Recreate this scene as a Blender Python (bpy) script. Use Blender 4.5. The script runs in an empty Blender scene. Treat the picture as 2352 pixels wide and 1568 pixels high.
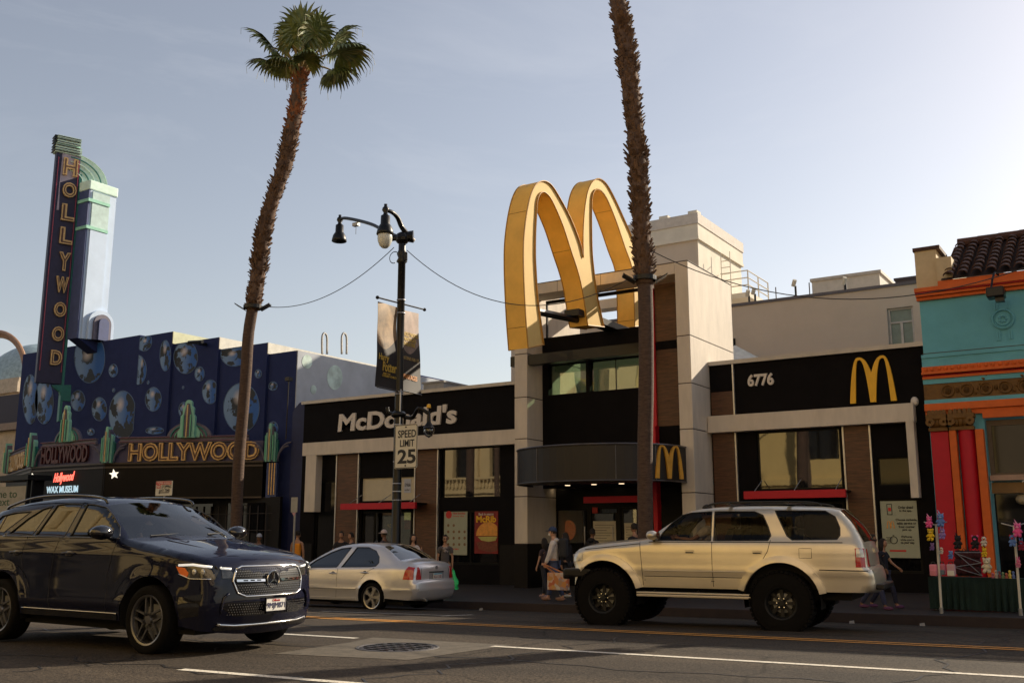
import bpy, math, random
from math import sin, cos, pi, radians, sqrt, atan2
from mathutils import Vector, Matrix
from mathutils.geometry import delaunay_2d_cdt
random.seed(7)
sc = bpy.context.scene
# ------------------------------------------------------------------ camera, sky, sun
YAW, PITCH, CAMZ, FPX = radians(32.85), radians(10.9), 1.3, 2287.0
cam = bpy.data.cameras.new('camera'); camo = bpy.data.objects.new('camera', cam)
sc.collection.objects.link(camo); sc.camera = camo
cam.sensor_width = 36; cam.lens = 35.0; cam.clip_end = 3000; cam.clip_start = .05
camo.location = (0, 0, CAMZ); camo.rotation_euler = (pi/2+PITCH, 0, YAW)
SUN_EL, SUN_AZ = radians(27), radians(24)          # azimuth from +Y towards +X
world = bpy.data.worlds.new('World'); sc.world = world; world.use_nodes = True
wn = world.node_tree; bg = wn.nodes['Background']
sky = wn.nodes.new('ShaderNodeTexSky'); sky.sky_type = 'NISHITA'; sky.sun_disc = False
sky.sun_elevation = SUN_EL; sky.sun_rotation = SUN_AZ; sky.altitude = 50
sky.air_density = 1.15; sky.dust_density = .95; sky.ozone_density = 1.0
tc = wn.nodes.new('ShaderNodeTexCoord'); mp = wn.nodes.new('ShaderNodeMapping'); mp.inputs['Scale'].default_value = (1.2, 1.2, 4.5)
nz = wn.nodes.new('ShaderNodeTexNoise'); nz.inputs['Scale'].default_value = 1.7; nz.inputs['Detail'].default_value = 7; nz.inputs['Roughness'].default_value = .62; nz.inputs['Distortion'].default_value = .6
cr = wn.nodes.new('ShaderNodeValToRGB'); cr.color_ramp.elements[0].position = .50; cr.color_ramp.elements[1].position = .8
cr.color_ramp.elements[1].color = (.24, .24, .24, 1)
mx = wn.nodes.new('ShaderNodeMix'); mx.data_type = 'RGBA'; mx.inputs['B'].default_value = (6.2, 6.3, 6.6, 1)
hs = wn.nodes.new('ShaderNodeHueSaturation'); hs.inputs['Saturation'].default_value = .66
tint = wn.nodes.new('ShaderNodeMix'); tint.data_type = 'RGBA'; tint.blend_type = 'MULTIPLY'; tint.inputs['Factor'].default_value = 1
tint.inputs['B'].default_value = (1.06, .985, .95, 1)
L = wn.links
L.new(tc.outputs['Generated'], mp.inputs['Vector']); L.new(mp.outputs[0], nz.inputs['Vector']); L.new(nz.outputs['Fac'], cr.inputs[0])
L.new(sky.outputs[0], hs.inputs['Color']); L.new(hs.outputs[0], tint.inputs['A'])
L.new(cr.outputs[0], mx.inputs['Factor']); L.new(tint.outputs['Result'], mx.inputs['A']); L.new(mx.outputs['Result'], bg.inputs['Color'])
bg.inputs['Strength'].default_value = .092
sun = bpy.data.lights.new('sun', 'SUN'); suno = bpy.data.objects.new('sun', sun); sc.collection.objects.link(suno)
sun.energy = 5.0; sun.angle = radians(.5); sun.color = (1, .86, .66)
sv = Vector((sin(SUN_AZ)*cos(SUN_EL), cos(SUN_AZ)*cos(SUN_EL), sin(SUN_EL)))
suno.rotation_euler = sv.to_track_quat('Z', 'Y').to_euler()
sc.view_settings.view_transform = 'Standard'; sc.view_settings.look = 'None'; sc.view_settings.gamma = 1
sc.view_settings.exposure = 0.62
sc.render.engine = 'CYCLES'; sc.cycles.max_bounces = 8; sc.cycles.diffuse_bounces = 4; sc.cycles.glossy_bounces = 4; sc.cycles.transparent_max_bounces = 12

# ------------------------------------------------------------------ measuring the photograph
cR = Vector((cos(YAW), sin(YAW), 0)); c0 = Vector((-sin(YAW), cos(YAW), 0))
cF = c0*cos(PITCH)+Vector((0, 0, sin(PITCH))); cU = -c0*sin(PITCH)+Vector((0, 0, cos(PITCH)))
VV = dict(O=(0, 0, .91875), A=(0, 300, 3.136), B=(0, 780, 3.075), C=(0, 1180, 2.976), N=(700, 880, 3.563), E=(700, 1280, 3.673), F=(1240, 420, 3.409),
          G=(1240, 860, 3.409), H=(1780, 820, 3.409), I=(2080, 580, 3.015), J=(2080, 1080, 3.015), K=(1340, 1180, 2.613), L=(580, 0, 3.92), M=(800, 480, 2.903))
def ray(v, x, y):
    a, b, s = VV[v]; px, py = (a+x/s)*.91875, (b+y/s)*.91875
    return cR*(px-1176)+cU*(784-py)+cF*FPX
def at(v, x, y, Y): d = ray(v, x, y); t = Y/d.y; return Vector((d.x*t, Y, CAMZ+d.z*t))
def ax(v, x, y, X): d = ray(v, x, y); t = X/d.x; return Vector((X, d.y*t, CAMZ+d.z*t))
def az(v, x, y, Z): d = ray(v, x, y); t = (Z-CAMZ)/d.z; return Vector((d.x*t, d.y*t, Z))
def avp(v, x, y, P, u):                               # on the vertical plane through P along u -> (s, z)
    d = ray(v, x, y); t = (P[0]*-u[1]+P[1]*u[0])/(d.x*-u[1]+d.y*u[0])
    return ((d.x*t-P[0])*u[0]+(d.y*t-P[1])*u[1], CAMZ+d.z*t)
def rect(v, x0, y0, x1, y1, Y):                       # top-left, bottom-right -> x0, x1, z0, z1
    a = at(v, x0, y0, Y); b = at(v, x1, y1, Y); return a.x, b.x, b.z, a.z
G_ = .0115
def road_z(x, y):
    if y > 12.9: return G_*x-.27*(min(y-12.9, 6.4)/6.4)**1.5
    return G_*x+.009*(12.9-y)
def walk_z(x, y): return G_*x-.10+.009*(y-19.5)

# ------------------------------------------------------------------ materials
def nt_new(name):
    m = bpy.data.materials.new(name); m.use_nodes = True; return m, m.node_tree, m.node_tree.nodes['Principled BSDF']
def setin(b, k, v):
    if k in b.inputs: b.inputs[k].default_value = v
def mat(name, col, rough=.6, metal=0., var=.18, scale=4., bump=0., bscale=60., coat=0., ior=1.45, emit=None, estr=0., stretch=(1, 1, 1), spec=.5):
    m, nt, b = nt_new(name); N = nt.nodes; K = nt.links
    b.inputs['Roughness'].default_value = rough; b.inputs['Metallic'].default_value = metal; b.inputs['IOR'].default_value = ior
    setin(b, 'Coat Weight', coat); setin(b, 'Coat Roughness', .03); setin(b, 'Specular IOR Level', spec)
    t = N.new('ShaderNodeTexCoord'); mpn = N.new('ShaderNodeMapping'); mpn.inputs['Scale'].default_value = stretch
    K.new(t.outputs['Object'], mpn.inputs['Vector'])
    n = N.new('ShaderNodeTexNoise'); n.inputs['Scale'].default_value = scale; n.inputs['Detail'].default_value = 6; n.inputs['Roughness'].default_value = .65
    K.new(mpn.outputs[0], n.inputs['Vector'])
    r = N.new('ShaderNodeValToRGB'); e = r.color_ramp.elements
    e[0].position = .28; e[1].position = .72
    e[0].color = (*[c*(1-var) for c in col], 1); e[1].color = (*[min(1, c*(1+var)) for c in col], 1)
    K.new(n.outputs['Fac'], r.inputs[0]); K.new(r.outputs[0], b.inputs['Base Color'])
    if bump:
        n2 = N.new('ShaderNodeTexNoise'); n2.inputs['Scale'].default_value = bscale; n2.inputs['Detail'].default_value = 4
        K.new(mpn.outputs[0], n2.inputs['Vector'])
        bp = N.new('ShaderNodeBump'); bp.inputs['Strength'].default_value = bump; bp.inputs['Distance'].default_value = .02
        K.new(n2.outputs['Fac'], bp.inputs['Height']); K.new(bp.outputs[0], b.inputs['Normal'])
    if emit: b.inputs['Emission Color'].default_value = (*emit, 1); b.inputs['Emission Strength'].default_value = estr
    return m
def glass_mat(name, tintc, refl=.08, clear=.5, rough=.01, bump=0., ior=1.55):
    m = bpy.data.materials.new(name); m.use_nodes = True; nt = m.node_tree; N = nt.nodes; K = nt.links
    N.remove(N['Principled BSDF']); out = N['Material Output']
    tr = N.new('ShaderNodeBsdfTransparent'); tr.inputs[0].default_value = (*[c*clear for c in tintc], 1)
    gl = N.new('ShaderNodeBsdfGlossy'); gl.inputs['Roughness'].default_value = rough; gl.inputs['Color'].default_value = (.95, .95, .95, 1)
    fr = N.new('ShaderNodeFresnel'); fr.inputs['IOR'].default_value = ior
    ad = N.new('ShaderNodeMath'); ad.operation = 'ADD'; ad.inputs[1].default_value = refl; ad.use_clamp = True
    mxs = N.new('ShaderNodeMixShader')
    K.new(fr.outputs[0], ad.inputs[0]); K.new(ad.outputs[0], mxs.inputs[0]); K.new(tr.outputs[0], mxs.inputs[1]); K.new(gl.outputs[0], mxs.inputs[2]); K.new(mxs.outputs[0], out.inputs[0])
    if bump:
        t = N.new('ShaderNodeTexCoord'); n2 = N.new('ShaderNodeTexNoise'); n2.inputs['Scale'].default_value = 1.1; n2.inputs['Detail'].default_value = 1
        bp = N.new('ShaderNodeBump'); bp.inputs['Strength'].default_value = bump; bp.inputs['Distance'].default_value = .05
        K.new(t.outputs['Object'], n2.inputs['Vector']); K.new(n2.outputs['Fac'], bp.inputs['Height']); K.new(bp.outputs[0], gl.inputs['Normal']); K.new(bp.outputs[0], fr.inputs['Normal'])
    return m

# ------------------------------------------------------------------ mesh helpers
def link(o): sc.collection.objects.link(o); return o
def tag(o, label=None, cat=None, group=None, kind=None):
    if label: o['label'] = label
    if cat: o['category'] = cat
    if group: o['group'] = group
    if kind: o['kind'] = kind
    return o
def thing(name, label, cat, loc=(0, 0, 0), rz=0, group=None):
    o = link(bpy.data.objects.new(name, None)); o.location = loc; o.rotation_euler = (0, 0, rz); o.empty_display_size = .3
    o['bloc'] = list(loc); return tag(o, label, cat, group)
def root_loc(p):
    while p is not None:
        if 'bloc' in p: return Vector(p['bloc'])
        p = p.parent
    return Vector((0, 0, 0))
class MB:
    def __init__(s): s.v = []; s.f = []
    def add(s, vs, fs):
        o = len(s.v); s.v += [Vector(v) for v in vs]; s.f += [tuple(i+o for i in f) for f in fs]; return s
    def box(s, x0, x1, y0, y1, z0, z1):
        return s.add([(x0, y0, z0), (x1, y0, z0), (x1, y1, z0), (x0, y1, z0), (x0, y0, z1), (x1, y0, z1), (x1, y1, z1), (x0, y1, z1)],
                     [(3, 2, 1, 0), (4, 5, 6, 7), (0, 1, 5, 4), (1, 2, 6, 5), (2, 3, 7, 6), (3, 0, 4, 7)])
    def obox(s, P, u, s0, s1, n0, n1, z0, z1):            # box on a vertical plane; n outward
        u = Vector((u[0], u[1], 0)); n = Vector((u.y, -u.x, 0)); P = Vector((P[0], P[1], 0)); vs = []
        for z in (z0, z1):
            for a, b in ((s0, n1), (s1, n1), (s1, n0), (s0, n0)): vs.append(P+u*a+n*b+Vector((0, 0, z)))
        return s.add(vs, [(3, 2, 1, 0), (4, 5, 6, 7), (0, 1, 5, 4), (1, 2, 6, 5), (2, 3, 7, 6), (3, 0, 4, 7)])
    def prism(s, pts, off):                               # closed 3-D polygon extruded by vector off
        n = len(pts); off = Vector(off); a = [Vector(p) for p in pts]; b = [p+off for p in a]
        return s.add(a+b, [tuple(range(n))[::-1], tuple(range(n, 2*n))]+[(i, (i+1) % n, (i+1) % n+n, i+n) for i in range(n)])
    def prismo(s, P, u, pts, n0, n1):                     # (s,z) polygon on vertical plane between normal offsets
        u = Vector((u[0], u[1], 0)); n = Vector((u.y, -u.x, 0)); P = Vector((P[0], P[1], 0))
        return s.prism([P+u*a+n*n0+Vector((0, 0, z)) for a, z in pts], n*(n1-n0))
    def tube(s, path, r, n=8, cap=True):
        path = [Vector(p) for p in path]; m = len(path); rs = r if isinstance(r, (list, tuple)) else [r]*m
        vs = []; up = Vector((0, 0, 1)); pv = None
        for i, p in enumerate(path):
            t = (path[min(i+1, m-1)]-path[max(i-1, 0)]).normalized()
            if pv is None: a = t.cross(up if abs(t.z) < .9 else Vector((1, 0, 0))).normalized()
            else: a = (pv-t*pv.dot(t)).normalized()
            pv = a; b = t.cross(a)
            for k in range(n): vs.append(p+(a*cos(2*pi*k/n)+b*sin(2*pi*k/n))*rs[i])
        fs = [(i*n+k, i*n+(k+1) % n, (i+1)*n+(k+1) % n, (i+1)*n+k) for i in range(m-1) for k in range(n)]
        if cap: fs += [tuple(range(n))[::-1], tuple(range((m-1)*n, m*n))]
        return s.add(vs, fs)
    def lathe(s, prof, c, axis='z', n=24, a0=0, a1=2*pi):  # prof [(r, h)]
        c = Vector(c); vs = []; full = abs(a1-a0-2*pi) < 1e-6; cnt = n if full else n+1
        for r, h in prof:
            for k in range(cnt):
                a = a0+(a1-a0)*k/n; q = (r*cos(a), r*sin(a), h)
                vs.append(c+Vector(q if axis == 'z' else ((q[0], q[2], q[1]) if axis == 'y' else (q[2], q[0], q[1]))))
        m = len(prof); fs = []
        for i in range(m-1):
            for k in range(n): k2 = (k+1) % cnt; fs.append((i*cnt+k, i*cnt+k2, (i+1)*cnt+k2, (i+1)*cnt+k))
        return s.add(vs, fs)
    def sphere(s, c, r, n=12, m=8, sx=1, sy=1, sz=1):
        return s.add([Vector(c)+Vector((sx*r*sin(pi*i/m)*cos(2*pi*k/n), sy*r*sin(pi*i/m)*sin(2*pi*k/n), sz*r*cos(pi*i/m))) for i in range(m+1) for k in range(n)],
                     [(i*n+k, (i+1)*n+k, (i+1)*n+(k+1) % n, i*n+(k+1) % n) for i in range(m) for k in range(n)])
    def wall(s, x0, x1, z0, z1, yf, yb, holes=()):        # front slab with real openings
        xs = sorted({x0, x1, *[min(max(h[i], x0), x1) for h in holes for i in (0, 1)]}); zs = sorted({z0, z1, *[min(max(h[i], z0), z1) for h in holes for i in (2, 3)]})
        inside = lambda x, z: any(h[0] < x < h[1] and h[2] < z < h[3] for h in holes)
        for a, b in zip(xs, xs[1:]):
            for c, d in zip(zs, zs[1:]):
                if inside((a+b)/2, (c+d)/2): continue
                s.add([(a, yf, c), (b, yf, c), (b, yf, d), (a, yf, d), (a, yb, c), (b, yb, c), (b, yb, d), (a, yb, d)], [(0, 1, 2, 3), (7, 6, 5, 4)])
        for a, b, c, d in list(holes)+[(x1, x0, z1, z0)]:
            s.add([(a, yf, c), (b, yf, c), (b, yf, d), (a, yf, d), (a, yb, c), (b, yb, c), (b, yb, d), (a, yb, d)], [(0, 4, 5, 1), (1, 5, 6, 2), (2, 6, 7, 3), (3, 7, 4, 0)])
        return s
    def build(s, name, m, parent=None, smooth=False, local=False, bevel=0, auto=None):
        off = Vector((0, 0, 0)) if local else root_loc(parent)
        me = bpy.data.meshes.new(name); me.from_pydata([tuple(v-off) for v in s.v], [], s.f); me.update()
        if m: me.materials.append(m)
        o = link(bpy.data.objects.new(name, me))
        if parent is not None: o.parent = parent
        if smooth:
            for p in me.polygons: p.use_smooth = True
            me.update()
        if auto is not None:
            for p in me.polygons: p.use_smooth = True
            try: me.set_sharp_from_angle(angle=radians(auto))
            except Exception: pass
        if bevel:
            b = o.modifiers.new('bevel', 'BEVEL'); b.width = bevel; b.segments = 2; b.limit_method = 'ANGLE'
        return o
def struct(o): o['kind'] = 'structure'; return o
def smooth_path(pts, k=6, closed=False):
    P = [Vector(p) for p in pts]; n = len(P); out = []
    for i in range(n if closed else n-1):
        if closed: p0, p1, p2, p3 = P[(i-1) % n], P[i], P[(i+1) % n], P[(i+2) % n]
        else: p0, p1, p2, p3 = P[max(i-1, 0)], P[i], P[i+1], P[min(i+2, n-1)]
        for j in range(k):
            t = j/k; out.append(.5*((2*p1)+(p2-p0)*t+(2*p0-5*p1+4*p2-p3)*t*t+(3*p1-p0-3*p2+p3)*t**3))
    if not closed: out.append(P[-1])
    return out
_tc = {}
def text_geo(s, bold=0., ext=.02, res=3):
    cu = bpy.data.curves.new('t', 'FONT'); cu.body = s; cu.size = 1; cu.extrude = ext; cu.offset = bold; cu.resolution_u = res; cu.align_x = 'CENTER'
    o = bpy.data.objects.new('t', cu); sc.collection.objects.link(o); bpy.context.view_layer.update()
    me = bpy.data.meshes.new_from_object(o.evaluated_get(bpy.context.evaluated_depsgraph_get()))
    vs = [v.co.copy() for v in me.vertices]; fs = [tuple(p.vertices) for p in me.polygons]
    bpy.data.objects.remove(o); bpy.data.curves.remove(cu); bpy.data.meshes.remove(me); return vs, fs
def text_on(mb, s, P, u, s0, s1, z0, z1, n0, depth, bold=0., shear=0., slope=0.):
    vs, fs = text_geo(s, bold, .5); xa = min(v.x for v in vs); xb = max(v.x for v in vs); ya = min(v.y for v in vs); yb = max(v.y for v in vs)
    u = Vector((u[0], u[1], 0)); n = Vector((u.y, -u.x, 0)); P = Vector((P[0], P[1], 0)); out = []
    for v in vs:
        a = (v.x-xa)/(xb-xa); b = (v.y-ya)/(yb-ya)
        out.append(P+u*(s0+(s1-s0)*a+shear*(b*(z1-z0)))+n*(n0+depth*(v.z+.5))+Vector((0, 0, z0+(z1-z0)*b+slope*a)))
    return mb.add(out, fs)
def text_rect(mb, s, v, x0, y0, x1, y1, Y, depth=.02, bold=0., shear=0.):
    a, b, c, d = rect(v, x0, y0, x1, y1, Y); return text_on(mb, s, (0, Y), (1, 0), a, b, c, d, 0, depth, bold, shear)
def in_poly(x, y, P):
    r = False; j = len(P)-1
    for i in range(len(P)):
        a, b = P[i][0], P[i][1]; c, d = P[j][0], P[j][1]
        if (b > y) != (d > y) and x < (c-a)*(y-b)/(d-b)+a: r = not r
        j = i
    return r
def fill2d(outer, holes=(), step=.06, extra=()):
    vs = []; es = []
    for lp in [outer]+list(holes):
        o = len(vs); n = len(lp); vs += [Vector((p[0], p[1])) for p in lp]; es += [(o+i, o+(i+1) % n) for i in range(n)]
    x0 = min(p[0] for p in outer); x1 = max(p[0] for p in outer); y0 = min(p[1] for p in outer); y1 = max(p[1] for p in outer)
    nx = int((x1-x0)/step)+1; ny = int((y1-y0)/step)+1
    for i in range(1, nx):
        for j in range(1, ny):
            x = x0+(x1-x0)*(i+.5*(j % 2))/nx; y = y0+(y1-y0)*j/ny
            if in_poly(x, y, outer) and not any(in_poly(x, y, h) for h in holes): vs.append(Vector((x, y)))
    vs += [Vector(e) for e in extra]
    V, E_, F_, *_r = delaunay_2d_cdt(vs, es, [], 0, 1e-5)
    F2 = []
    for f in F_:
        cx = sum(V[i].x for i in f)/3; cy = sum(V[i].y for i in f)/3
        if in_poly(cx, cy, outer) and not any(in_poly(cx, cy, h) for h in holes): F2.append(tuple(f))
    return [(v.x, v.y) for v in V], F2
# ================================================================== MATERIALS
def asphalt_mat():
    m, nt, b = nt_new('asphalt'); N = nt.nodes; K = nt.links
    t = N.new('ShaderNodeTexCoord')
    n1 = N.new('ShaderNodeTexNoise'); n1.inputs['Scale'].default_value = 38; n1.inputs['Detail'].default_value = 5; n1.inputs['Roughness'].default_value = .75
    n2 = N.new('ShaderNodeTexNoise'); n2.inputs['Scale'].default_value = .55; n2.inputs['Detail'].default_value = 7; n2.inputs['Roughness'].default_value = .6
    mpn = N.new('ShaderNodeMapping'); mpn.inputs['Scale'].default_value = (.25, 1.6, 1)
    r1 = N.new('ShaderNodeValToRGB'); r1.color_ramp.elements[0].position = .36; r1.color_ramp.elements[1].position = .66
    r1.color_ramp.elements[0].color = (.007, .006, .006, 1); r1.color_ramp.elements[1].color = (.128, .106, .084, 1)
    r2 = N.new('ShaderNodeValToRGB'); r2.color_ramp.elements[0].position = .3; r2.color_ramp.elements[1].position = .7
    r2.color_ramp.elements[0].color = (.5, .5, .52, 1); r2.color_ramp.elements[1].color = (1.15, 1.1, 1.02, 1)
    mu = N.new('ShaderNodeMix'); mu.data_type = 'RGBA'; mu.blend_type = 'MULTIPLY'; mu.inputs['Factor'].default_value = 1
    vo = N.new('ShaderNodeTexVoronoi'); vo.feature = 'DISTANCE_TO_EDGE'; vo.inputs['Scale'].default_value = .33
    n4 = N.new('ShaderNodeTexNoise'); n4.inputs['Scale'].default_value = 1.3; n4.inputs['Detail'].default_value = 5
    mv = N.new('ShaderNodeMix'); mv.data_type = 'RGBA'; mv.inputs['Factor'].default_value = .35
    r3 = N.new('ShaderNodeValToRGB'); r3.color_ramp.elements[0].position = .0; r3.color_ramp.elements[1].position = .006
    r3.color_ramp.elements[0].color = (.35, .35, .35, 1); r3.color_ramp.elements[1].color = (1, 1, 1, 1)
    mu2 = N.new('ShaderNodeMix'); mu2.data_type = 'RGBA'; mu2.blend_type = 'MULTIPLY'; mu2.inputs['Factor'].default_value = .9
    K.new(t.outputs['Object'], n1.inputs['Vector']); K.new(t.outputs['Object'], mpn.inputs['Vector']); K.new(mpn.outputs[0], n2.inputs['Vector'])
    K.new(t.outputs['Object'], n4.inputs['Vector']); K.new(t.outputs['Object'], mv.inputs['A']); K.new(n4.outputs['Color'], mv.inputs['B']); K.new(mv.outputs['Result'], vo.inputs['Vector'])
    K.new(n1.outputs['Fac'], r1.inputs[0]); K.new(n2.outputs['Fac'], r2.inputs[0]); K.new(r1.outputs[0], mu.inputs['A']); K.new(r2.outputs[0], mu.inputs['B'])
    K.new(vo.outputs['Distance'], r3.inputs[0]); K.new(mu.outputs['Result'], mu2.inputs['A']); K.new(r3.outputs[0], mu2.inputs['B']); K.new(mu2.outputs['Result'], b.inputs['Base Color'])
    bp = N.new('ShaderNodeBump'); bp.inputs['Strength'].default_value = .9; bp.inputs['Distance'].default_value = .012
    K.new(n1.outputs['Fac'], bp.inputs['Height']); K.new(bp.outputs[0], b.inputs['Normal']); b.inputs['Roughness'].default_value = .8; setin(b, 'Specular IOR Level', .15)
    return m
def worn_paint(name, col):
    m, nt, b = nt_new(name); N = nt.nodes; K = nt.links
    t = N.new('ShaderNodeTexCoord'); n1 = N.new('ShaderNodeTexNoise'); n1.inputs['Scale'].default_value = 26; n1.inputs['Detail'].default_value = 8; n1.inputs['Roughness'].default_value = .8
    r1 = N.new('ShaderNodeValToRGB'); r1.color_ramp.elements[0].position = .36; r1.color_ramp.elements[1].position = .5
    r1.color_ramp.elements[0].color = (.09, .08, .07, 1); r1.color_ramp.elements[1].color = (*col, 1)
    K.new(t.outputs['Object'], n1.inputs['Vector']); K.new(n1.outputs['Fac'], r1.inputs[0]); K.new(r1.outputs[0], b.inputs['Base Color']); b.inputs['Roughness'].default_value = .7
    return m
def slab_mat(name, col, step, axis_scale=(1, 1), dark=.45, var=.16):
    m, nt, b = nt_new(name); N = nt.nodes; K = nt.links
    t = N.new('ShaderNodeTexCoord'); br = N.new('ShaderNodeTexBrick'); br.offset = 0; br.inputs['Scale'].default_value = 1/step
    br.inputs['Mortar Size'].default_value = .012; br.inputs['Brick Width'].default_value = axis_scale[0]; br.inputs['Row Height'].default_value = axis_scale[1]
    br.inputs['Color1'].default_value = (*col, 1); br.inputs['Color2'].default_value = (*[c*(1-var) for c in col], 1); br.inputs['Mortar'].default_value = (*[c*dark for c in col], 1)
    n1 = N.new('ShaderNodeTexNoise'); n1.inputs['Scale'].default_value = 3; n1.inputs['Detail'].default_value = 8
    r = N.new('ShaderNodeValToRGB'); r.color_ramp.elements[0].color = (.6, .58, .56, 1); r.color_ramp.elements[1].color = (1.15, 1.12, 1.1, 1)
    mu = N.new('ShaderNodeMix'); mu.data_type = 'RGBA'; mu.blend_type = 'MULTIPLY'; mu.inputs['Factor'].default_value = 1
    K.new(t.outputs['Object'], br.inputs['Vector']); K.new(t.outputs['Object'], n1.inputs['Vector']); K.new(n1.outputs['Fac'], r.inputs[0])
    K.new(br.outputs['Color'], mu.inputs['A']); K.new(r.outputs[0], mu.inputs['B']); K.new(mu.outputs['Result'], b.inputs['Base Color']); b.inputs['Roughness'].default_value = .7
    return m
def globe_mat():
    m, nt, b = nt_new('globe_mural'); N = nt.nodes; K = nt.links
    t = N.new('ShaderNodeTexCoord'); n1 = N.new('ShaderNodeTexNoise'); n1.inputs['Scale'].default_value = 1.15; n1.inputs['Detail'].default_value = 5; n1.inputs['Roughness'].default_value = .55
    oi = N.new('ShaderNodeObjectInfo'); ad = N.new('ShaderNodeVectorMath'); ad.operation = 'MULTIPLY_ADD'; ad.inputs[1].default_value = (2.4, 2.4, 2.4)
    K.new(t.outputs['Generated'], ad.inputs[0]); K.new(oi.outputs['Location'], ad.inputs[2]); K.new(ad.outputs[0], n1.inputs['Vector'])
    r = N.new('ShaderNodeValToRGB'); e = r.color_ramp.elements; e[0].position = .51; e[0].color = (1, 1, 1, 1); e[1].position = .535; e[1].color = (0, 0, 0, 1); K.new(n1.outputs['Fac'], r.inputs[0])
    sx = N.new('ShaderNodeSeparateXYZ'); K.new(t.outputs['Generated'], sx.inputs[0])
    r2 = N.new('ShaderNodeValToRGB'); e = r2.color_ramp.elements; e[0].position = .25; e[0].color = (.15, .25, .42, 1); e[1].position = .75; e[1].color = (.012, .09, .34, 1)
    K.new(sx.outputs['X'], r2.inputs[0])
    g = N.new('ShaderNodeTexGradient'); g.gradient_type = 'SPHERICAL'; mp2 = N.new('ShaderNodeMapping'); mp2.inputs['Location'].default_value = (-.42*5.5, 0, -.72*5.5); mp2.inputs['Scale'].default_value = (5.5, 0, 5.5)
    K.new(t.outputs['Generated'], mp2.inputs['Vector']); K.new(mp2.outputs[0], g.inputs['Vector'])
    m1 = N.new('ShaderNodeMix'); m1.data_type = 'RGBA'; m1.inputs['B'].default_value = (.010, .014, .020, 1)
    inv = N.new('ShaderNodeMath'); inv.operation = 'SUBTRACT'; inv.inputs[0].default_value = 1; K.new(r.outputs[0], inv.inputs[1])
    m2 = N.new('ShaderNodeMix'); m2.data_type = 'RGBA'; m2.inputs['B'].default_value = (.55, .48, .46, 1)
    K.new(inv.outputs[0], m1.inputs['Factor']); K.new(r2.outputs[0], m1.inputs['A']); K.new(g.outputs['Fac'], m2.inputs['Factor']); K.new(m1.outputs['Result'], m2.inputs['A'])
    K.new(m2.outputs['Result'], b.inputs['Base Color']); b.inputs['Roughness'].default_value = .65
    return m
def wood_mat():
    m, nt, b = nt_new('wood_panel'); N = nt.nodes; K = nt.links
    t = N.new('ShaderNodeTexCoord'); mpn = N.new('ShaderNodeMapping'); mpn.inputs['Scale'].default_value = (.7, 1, 7)
    n1 = N.new('ShaderNodeTexNoise'); n1.inputs['Scale'].default_value = 3.2; n1.inputs['Detail'].default_value = 9; n1.inputs['Roughness'].default_value = .7; n1.inputs['Distortion'].default_value = .4
    r = N.new('ShaderNodeValToRGB'); e = r.color_ramp.elements; e[0].position = .3; e[0].color = (.030, .012, .006, 1); e[1].position = .75; e[1].color = (.16, .062, .024, 1)
    K.new(t.outputs['Object'], mpn.inputs['Vector']); K.new(mpn.outputs[0], n1.inputs['Vector']); K.new(n1.outputs['Fac'], r.inputs[0]); K.new(r.outputs[0], b.inputs['Base Color'])
    b.inputs['Roughness'].default_value = .5; return m
def bark_mat(name, c1, c2, sc_=9, stretch=(1, 1, 1)):
    m, nt, b = nt_new(name); N = nt.nodes; K = nt.links
    t = N.new('ShaderNodeTexCoord'); mpn = N.new('ShaderNodeMapping'); mpn.inputs['Scale'].default_value = stretch
    n1 = N.new('ShaderNodeTexNoise'); n1.inputs['Scale'].default_value = sc_; n1.inputs['Detail'].default_value = 8; n1.inputs['Roughness'].default_value = .75
    r = N.new('ShaderNodeValToRGB'); e = r.color_ramp.elements; e[0].position = .32; e[0].color = (*c1, 1); e[1].position = .7; e[1].color = (*c2, 1)
    K.new(t.outputs['Object'], mpn.inputs['Vector']); K.new(mpn.outputs[0], n1.inputs['Vector']); K.new(n1.outputs['Fac'], r.inputs[0]); K.new(r.outputs[0], b.inputs['Base Color'])
    bp = N.new('ShaderNodeBump'); bp.inputs['Strength'].default_value = .8; bp.inputs['Distance'].default_value = .02; K.new(n1.outputs['Fac'], bp.inputs['Height']); K.new(bp.outputs[0], b.inputs['Normal'])
    b.inputs['Roughness'].default_value = .9; return m
M = {}
M['asphalt'] = asphalt_mat(); M['white_line'] = worn_paint('white_line', (.62, .58, .5)); M['yellow_line'] = worn_paint('yellow_line', (.62, .27, .03))
M['sidewalk'] = slab_mat('sidewalk', (.024, .019, .018), 1.5); M['kerb'] = mat('kerb', (.035, .024, .022), .8, bump=.3)
M['concrete'] = mat('concrete', (.088, .074, .057), .85, var=.35, scale=6, bump=.5, bscale=90)
M['black_panel'] = mat('black_panel', (.0055, .0045, .0050), .75, var=.3, scale=2, bump=.15, bscale=40, spec=.12)
M['black_frame'] = mat('black_frame', (.005, .005, .0055), .4, spec=.2)
M['base_stone'] = mat('base_stone', (.009, .0075, .0075), .5, scale=9, spec=.2)
M['stucco'] = mat('stucco', (.62, .55, .465), .8, var=.11, scale=1.6, bump=.3, bscale=60, stretch=(2.2, 2.2, .55))
M['coping'] = mat('coping', (.42, .39, .36), .45, metal=.4, var=.1)
M['joint'] = mat('joint', (.09, .07, .06), .8)
M['wood'] = wood_mat(); M['trim'] = mat('metal_trim', (.5, .5, .52), .35, metal=.7)
M['red'] = mat('red_paint', (.48, .004, .020), .5, var=.06); M['yellow'] = mat('yellow_sign', (.78, .42, .015), .4, var=.06)
M['arch_y'] = mat('arch_paint', (.80, .46, .06), .5, var=.10, scale=1.6, bump=.12, bscale=25)
M['letter'] = mat('letter_cream', (.62, .56, .50), .5, var=.05)
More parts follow.
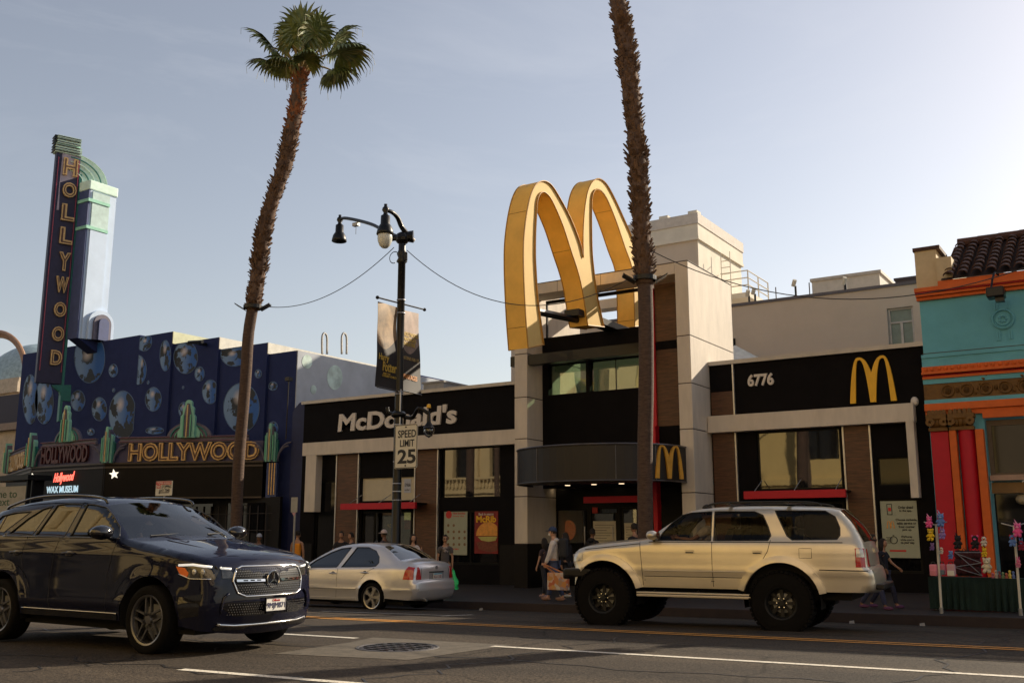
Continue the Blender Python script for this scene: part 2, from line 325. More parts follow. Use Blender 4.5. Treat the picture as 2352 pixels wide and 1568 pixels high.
M['win'] = mat('window_glass', (.012, .012, .012), .02, ior=2.1, var=.2, bump=.03, bscale=1.2)
M['win_dark'] = mat('dark_glass', (.006, .006, .007), .04, ior=1.4, var=.2)
M['green_glass'] = glass_mat('green_glass', (.62, .78, .62), .10, .75, bump=.15)
M['clear_glass'] = glass_mat('clear_glass', (.9, .95, .9), .06, .9)
M['museum'] = mat('museum_blue', (.026, .036, .108), .8, spec=.1, var=.12, scale=2.2, bump=.15, bscale=60)
M['museum_grey'] = mat('museum_grey', (.42, .45, .50), .8, var=.14, scale=1.1, bump=.2, bscale=30)
M['globe'] = globe_mat(); M['pale_globe'] = mat('pale_globe', (.50, .62, .58), .8, var=.45, scale=1.6)
M['teal'] = mat('teal_paint', (.02, .15, .13), .5); M['mint'] = mat('mint_paint', (.24, .52, .40), .6, var=.12)
M['crown_mint'] = mat('crown_mint', (.56, .74, .66), .65, var=.12)
M['lilac'] = mat('lilac_paint', (.11, .10, .14), .6); M['neon_green'] = mat('green_paint', (.13, .42, .24), .5)
M['gold_neon'] = mat('gold_letter', (.56, .36, .15), .4, metal=.2, var=.3, scale=9); M['dark_red'] = mat('dark_red_letter', (.075, .018, .02), .5)
M['letter_face'] = mat('letter_inner', (.10, .045, .03), .6)
M['pylon'] = mat('pylon_paint', (.47, .58, .74), .7, var=.08, scale=1.2); M['pylon_blue'] = mat('pylon_blue', (.045, .065, .17), .6)
M['red_glow'] = mat('neon_red', (.9, .1, .08), .4, emit=(1, .12, .08), estr=1.6); M['white_glow'] = mat('neon_white', (.8, .8, .7), .4, emit=(1, .9, .72), estr=.75)
M['blue_letter'] = mat('blue_letter', (.30, .42, .50), .4, emit=(.55, .75, .85), estr=.5)
M['turq'] = mat('turquoise_stucco', (.13, .40, .49), .8, var=.10, scale=1.5, bump=.2, bscale=90); M['orange'] = mat('orange_paint', (.62, .115, .012), .6, var=.12)
M['gold_relief'] = mat('gold_relief', (.15, .07, .012), .6, var=.3, scale=7, bump=.5, bscale=14); M['crimson'] = mat('crimson_paint', (.46, .004, .020), .6, var=.08)
M['tile'] = mat('clay_tile', (.07, .03, .02), .75, var=.45, scale=3); M['tan_paint'] = mat('tan_stucco', (.56, .44, .27), .8, var=.1)
M['beige'] = mat('beige_stucco', (.48, .40, .32), .85, var=.07, scale=.6, bump=.2, bscale=60); M['pale'] = mat('pale_concrete', (.60, .55, .46), .85, var=.12, scale=1.1)
M['grey_metal'] = mat('grey_metal', (.3, .3, .3), .4, metal=.5); M['black_metal'] = mat('black_metal', (.006, .006, .007), .38, metal=0, coat=.15, spec=.3)
M['brick'] = mat('brick', (.12, .045, .03), .85, var=.3, scale=8)
M['sign_white'] = mat('sign_white', (.62, .58, .48), .5, var=.06); M['ink'] = mat('ink', (.02, .02, .022), .6); M['sign_red'] = mat('sign_red', (.5, .03, .03), .5)
M['poster'] = mat('poster_paper', (.34, .36, .27), .55, var=.06); M['poster_red'] = mat('poster_maroon', (.22, .012, .012), .5, var=.4, scale=3)
M['bun'] = mat('bun', (.70, .30, .05), .5, var=.3, scale=7); M['patty'] = mat('patty', (.16, .04, .02), .5, var=.5, scale=14); M['pickle'] = mat('pickle', (.45, .42, .12), .5, var=.2, scale=12)
M['opp_cream'] = mat('opposite_cream', (.50, .39, .21), .8, var=.08, scale=.8); M['opp_yellow'] = mat('opposite_yellow', (.54, .40, .16), .8, var=.08, scale=.8)
M['opp_dark'] = mat('opposite_dark', (.05, .045, .04), .5)
UX = (1, 0)

# ================================================================== GROUND
def ground_grid(name, xs, ys, zf, m, dz=0):
    mb = MB(); n = len(ys)
    mb.add([(x, y, zf(x, y)+dz) for x in xs for y in ys], [(i*n+j, (i+1)*n+j, (i+1)*n+j+1, i*n+j+1) for i in range(len(xs)-1) for j in range(n-1)])
    return struct(mb.build(name, m))
XS = [-400, -200, -120, -80, -60, -44, -36]+[-30+i*1. for i in range(41)]+[14, 25, 60, 120, 200]
ground_grid('ground', [-1200, -400, 0, 400, 1200], [-1200, -200, 0, 19, 30, 200, 1200], lambda x, y: G_*x-1.2, mat('earth', (.12, .11, .09), .9))
road_near = 2.6
ground_grid('road', XS, [road_near, 4, 6, 8, 9.5, 11, 12, 12.9, 13.5, 14, 14.5, 15, 15.5, 16, 16.5, 17, 17.5, 18, 18.5, 19, 19.3, 19.52], road_z, M['asphalt'])
ground_grid('pavement', XS, [19.66, 21, 23, 26, 44], walk_z, M['sidewalk'])
kb = MB()
for a, b in zip(XS, XS[1:]):
    kb.add([(a, 19.5, road_z(a, 19.5)-.1), (b, 19.5, road_z(b, 19.5)-.1), (b, 19.5, walk_z(b, 19.6)+.004), (a, 19.5, walk_z(a, 19.6)+.004), (b, 19.68, walk_z(b, 19.6)+.004), (a, 19.68, walk_z(a, 19.6)+.004)], [(0, 1, 2, 3), (3, 2, 4, 5)])
struct(kb.build('kerb', M['kerb']))
kb = MB()
for a, b in zip(XS, XS[1:]):
    z = lambda x: road_z(x, 2.6)+.14
    kb.add([(a, 2.6, z(a)-.3), (b, 2.6, z(b)-.3), (b, 2.6, z(b)), (a, 2.6, z(a)), (b, 2.42, z(b)), (a, 2.42, z(a))], [(1, 0, 3, 2), (2, 3, 5, 4)])
struct(kb.build('kerb', M['kerb']))
ground_grid('pavement', XS, [-4.5, 0, 2.42], lambda x, y: G_*x+.09+.142, M['sidewalk'])
def strip(name, pts, w, m, dz=.005, w2=None):
    """line painted on the road: pts [(x,y)...] world, constant width"""
    P = []; pp = [Vector((p[0], p[1])) for p in pts]
    for a, b in zip(pp, pp[1:]):
        k = max(1, int((b-a).length/.6))
        P += [a+(b-a)*i/k for i in range(k)]
    P.append(pp[-1]); vs = []
    for i, p in enumerate(P):
        t = (P[min(i+1, len(P)-1)]-P[max(i-1, 0)]).normalized(); nn = Vector((-t.y, t.x))
        for sgn in (-1, 1):
            q = p+nn*sgn*w/2; vs.append((q.x, q.y, road_z(q.x, q.y)+dz))
    return MB().add(vs, [(2*i, 2*i+2, 2*i+3, 2*i+1) for i in range(len(P)-1)]).build(name, m)
def gnd(v, x, y):
    d = ray(v, x, y); t = 2./d.y
    while t*d.y < 60:
        p = d*t
        if CAMZ+p.z <= road_z(p.x, p.y): return Vector((p.x, p.y))
        t += .01/d.y
    return Vector((p.x, p.y))
struct(strip('road_marking', [(-90, 13.22), (25, 13.22)], .11, M['yellow_line'])); struct(strip('road_marking', [(-90, 13.45), (25, 13.45)], .11, M['yellow_line']))
wy = gnd('E', 1400, 1240).y
for x0, x1 in ((-60, -54), (-42, -36), (-26, -20), (-14.5, -9.3), (-7.1, -1.7 if False else 3), ):
    struct(strip('road_marking', [(x0, 10.55), (x1, 10.55)], .12, M['white_line']))
for a in (-30, -18):
    pass
p, q = gnd('O', 415, 1537), gnd('O', 700, 1560)
struct(strip('road_marking', [tuple(p), tuple(q+(q-p)*1.4)], .12, M['white_line']))
p, q = gnd('E', 730, 922), gnd('E', 1600, 950)
struct(strip('road_marking', [(p.x-1, p.y), (q.x, q.y)], .09, M['white_line']))
struct(strip('road_marking', [(q.x, q.y-.4), (q.x, q.y+.6)], .09, M['white_line'], .009))
tar = mat('tar_seam', (.012, .011, .011), .5, var=.3)
for k_, (ya, xa, xb, am) in enumerate(((9.3, -22, 4, .10), (11.9, -26, 2, .06), (14.3, -30, 8, .05), (7.0, -12, 3, .12))):
    pts_ = [(xa+(xb-xa)*i/60, ya+am*sin(i*.9+k_)+am*.7*sin(i*2.3)) for i in range(61)]; struct(strip('tar_seam', pts_, .035, tar, .0035))
for xa, y0_, y1_ in ((-6.2, 6.5, 13), (-13.5, 10.8, 18), (-2.0, 8, 19), (-9.8, 6, 9)):
    struct(strip('tar_seam', [(xa+.15*sin(i*1.1)+.08*sin(i*2.9), y0_+(y1_-y0_)*i/30) for i in range(31)], .028, tar, .0042))
# concrete collar and manhole
cc = [gnd('E', *p) for p in ((20, 1290), (640, 1180), (900, 1150), (1960, 1215), (2130, 1225), (1480, 1310), (1180, 1355), (560, 1320))]
cc = sum(cc, Vector((0, 0)))/len(cc)
mh = gnd('E', 1080, 1245)
def patch_disc(name, c, fn, m, dz, n=48):
    return MB().add([(c.x, c.y, road_z(c.x, c.y)+dz)]+[(c.x+fn(k)[0], c.y+fn(k)[1], road_z(c.x+fn(k)[0], c.y+fn(k)[1])+dz) for k in range(n)], [(0, i+1, (i+1) % n+1) for i in range(n)]).build(name, m)
dm = [gnd('E', *p) for p in ((-60, 1300), (640, 1195), (860, 1150), (2130, 1220), (1180, 1358))]
dpts = dm
mbp = MB(); allp = []
for a, b in zip(dpts, dpts[1:]+dpts[:1]):
    for i in range(8): q = a+(b-a)*i/8; allp.append(q)
cen = sum(allp, Vector((0, 0)))/len(allp)
mbp.add([(cen.x, cen.y, road_z(cen.x, cen.y)+.004)]+[(q.x, q.y, road_z(q.x, q.y)+.004) for q in allp], [(0, i+1, (i+1) % len(allp)+1) for i in range(len(allp))])
struct(mbp.build('road_patch', M['concrete']))
mr = .5
mt = thing('manhole_cover', 'round cast iron manhole cover set in the pale concrete patch of the road', 'manhole cover', (mh.x, mh.y, road_z(mh.x, mh.y)))
MB().lathe([(0, .012), (mr*.9, .012), (mr*.92, .006)], (0, 0, 0), n=40).build('lid', mat('cast_iron', (.06, .055, .06), .5, metal=.4, var=.5, scale=30, bump=.6, bscale=70), mt, local=True)
MB().lathe([(mr*.93, .006), (mr*.95, .014), (mr, .014), (mr*1.02, .005)], (0, 0, 0), n=40).build('ring', mat('iron_ring', (.09, .085, .085), .5, metal=.4), mt, local=True)
mb = MB()
for k in range(6):
    for j in range(-12, 13):
        a = k*pi/6; 
    y = -mr*.75+k*mr*.3
    h = sqrt(max(0, (mr*.82)**2-y*y)); mb.box(-h, h, y-.012, y+.012, .011, .02)
    mb.box(y-.012, y+.012, -h, h, .011, .0195)
mb.build('grip_ribs', M['black_metal'], mt, local=True)
# ================================================================== RESTAURANT
YF, YB = 26.0, 25.68                                   # dark front wall, cream band
fz = lambda x: G_*x-.03
rb = thing('restaurant', 'dark fast-food restaurant with cream band, wood panels and a tall cream frame tower', 'restaurant', (-15, 26, 0))
def Rw(v, x0, y0, x1, y1, Y=YF): return rect(v, x0, y0, x1, y1, Y)
def bx(name, v, x0, y0, x1, y1, Y, d, m, parent=None, bevel=0):
    a, b, c, e = rect(v, x0, y0, x1, y1, Y); mb = MB(); mb.box(a, b, Y, Y+d, c, e); return mb.build(name, m, parent if parent is not None else rb, bevel=bevel)
XL, XT0, XT1, XTm, XR = -25.72, -15.62, -10.24, -10.24, -4.62
ROOF = 5.90; BZ0 = 3.99; BZ1 = 4.44
# openings of the left wing
LW = dict(
    w1=Rw('N', 318, 1150, 500, 1568), sign=Rw('N', 730, 1125, 1200, 1315), door=Rw('E', 750, -10, 1235, 700), up=Rw('N', 1440, 862, 1960, 1288), low=Rw('E', 1480, -15, 2010, 640))
LW = {k: (max(a, XL+.3), b, max(c, -.25), d) for k, (a, b, c, d) in LW.items()}
LW['w1'] = (LW['w1'][0], LW['w1'][1], .15, LW['w1'][3]); LW['door'] = (LW['door'][0], LW['door'][1], -.2, LW['door'][3]); LW['low'] = (LW['low'][0], LW['low'][1], .35, LW['low'][3])
RWI = dict(big=Rw('H', 375, 885, 1118, 1362), up=Rw('H', 1405, 1105, 1735, 1332), low=Rw('J', 350, 505, 690, 1010), shop=(-9.3, -7.1, -.1, 2.15))
RWI['shop'] = (RWI['big'][0], RWI['big'][1], .0, 2.1)
RWI['low'] = (RWI['low'][0], min(RWI['low'][1], -5.0), .35, RWI['low'][3])
MB().wall(XL, XT0, -.6, ROOF, YF, YF+.35, list(LW.values())).build('wall', M['black_panel'], rb); mb = MB()
mb.wall(XTm, XR, -.6, ROOF, YF, YF+.35, list(RWI.values())); mb.build('wall', M['black_panel'], rb)
mb = MB(); MB().box(XL, XL+.3, YF+.35, 43.7, -.6, ROOF).build('side_wall', M['black_panel'], rb); MB().box(XR-.3, XR, YF+.35, 43.7, -.6, ROOF-.05).build('side_wall', M['black_panel'], rb); MB().box(XL, XR, 43.7, 44, -.6, ROOF).build('rear_wall', M['black_panel'], rb)
mb = MB(); mb.box(XL+.3, XR-.3, YF+.35, 43.7, ROOF-.7, ROOF-.5); mb.build('roof', M['pale'], rb)
for a, b in ((XL-.06, XT0), (XTm, XR+.02)):
    mb = MB(); mb.box(a, b, YF-.10, YF+.45, ROOF-.035, ROOF+.075)
    k = a+2.2
    while k < b-.5: mb.box(k, k+.02, YF-.104, YF-.09, ROOF-.036, ROOF+.078); k += 2.2
    mb.build('coping', M['coping'], rb)
# dim interior
mb = MB(); mb.box(XL+.3, XR-.3, 30.5, 30.6, -.5, 5); mb.build('inner_wall', mat('interior_wall', (.10, .07, .045), .9), rb)
mb = MB(); mb.box(XL+.3, XR-.3, YF+.35, 30.5, 3.0, 3.1); mb.build('ceiling', mat('interior_ceiling', (.12, .11, .10), .9), rb)
# cream band, pilasters
for q_ in ((XL+.3, XT0, YB, YF, BZ0, BZ1), (XT0+.56, XT1, YB, YB+.4, BZ0, BZ1-.03), (-10.22, XR-.28, YB, YF, BZ0, BZ1)): MB().box(*q_).build('cream_band', M['stucco'], rb)
a, b, c, d = Rw('N', 230, 925, 303, 1420, YB); MB().box(a, b, YB+.01, YF, c, BZ0).build('pilaster', M['stucco'], rb); mb = MB()
a, b, c, d = Rw('H', 1716, 795, 1792, 1442, YB); mb.box(-5.10, -4.92, YB+.01, YF, c, BZ0); mb.build('pilaster', M['stucco'], rb)
def wood(v, x0, y0, x1, y1, zt=None, zb=-.5, Y=YF-.05, n='wood_panel'):
    a, b, c, d = rect(v, x0, y0, x1, y1, Y); zt = zt or BZ0
    MB().box(a+.02, b-.02, Y, YF, zb, zt).build(n, M['wood'], rb)
    for xx in (a, b): MB().box(xx-.02, xx+.02, Y-.03, YF, zb, zt).build('metal_trim', M['trim'], rb)
wood('N', 510, 920, 702, 1000); wood('N', 1208, 880, 1408, 1000); wood('H', 1112, 830, 1352, 1000)
a, b, c, d = rect('G', 1805, 320, 2030, 640, YF-.05)
MB().box(-10.2, b, YF-.05, YF, BZ1, 5.12).build('wood_panel', M['wood'], rb); MB().box(-10.2, b, YF-.05, YF, -.5, BZ0).build('wood_panel', M['wood'], rb)
mb = MB(); mb.box(b, b+.04, YF-.08, YF, -.5, BZ0); mb.box(b, b+.04, YF-.08, YF, BZ1, ROOF-.04); mb.build('metal_trim', M['trim'], rb)
# windows: frame + pane recessed
def window(r, m, frame=.05, mull=(), dep=.10, name='window', trans=()):
    x0, x1, z0, z1 = r; f = MB(); y0, y1 = YF+dep-.04, YF+dep+.05
    for q in ((x0, x0+frame, z0, z1), (x1-frame, x1, z0, z1)): f.box(q[0], q[1], y0, y1, q[2], q[3])
    for q in ((x0+frame, x1-frame, z0, z0+frame), (x0+frame, x1-frame, z1-frame, z1)): f.box(q[0], q[1], y0, y1, q[2], q[3])
    for k in mull: xx = x0+(x1-x0)*k; f.box(xx-.025, xx+.025, y0, y1, z0+frame, z1-frame)
    for k in trans: zz = z0+(z1-z0)*k; f.box(x0+frame, x1-frame, y0+.005, y1-.005, zz-.03, zz+.03)
    fo = f.build(name, M['black_frame'], rb)
    MB().box(x0+frame, x1-frame, YF+dep, YF+dep+.02, z0+frame, z1-frame).build('pane', m, fo); return fo
window(LW['up'], M['win'], .03); window(LW['low'], M['win_dark'], .06, (.5,)); window(LW['w1'], M['win_dark'], .05); window(LW['door'], M['clear_glass'], .06, (.22, .64, .9), trans=(.42,), name='entrance_glazing')
window(RWI['big'], M['win'], .04, ()); window(RWI['up'], M['win_dark'], .03); window(RWI['low'], M['win_dark'], .06); window(RWI['shop'], M['win_dark'], .06, (.5,))
a, b, c, d = LW['sign']; MB().box(a, b, YF+.06, YF+.1, c, d).build('transom_panel', mat('transom_paper', (.52, .46, .33), .6, var=.08), rb)
a, b, c, d = rect('N', 1108, 1128, 1165, 1250, YF+.05); MB().box(a, b, YF+.045, YF+.06, c, d).build('transom_notice', mat('pale_notice', (.42, .44, .50), .6, var=.1), rb)
mb = MB(); text_rect(mb, 'O Mobile', 'N', 1112, 1165, 1162, 1195, YF+.044, .004); text_rect(mb, 'order', 'N', 1112, 1215, 1155, 1232, YF+.044, .004); mb.build('notice_lettering', M['ink'], rb)
# warm lit things inside the left entrance
for (x0, y0, x1, y1, col, e) in ((750, 10, 868, 300, (.62, .45, .06), .35), (1140, 0, 1225, 75, (.5, .42, .16), .25), (905, -5, 1060, 25, (.25, .12, .05), .2), (488, -20, 508, 135, (.8, .5, .03), .5)):
    r = rect('E', x0, y0, x1, y1, YF+1.2); MB().box(r[0], r[1], YF+1.2, YF+1.3, r[2], r[3]).build('lit_menu_panel', mat('lit_menu', col, .6, var=.55, scale=5, emit=col, estr=e), rb)
for x0, y0, x1, y1 in ((750, 70, 785, 150), (1140, 70, 1195, 155)):
    r = rect('E', x0, y0, x1, y1, YF+.9); MB().box(r[0], r[1], YF+.9, YF+.95, r[2], r[3]).build('menu_board', M['poster_red'], rb)
r = rect('E', 1000, 108, 1065, 135, YF+.8)
mb = MB(); cx, cz = (r[0]+r[1])/2, (r[2]+r[3])/2
mb.tube([(cx+.2*cos(t*pi/10), YF+.8, cz+.05*sin(t*pi/10)) for t in range(21)], .02, 6); mb.build('neon_ring', M['yellow'], rb)
# base stone, tower fins
mb = MB()
for a, b in ((XL+.01, LW['w1'][0]-.05), (LW['low'][1]+.05, XT0-.01)): mb.box(a, b, YF-.03, YF, -.6, .95); mb.build('base_stone', M['base_stone'], rb); mb = MB()
# ------------------------------------------------ tower
YT = 24.72; TZ = 8.62
FD = 28.0
xl0, xl1 = at('G', 158, 600, YT).x, at('G', 258, 600, YT).x; xr0, xr1 = at('G', 1562, 600, YT).x, at('G', 1676, 600, YT).x
xl1 = xl0+.44
def fin(x0, x1):
    mb = MB(); segs = [8.62, 6.55, 5.25, 4.02, 2.35, 1.0]
    for t, b_ in zip(segs, segs[1:]): mb.box(x0, x1, YT, FD, b_+.012, t-.012)
    mb.build('tower_fin', M['stucco'], rb, bevel=.012)
fin(xl0, xl1); fin(xr0, xr1)
for x0, x1 in ((xl0, xl1), (xr0, xr1)):
    MB().box(x0+.012, x1-.012, YT+.012, FD-.02, 1.0, 8.55).build('joint_backing', M['joint'], rb)
    MB().box(x0-.01, x1+.01, YT-.01, FD, -.6, 1.0).build('fin_base', M['base_stone'], rb, bevel=.01)
bt = TZ-.0; bb = at('F', 1515, 902, YT).z
MB().box(xl1, xr0, YT, YT+.85, bb, TZ).build('top_beam', M['stucco'], rb, bevel=.01); MB().box(xl1, xr0, FD-.5, FD, 8.3, TZ-.02).build('top_beam', M['stucco'], rb)
mb = MB()
for k in (.22, .52, .8): xx = xl1+(xr0-xl1)*k; mb.box(xx, xx+.012, YT-.003, YT+.01, bb, TZ)
mb.box(xl0-.01, xr1+.01, YT-.012, YT+.02, TZ, TZ+.02)
mb.box(xr1-.02, xr1+.012, YT+.02, FD, TZ, TZ+.02)
mb.build('beam_joint', M['joint'], rb)
YR = 25.6
zf = lambda v, x, y: at(v, x, y, YR).z
deck_z = zf('F', 1225, 1350)
xwin1 = at('F', 1322, 1200, YR).x
mb = MB(); wins = [rect('G', 445, 182, 768, 408, YR), rect('G', 795, 160, 1226, 380, YR)]
wz0, wz1 = wins[0][2], wins[0][3]
pane1 = (wins[0][0], wins[0][1], wz0, wz1); pane2 = (wins[1][0], xwin1-.03, wz0, wz1)
mb.wall(xl1, xwin1, BZ1-.2, deck_z, YR, YR+.25, [pane1, pane2]); mb.build('tower_panel', M['black_panel'], rb)
MB().box(xl1, xr0, YR, YR+.1, .0+2.6, BZ1-.2).build('tower_soffit_panel', M['black_panel'], rb)
for i, p_ in enumerate((pane1, pane2)):
    MB().box(p_[0], p_[1], YR+.10, YR+.12, p_[2], p_[3]).build('tower_window', M['green_glass'], rb)
xm = at('G', 1010, 250, YR).x; MB().box(xm-.012, xm+.012, YR+.085, YR+.1, wz0, wz1).build('mullion', M['black_frame'], rb)
# see-through: rooms behind the strip window (tent skylight and wall edge)
mb = MB(); zz = at('G', 310, 110, YT-.25).z
mb.box(xl1-.62, xwin1, YT+.05, YT+.35, zz-.16, zz+.14); mb.build('dark_beam', M['black_metal'], rb)
fr = MB(); fx = at('F', 425, 1200, YR).x; fzt = bb-.02; fr.box(fx, fx+.05, YR, YR+.06, deck_z, fzt); fr.box(fx, xwin1, YR, YR+.08, bb-.10, bb-.005); fr.build('upper_frame', M['black_frame'], rb)
ww = MB(); ww.box(xwin1+.11, xr0, YR, YR+.2, deck_z-.5, bb+.05); ww.box(xwin1+.11, xr0, YR, YR+.2, BZ1-.2, deck_z-.75); ww.build('tower_wood_panel', M['wood'], rb)
MB().box(xwin1+.1, xr0, YR+.01, YR+.2, deck_z-.75, deck_z-.5).build('wood_band', M['black_panel'], rb)
MB().box(xwin1, xwin1+.11, YR-.07, YR+.2, BZ1-.2, bb-.1).build('red_fin', M['red'], rb)
MB().box(xl1, xr0, YR+.25, FD, deck_z-.3, deck_z-.1).build('tower_deck', M['black_panel'], rb)
MB().box(xl1, xr0, YR+.30, YR+2.4, 4.2, 4.35).build('tower_floor', M['beige'], rb)
# canopy
CA = MB(); CZT, CZB = 3.53, 2.62; cxm, cy0 = -12.86, 24.7
arc = []
for i in range(33):
    a = pi*i/32; arc.append((cxm-2.38*cos(a), YT+.0-2.32*sin(a)**.8))
n = len(arc); vs = [(x, y, CZB) for x, y in arc]+[(x, y, CZT) for x, y in arc]
CA.add(vs, [(i, i+1, n+i+1, n+i) for i in range(n-1)]+[tuple(range(n, 2*n))]); CA.build('canopy', mat('canopy_metal', (.020, .017, .016), .5, metal=.15, var=.08, scale=1), rb)
CS = MB(); CS.add([(x, y, CZB+.03) for x, y in arc], [tuple(range(n))[::-1]]); CS.build('canopy_soffit', mat('canopy_soffit', (.025, .023, .022), .5), rb)
RM = MB(); RM.tube([(x, y-.01, CZT+.01) for x, y in arc], .03, 6); RM.tube([(x, y-.01, CZB) for x, y in arc], .02, 6)
for k in (6, 12, 22, 27): x, y = arc[k]; RM.tube([(x, y-.008, CZB), (x, y-.008, CZT)], .009, 4)
RM.build('canopy_trim', mat('canopy_trim', (.13, .12, .12), .35, metal=.6), rb)
for p in ((515, 1225), (610, 1203), (835, 1195), (950, 1210), (1070, 1188), (630, 1270)):
    q = az('G', *p, CZB+.02); MB().lathe([(0, 0), (.07, 0), (.08, .01)], (q.x, q.y, CZB+.015), n=12).build('downlight', mat('downlight', (1, .85, .6), .5, emit=(1, .75, .45), estr=1.6), rb)
# entrance wall under canopy
YE = 26.35
mb = MB(); holes = [rect('G', 435, 1392, 790, 1568, YE), rect('G', 810, 1392, 1030, 1568, YE), rect('G', 1060, 1392, 1215, 1568, YE)]
holes = [(a, b, .0, 2.05) for a, b, c, d in holes]
mb.wall(xl1, xr0, -.6, 2.62, YE, YE+.15, holes); mb.build('entrance_wall', M['black_frame'], rb)
for hh in holes:
    f = MB(); x0, x1, z0, z1 = hh
    f.wall(x0, x1, z0, z1, YE+.03, YE+.09, [(x0+.07, x1-.07, z0+.1, z1-.07)]); fo = f.build('door', M['black_frame'], rb)
    MB().box(x0+.07, x1-.07, YE+.05, YE+.06, z0+.1, z1-.07).build('pane', M['clear_glass'], fo)
    MB().tube([(x1-.12, YE-.03, .7), (x1-.12, YE-.03, 1.5)], .015, 8).build('handle', M['trim'], fo)
mb = MB()
for (x0, y0, x1, y1) in ((827, 1507, 1022, 1620), (1092, 1522, 1200, 1620)):
    r = rect('G', x0, y0, x1, y1, YE+.02); o = MB().box(r[0], r[1], YE+.025, YE+.03, r[2]-.4, r[3]).build('door_notice', M['sign_white'], rb)
    k = MB()
    for t in range(9): z = r[3]-.12-t*.075; k.box(r[0]+.06, r[1]-.06-.12*(t % 3), YE+.021, YE+.0235, z, z+.012)
    k.build('print', M['ink'], o)
r = rect('G', 745, 1300, 1212, 1345, YT+.6); MB().box(r[0], r[1], YT+.6, YT+.75, r[2], r[3]).build('red_bar', M['red'], rb)
MB().box(xwin1+.02, xwin1+.14, YR-.25, YR, -.5, BZ1-.2).build('red_fin', M['red'], rb)
r = rect('G', 905, 1405, 1030, 1435, YE-.02); MB().box(r[0], r[1], YE-.03, YE-.005, r[2], r[3]).build('small_blue_sign', mat('blue_sign', (.04, .06, .10), .5, var=.6, scale=20), rb)
r = rect('G', 820, 1390, 865, 1438, YE-.02); MB().box(r[0], r[1], YE-.03, YE-.005, r[2], r[3]).build('small_red_sign', M['sign_red'], rb)
r = rect('G', 585, 1525, 660, 1640, YE+.6); MB().sphere(((r[0]+r[1])/2, YE+.6, (r[2]+r[3])/2), .3, 16, 10, .8, .25, 1).build('window_display', mat('display_red', (.35, .03, .02), .5, var=.7, scale=9, emit=(.5, .12, .03), estr=.15), rb)
# window furniture seen in the low windows
def poster(name, label, v, x0, y0, x1, y1, m, Y=YF+.04):
    r = rect(v, x0, y0, x1, y1, Y); o = thing(name, label, 'poster', ((r[0]+r[1])/2, Y, r[2])); MB().box(r[0], r[1], Y, Y+.02, r[2], r[3]).build('sheet', m, o); return o, r
po, r = poster('poster', 'pale green menu poster with rows of small food pictures in the lower left window', 'E', 1508, -5, 1716, 392, M['poster'])
mb = MB(); c = MB()
for i in range(4):
    for j in range(4):
        if i == 0 and j > 1: continue
        q = at('E', 1545+j*50, 55+i*58+65, YF+.036); c.lathe([(0, 0), (.045, 0)], (q.x, YF+.036, q.z), 'y', 12)
c.build('food_picture', mat('food_spots', (.20, .11, .05), .6, var=.6, scale=20), po)
text_rect(mb, 'New favorites', 'E', 1590, -2, 1700, 18, YF+.038, .003, .01); text_rect(mb, 'every day', 'E', 1590, 28, 1690, 44, YF+.038, .003, .01); text_rect(mb, 'order here', 'E', 1560, 325, 1640, 345, YF+.038, .003, .02)
mb.build('lettering', M['sign_red'], po)
c = MB(); q = at('E', 1550, 22, YF+.036); c.lathe([(0, 0), (.12, 0)], (q.x, YF+.035, q.z), 'y', 20); c.build('round_emblem', M['sign_red'], po)
po, r = poster('poster', 'maroon burger poster reading Back in season in the lower left window', 'E', 1788, -8, 2000, 380, M['poster_red'])
mb = MB(); text_rect(mb, 'Back in season', 'E', 1825, 5, 1960, 26, YF+.036, .004, .015); mb.build('lettering', M['sign_white'], po)
mb = MB(); text_rect(mb, 'McRib', 'E', 1803, 32, 1985, 92, YF+.036, .006, .035); mb.build('lettering', M['yellow'], po)
q = at('E', 1905, 215, YF); w = (r[1]-r[0])
def half(cx, cz, rx, rz, up=True, n=20, sy=.03):
    pts = [(cx+rx*cos(pi*i/n), cz+(rz if up else -rz)*sin(pi*i/n)) for i in range(n+1)]
    return [(p_, z_) for p_, z_ in pts]
cx = r[1]-w*.40
def clipx(P): return [(min(max(x, r[0]+.01), r[1]-.01), max(z, r[2]+.02)) for x, z in P]
MB().prismo((0, YF+.038), UX, clipx(half(cx, q.z, w*.52, .42)), 0, .015).build('bun', M['bun'], po)
MB().prismo((0, YF+.038), UX, clipx([(cx-w*.45, q.z-.03), (cx-w*.3, q.z-.14), (cx, q.z-.18), (cx+w*.3, q.z-.15), (cx+w*.45, q.z-.02)]), 0, .012).build('filling', M['pickle'], po)
MB().prismo((0, YF+.038), UX, clipx([(cx-w*.5, q.z-.2), (cx-w*.2, q.z-.17), (cx+w*.4, q.z-.2), (cx+w*.45, q.z-.45), (cx+w*.1, q.z-.5), (cx-w*.4, q.z-.42)]), 0, .010).build('patty', M['patty'], po)
po, r = poster('poster', 'pale poster with three steps of ordering instructions beside the turquoise building', 'J', 362, 520, 668, 948, M['poster'], YF-.03)
mb = MB()
for s_, x0, y0, x1, y1 in (('Order ahead', 497, 555, 612, 575), ('in the app.', 508, 582, 602, 602), ('Choose curbside,', 480, 650, 642, 670), ('table service or', 488, 676, 636, 694), ('front counter', 502, 702, 626, 720), ('pick up.', 530, 726, 604, 745), ("We'll prep", 520, 778, 606, 797), ("while you're", 515, 802, 620, 820), ('on your way.', 518, 826, 625, 845)):
    text_rect(mb, s_, 'J', x0, y0, x1, y1, YF-.034, .004, .03)
a_ = rect('J', 410, 540, 456, 622, YF-.034)
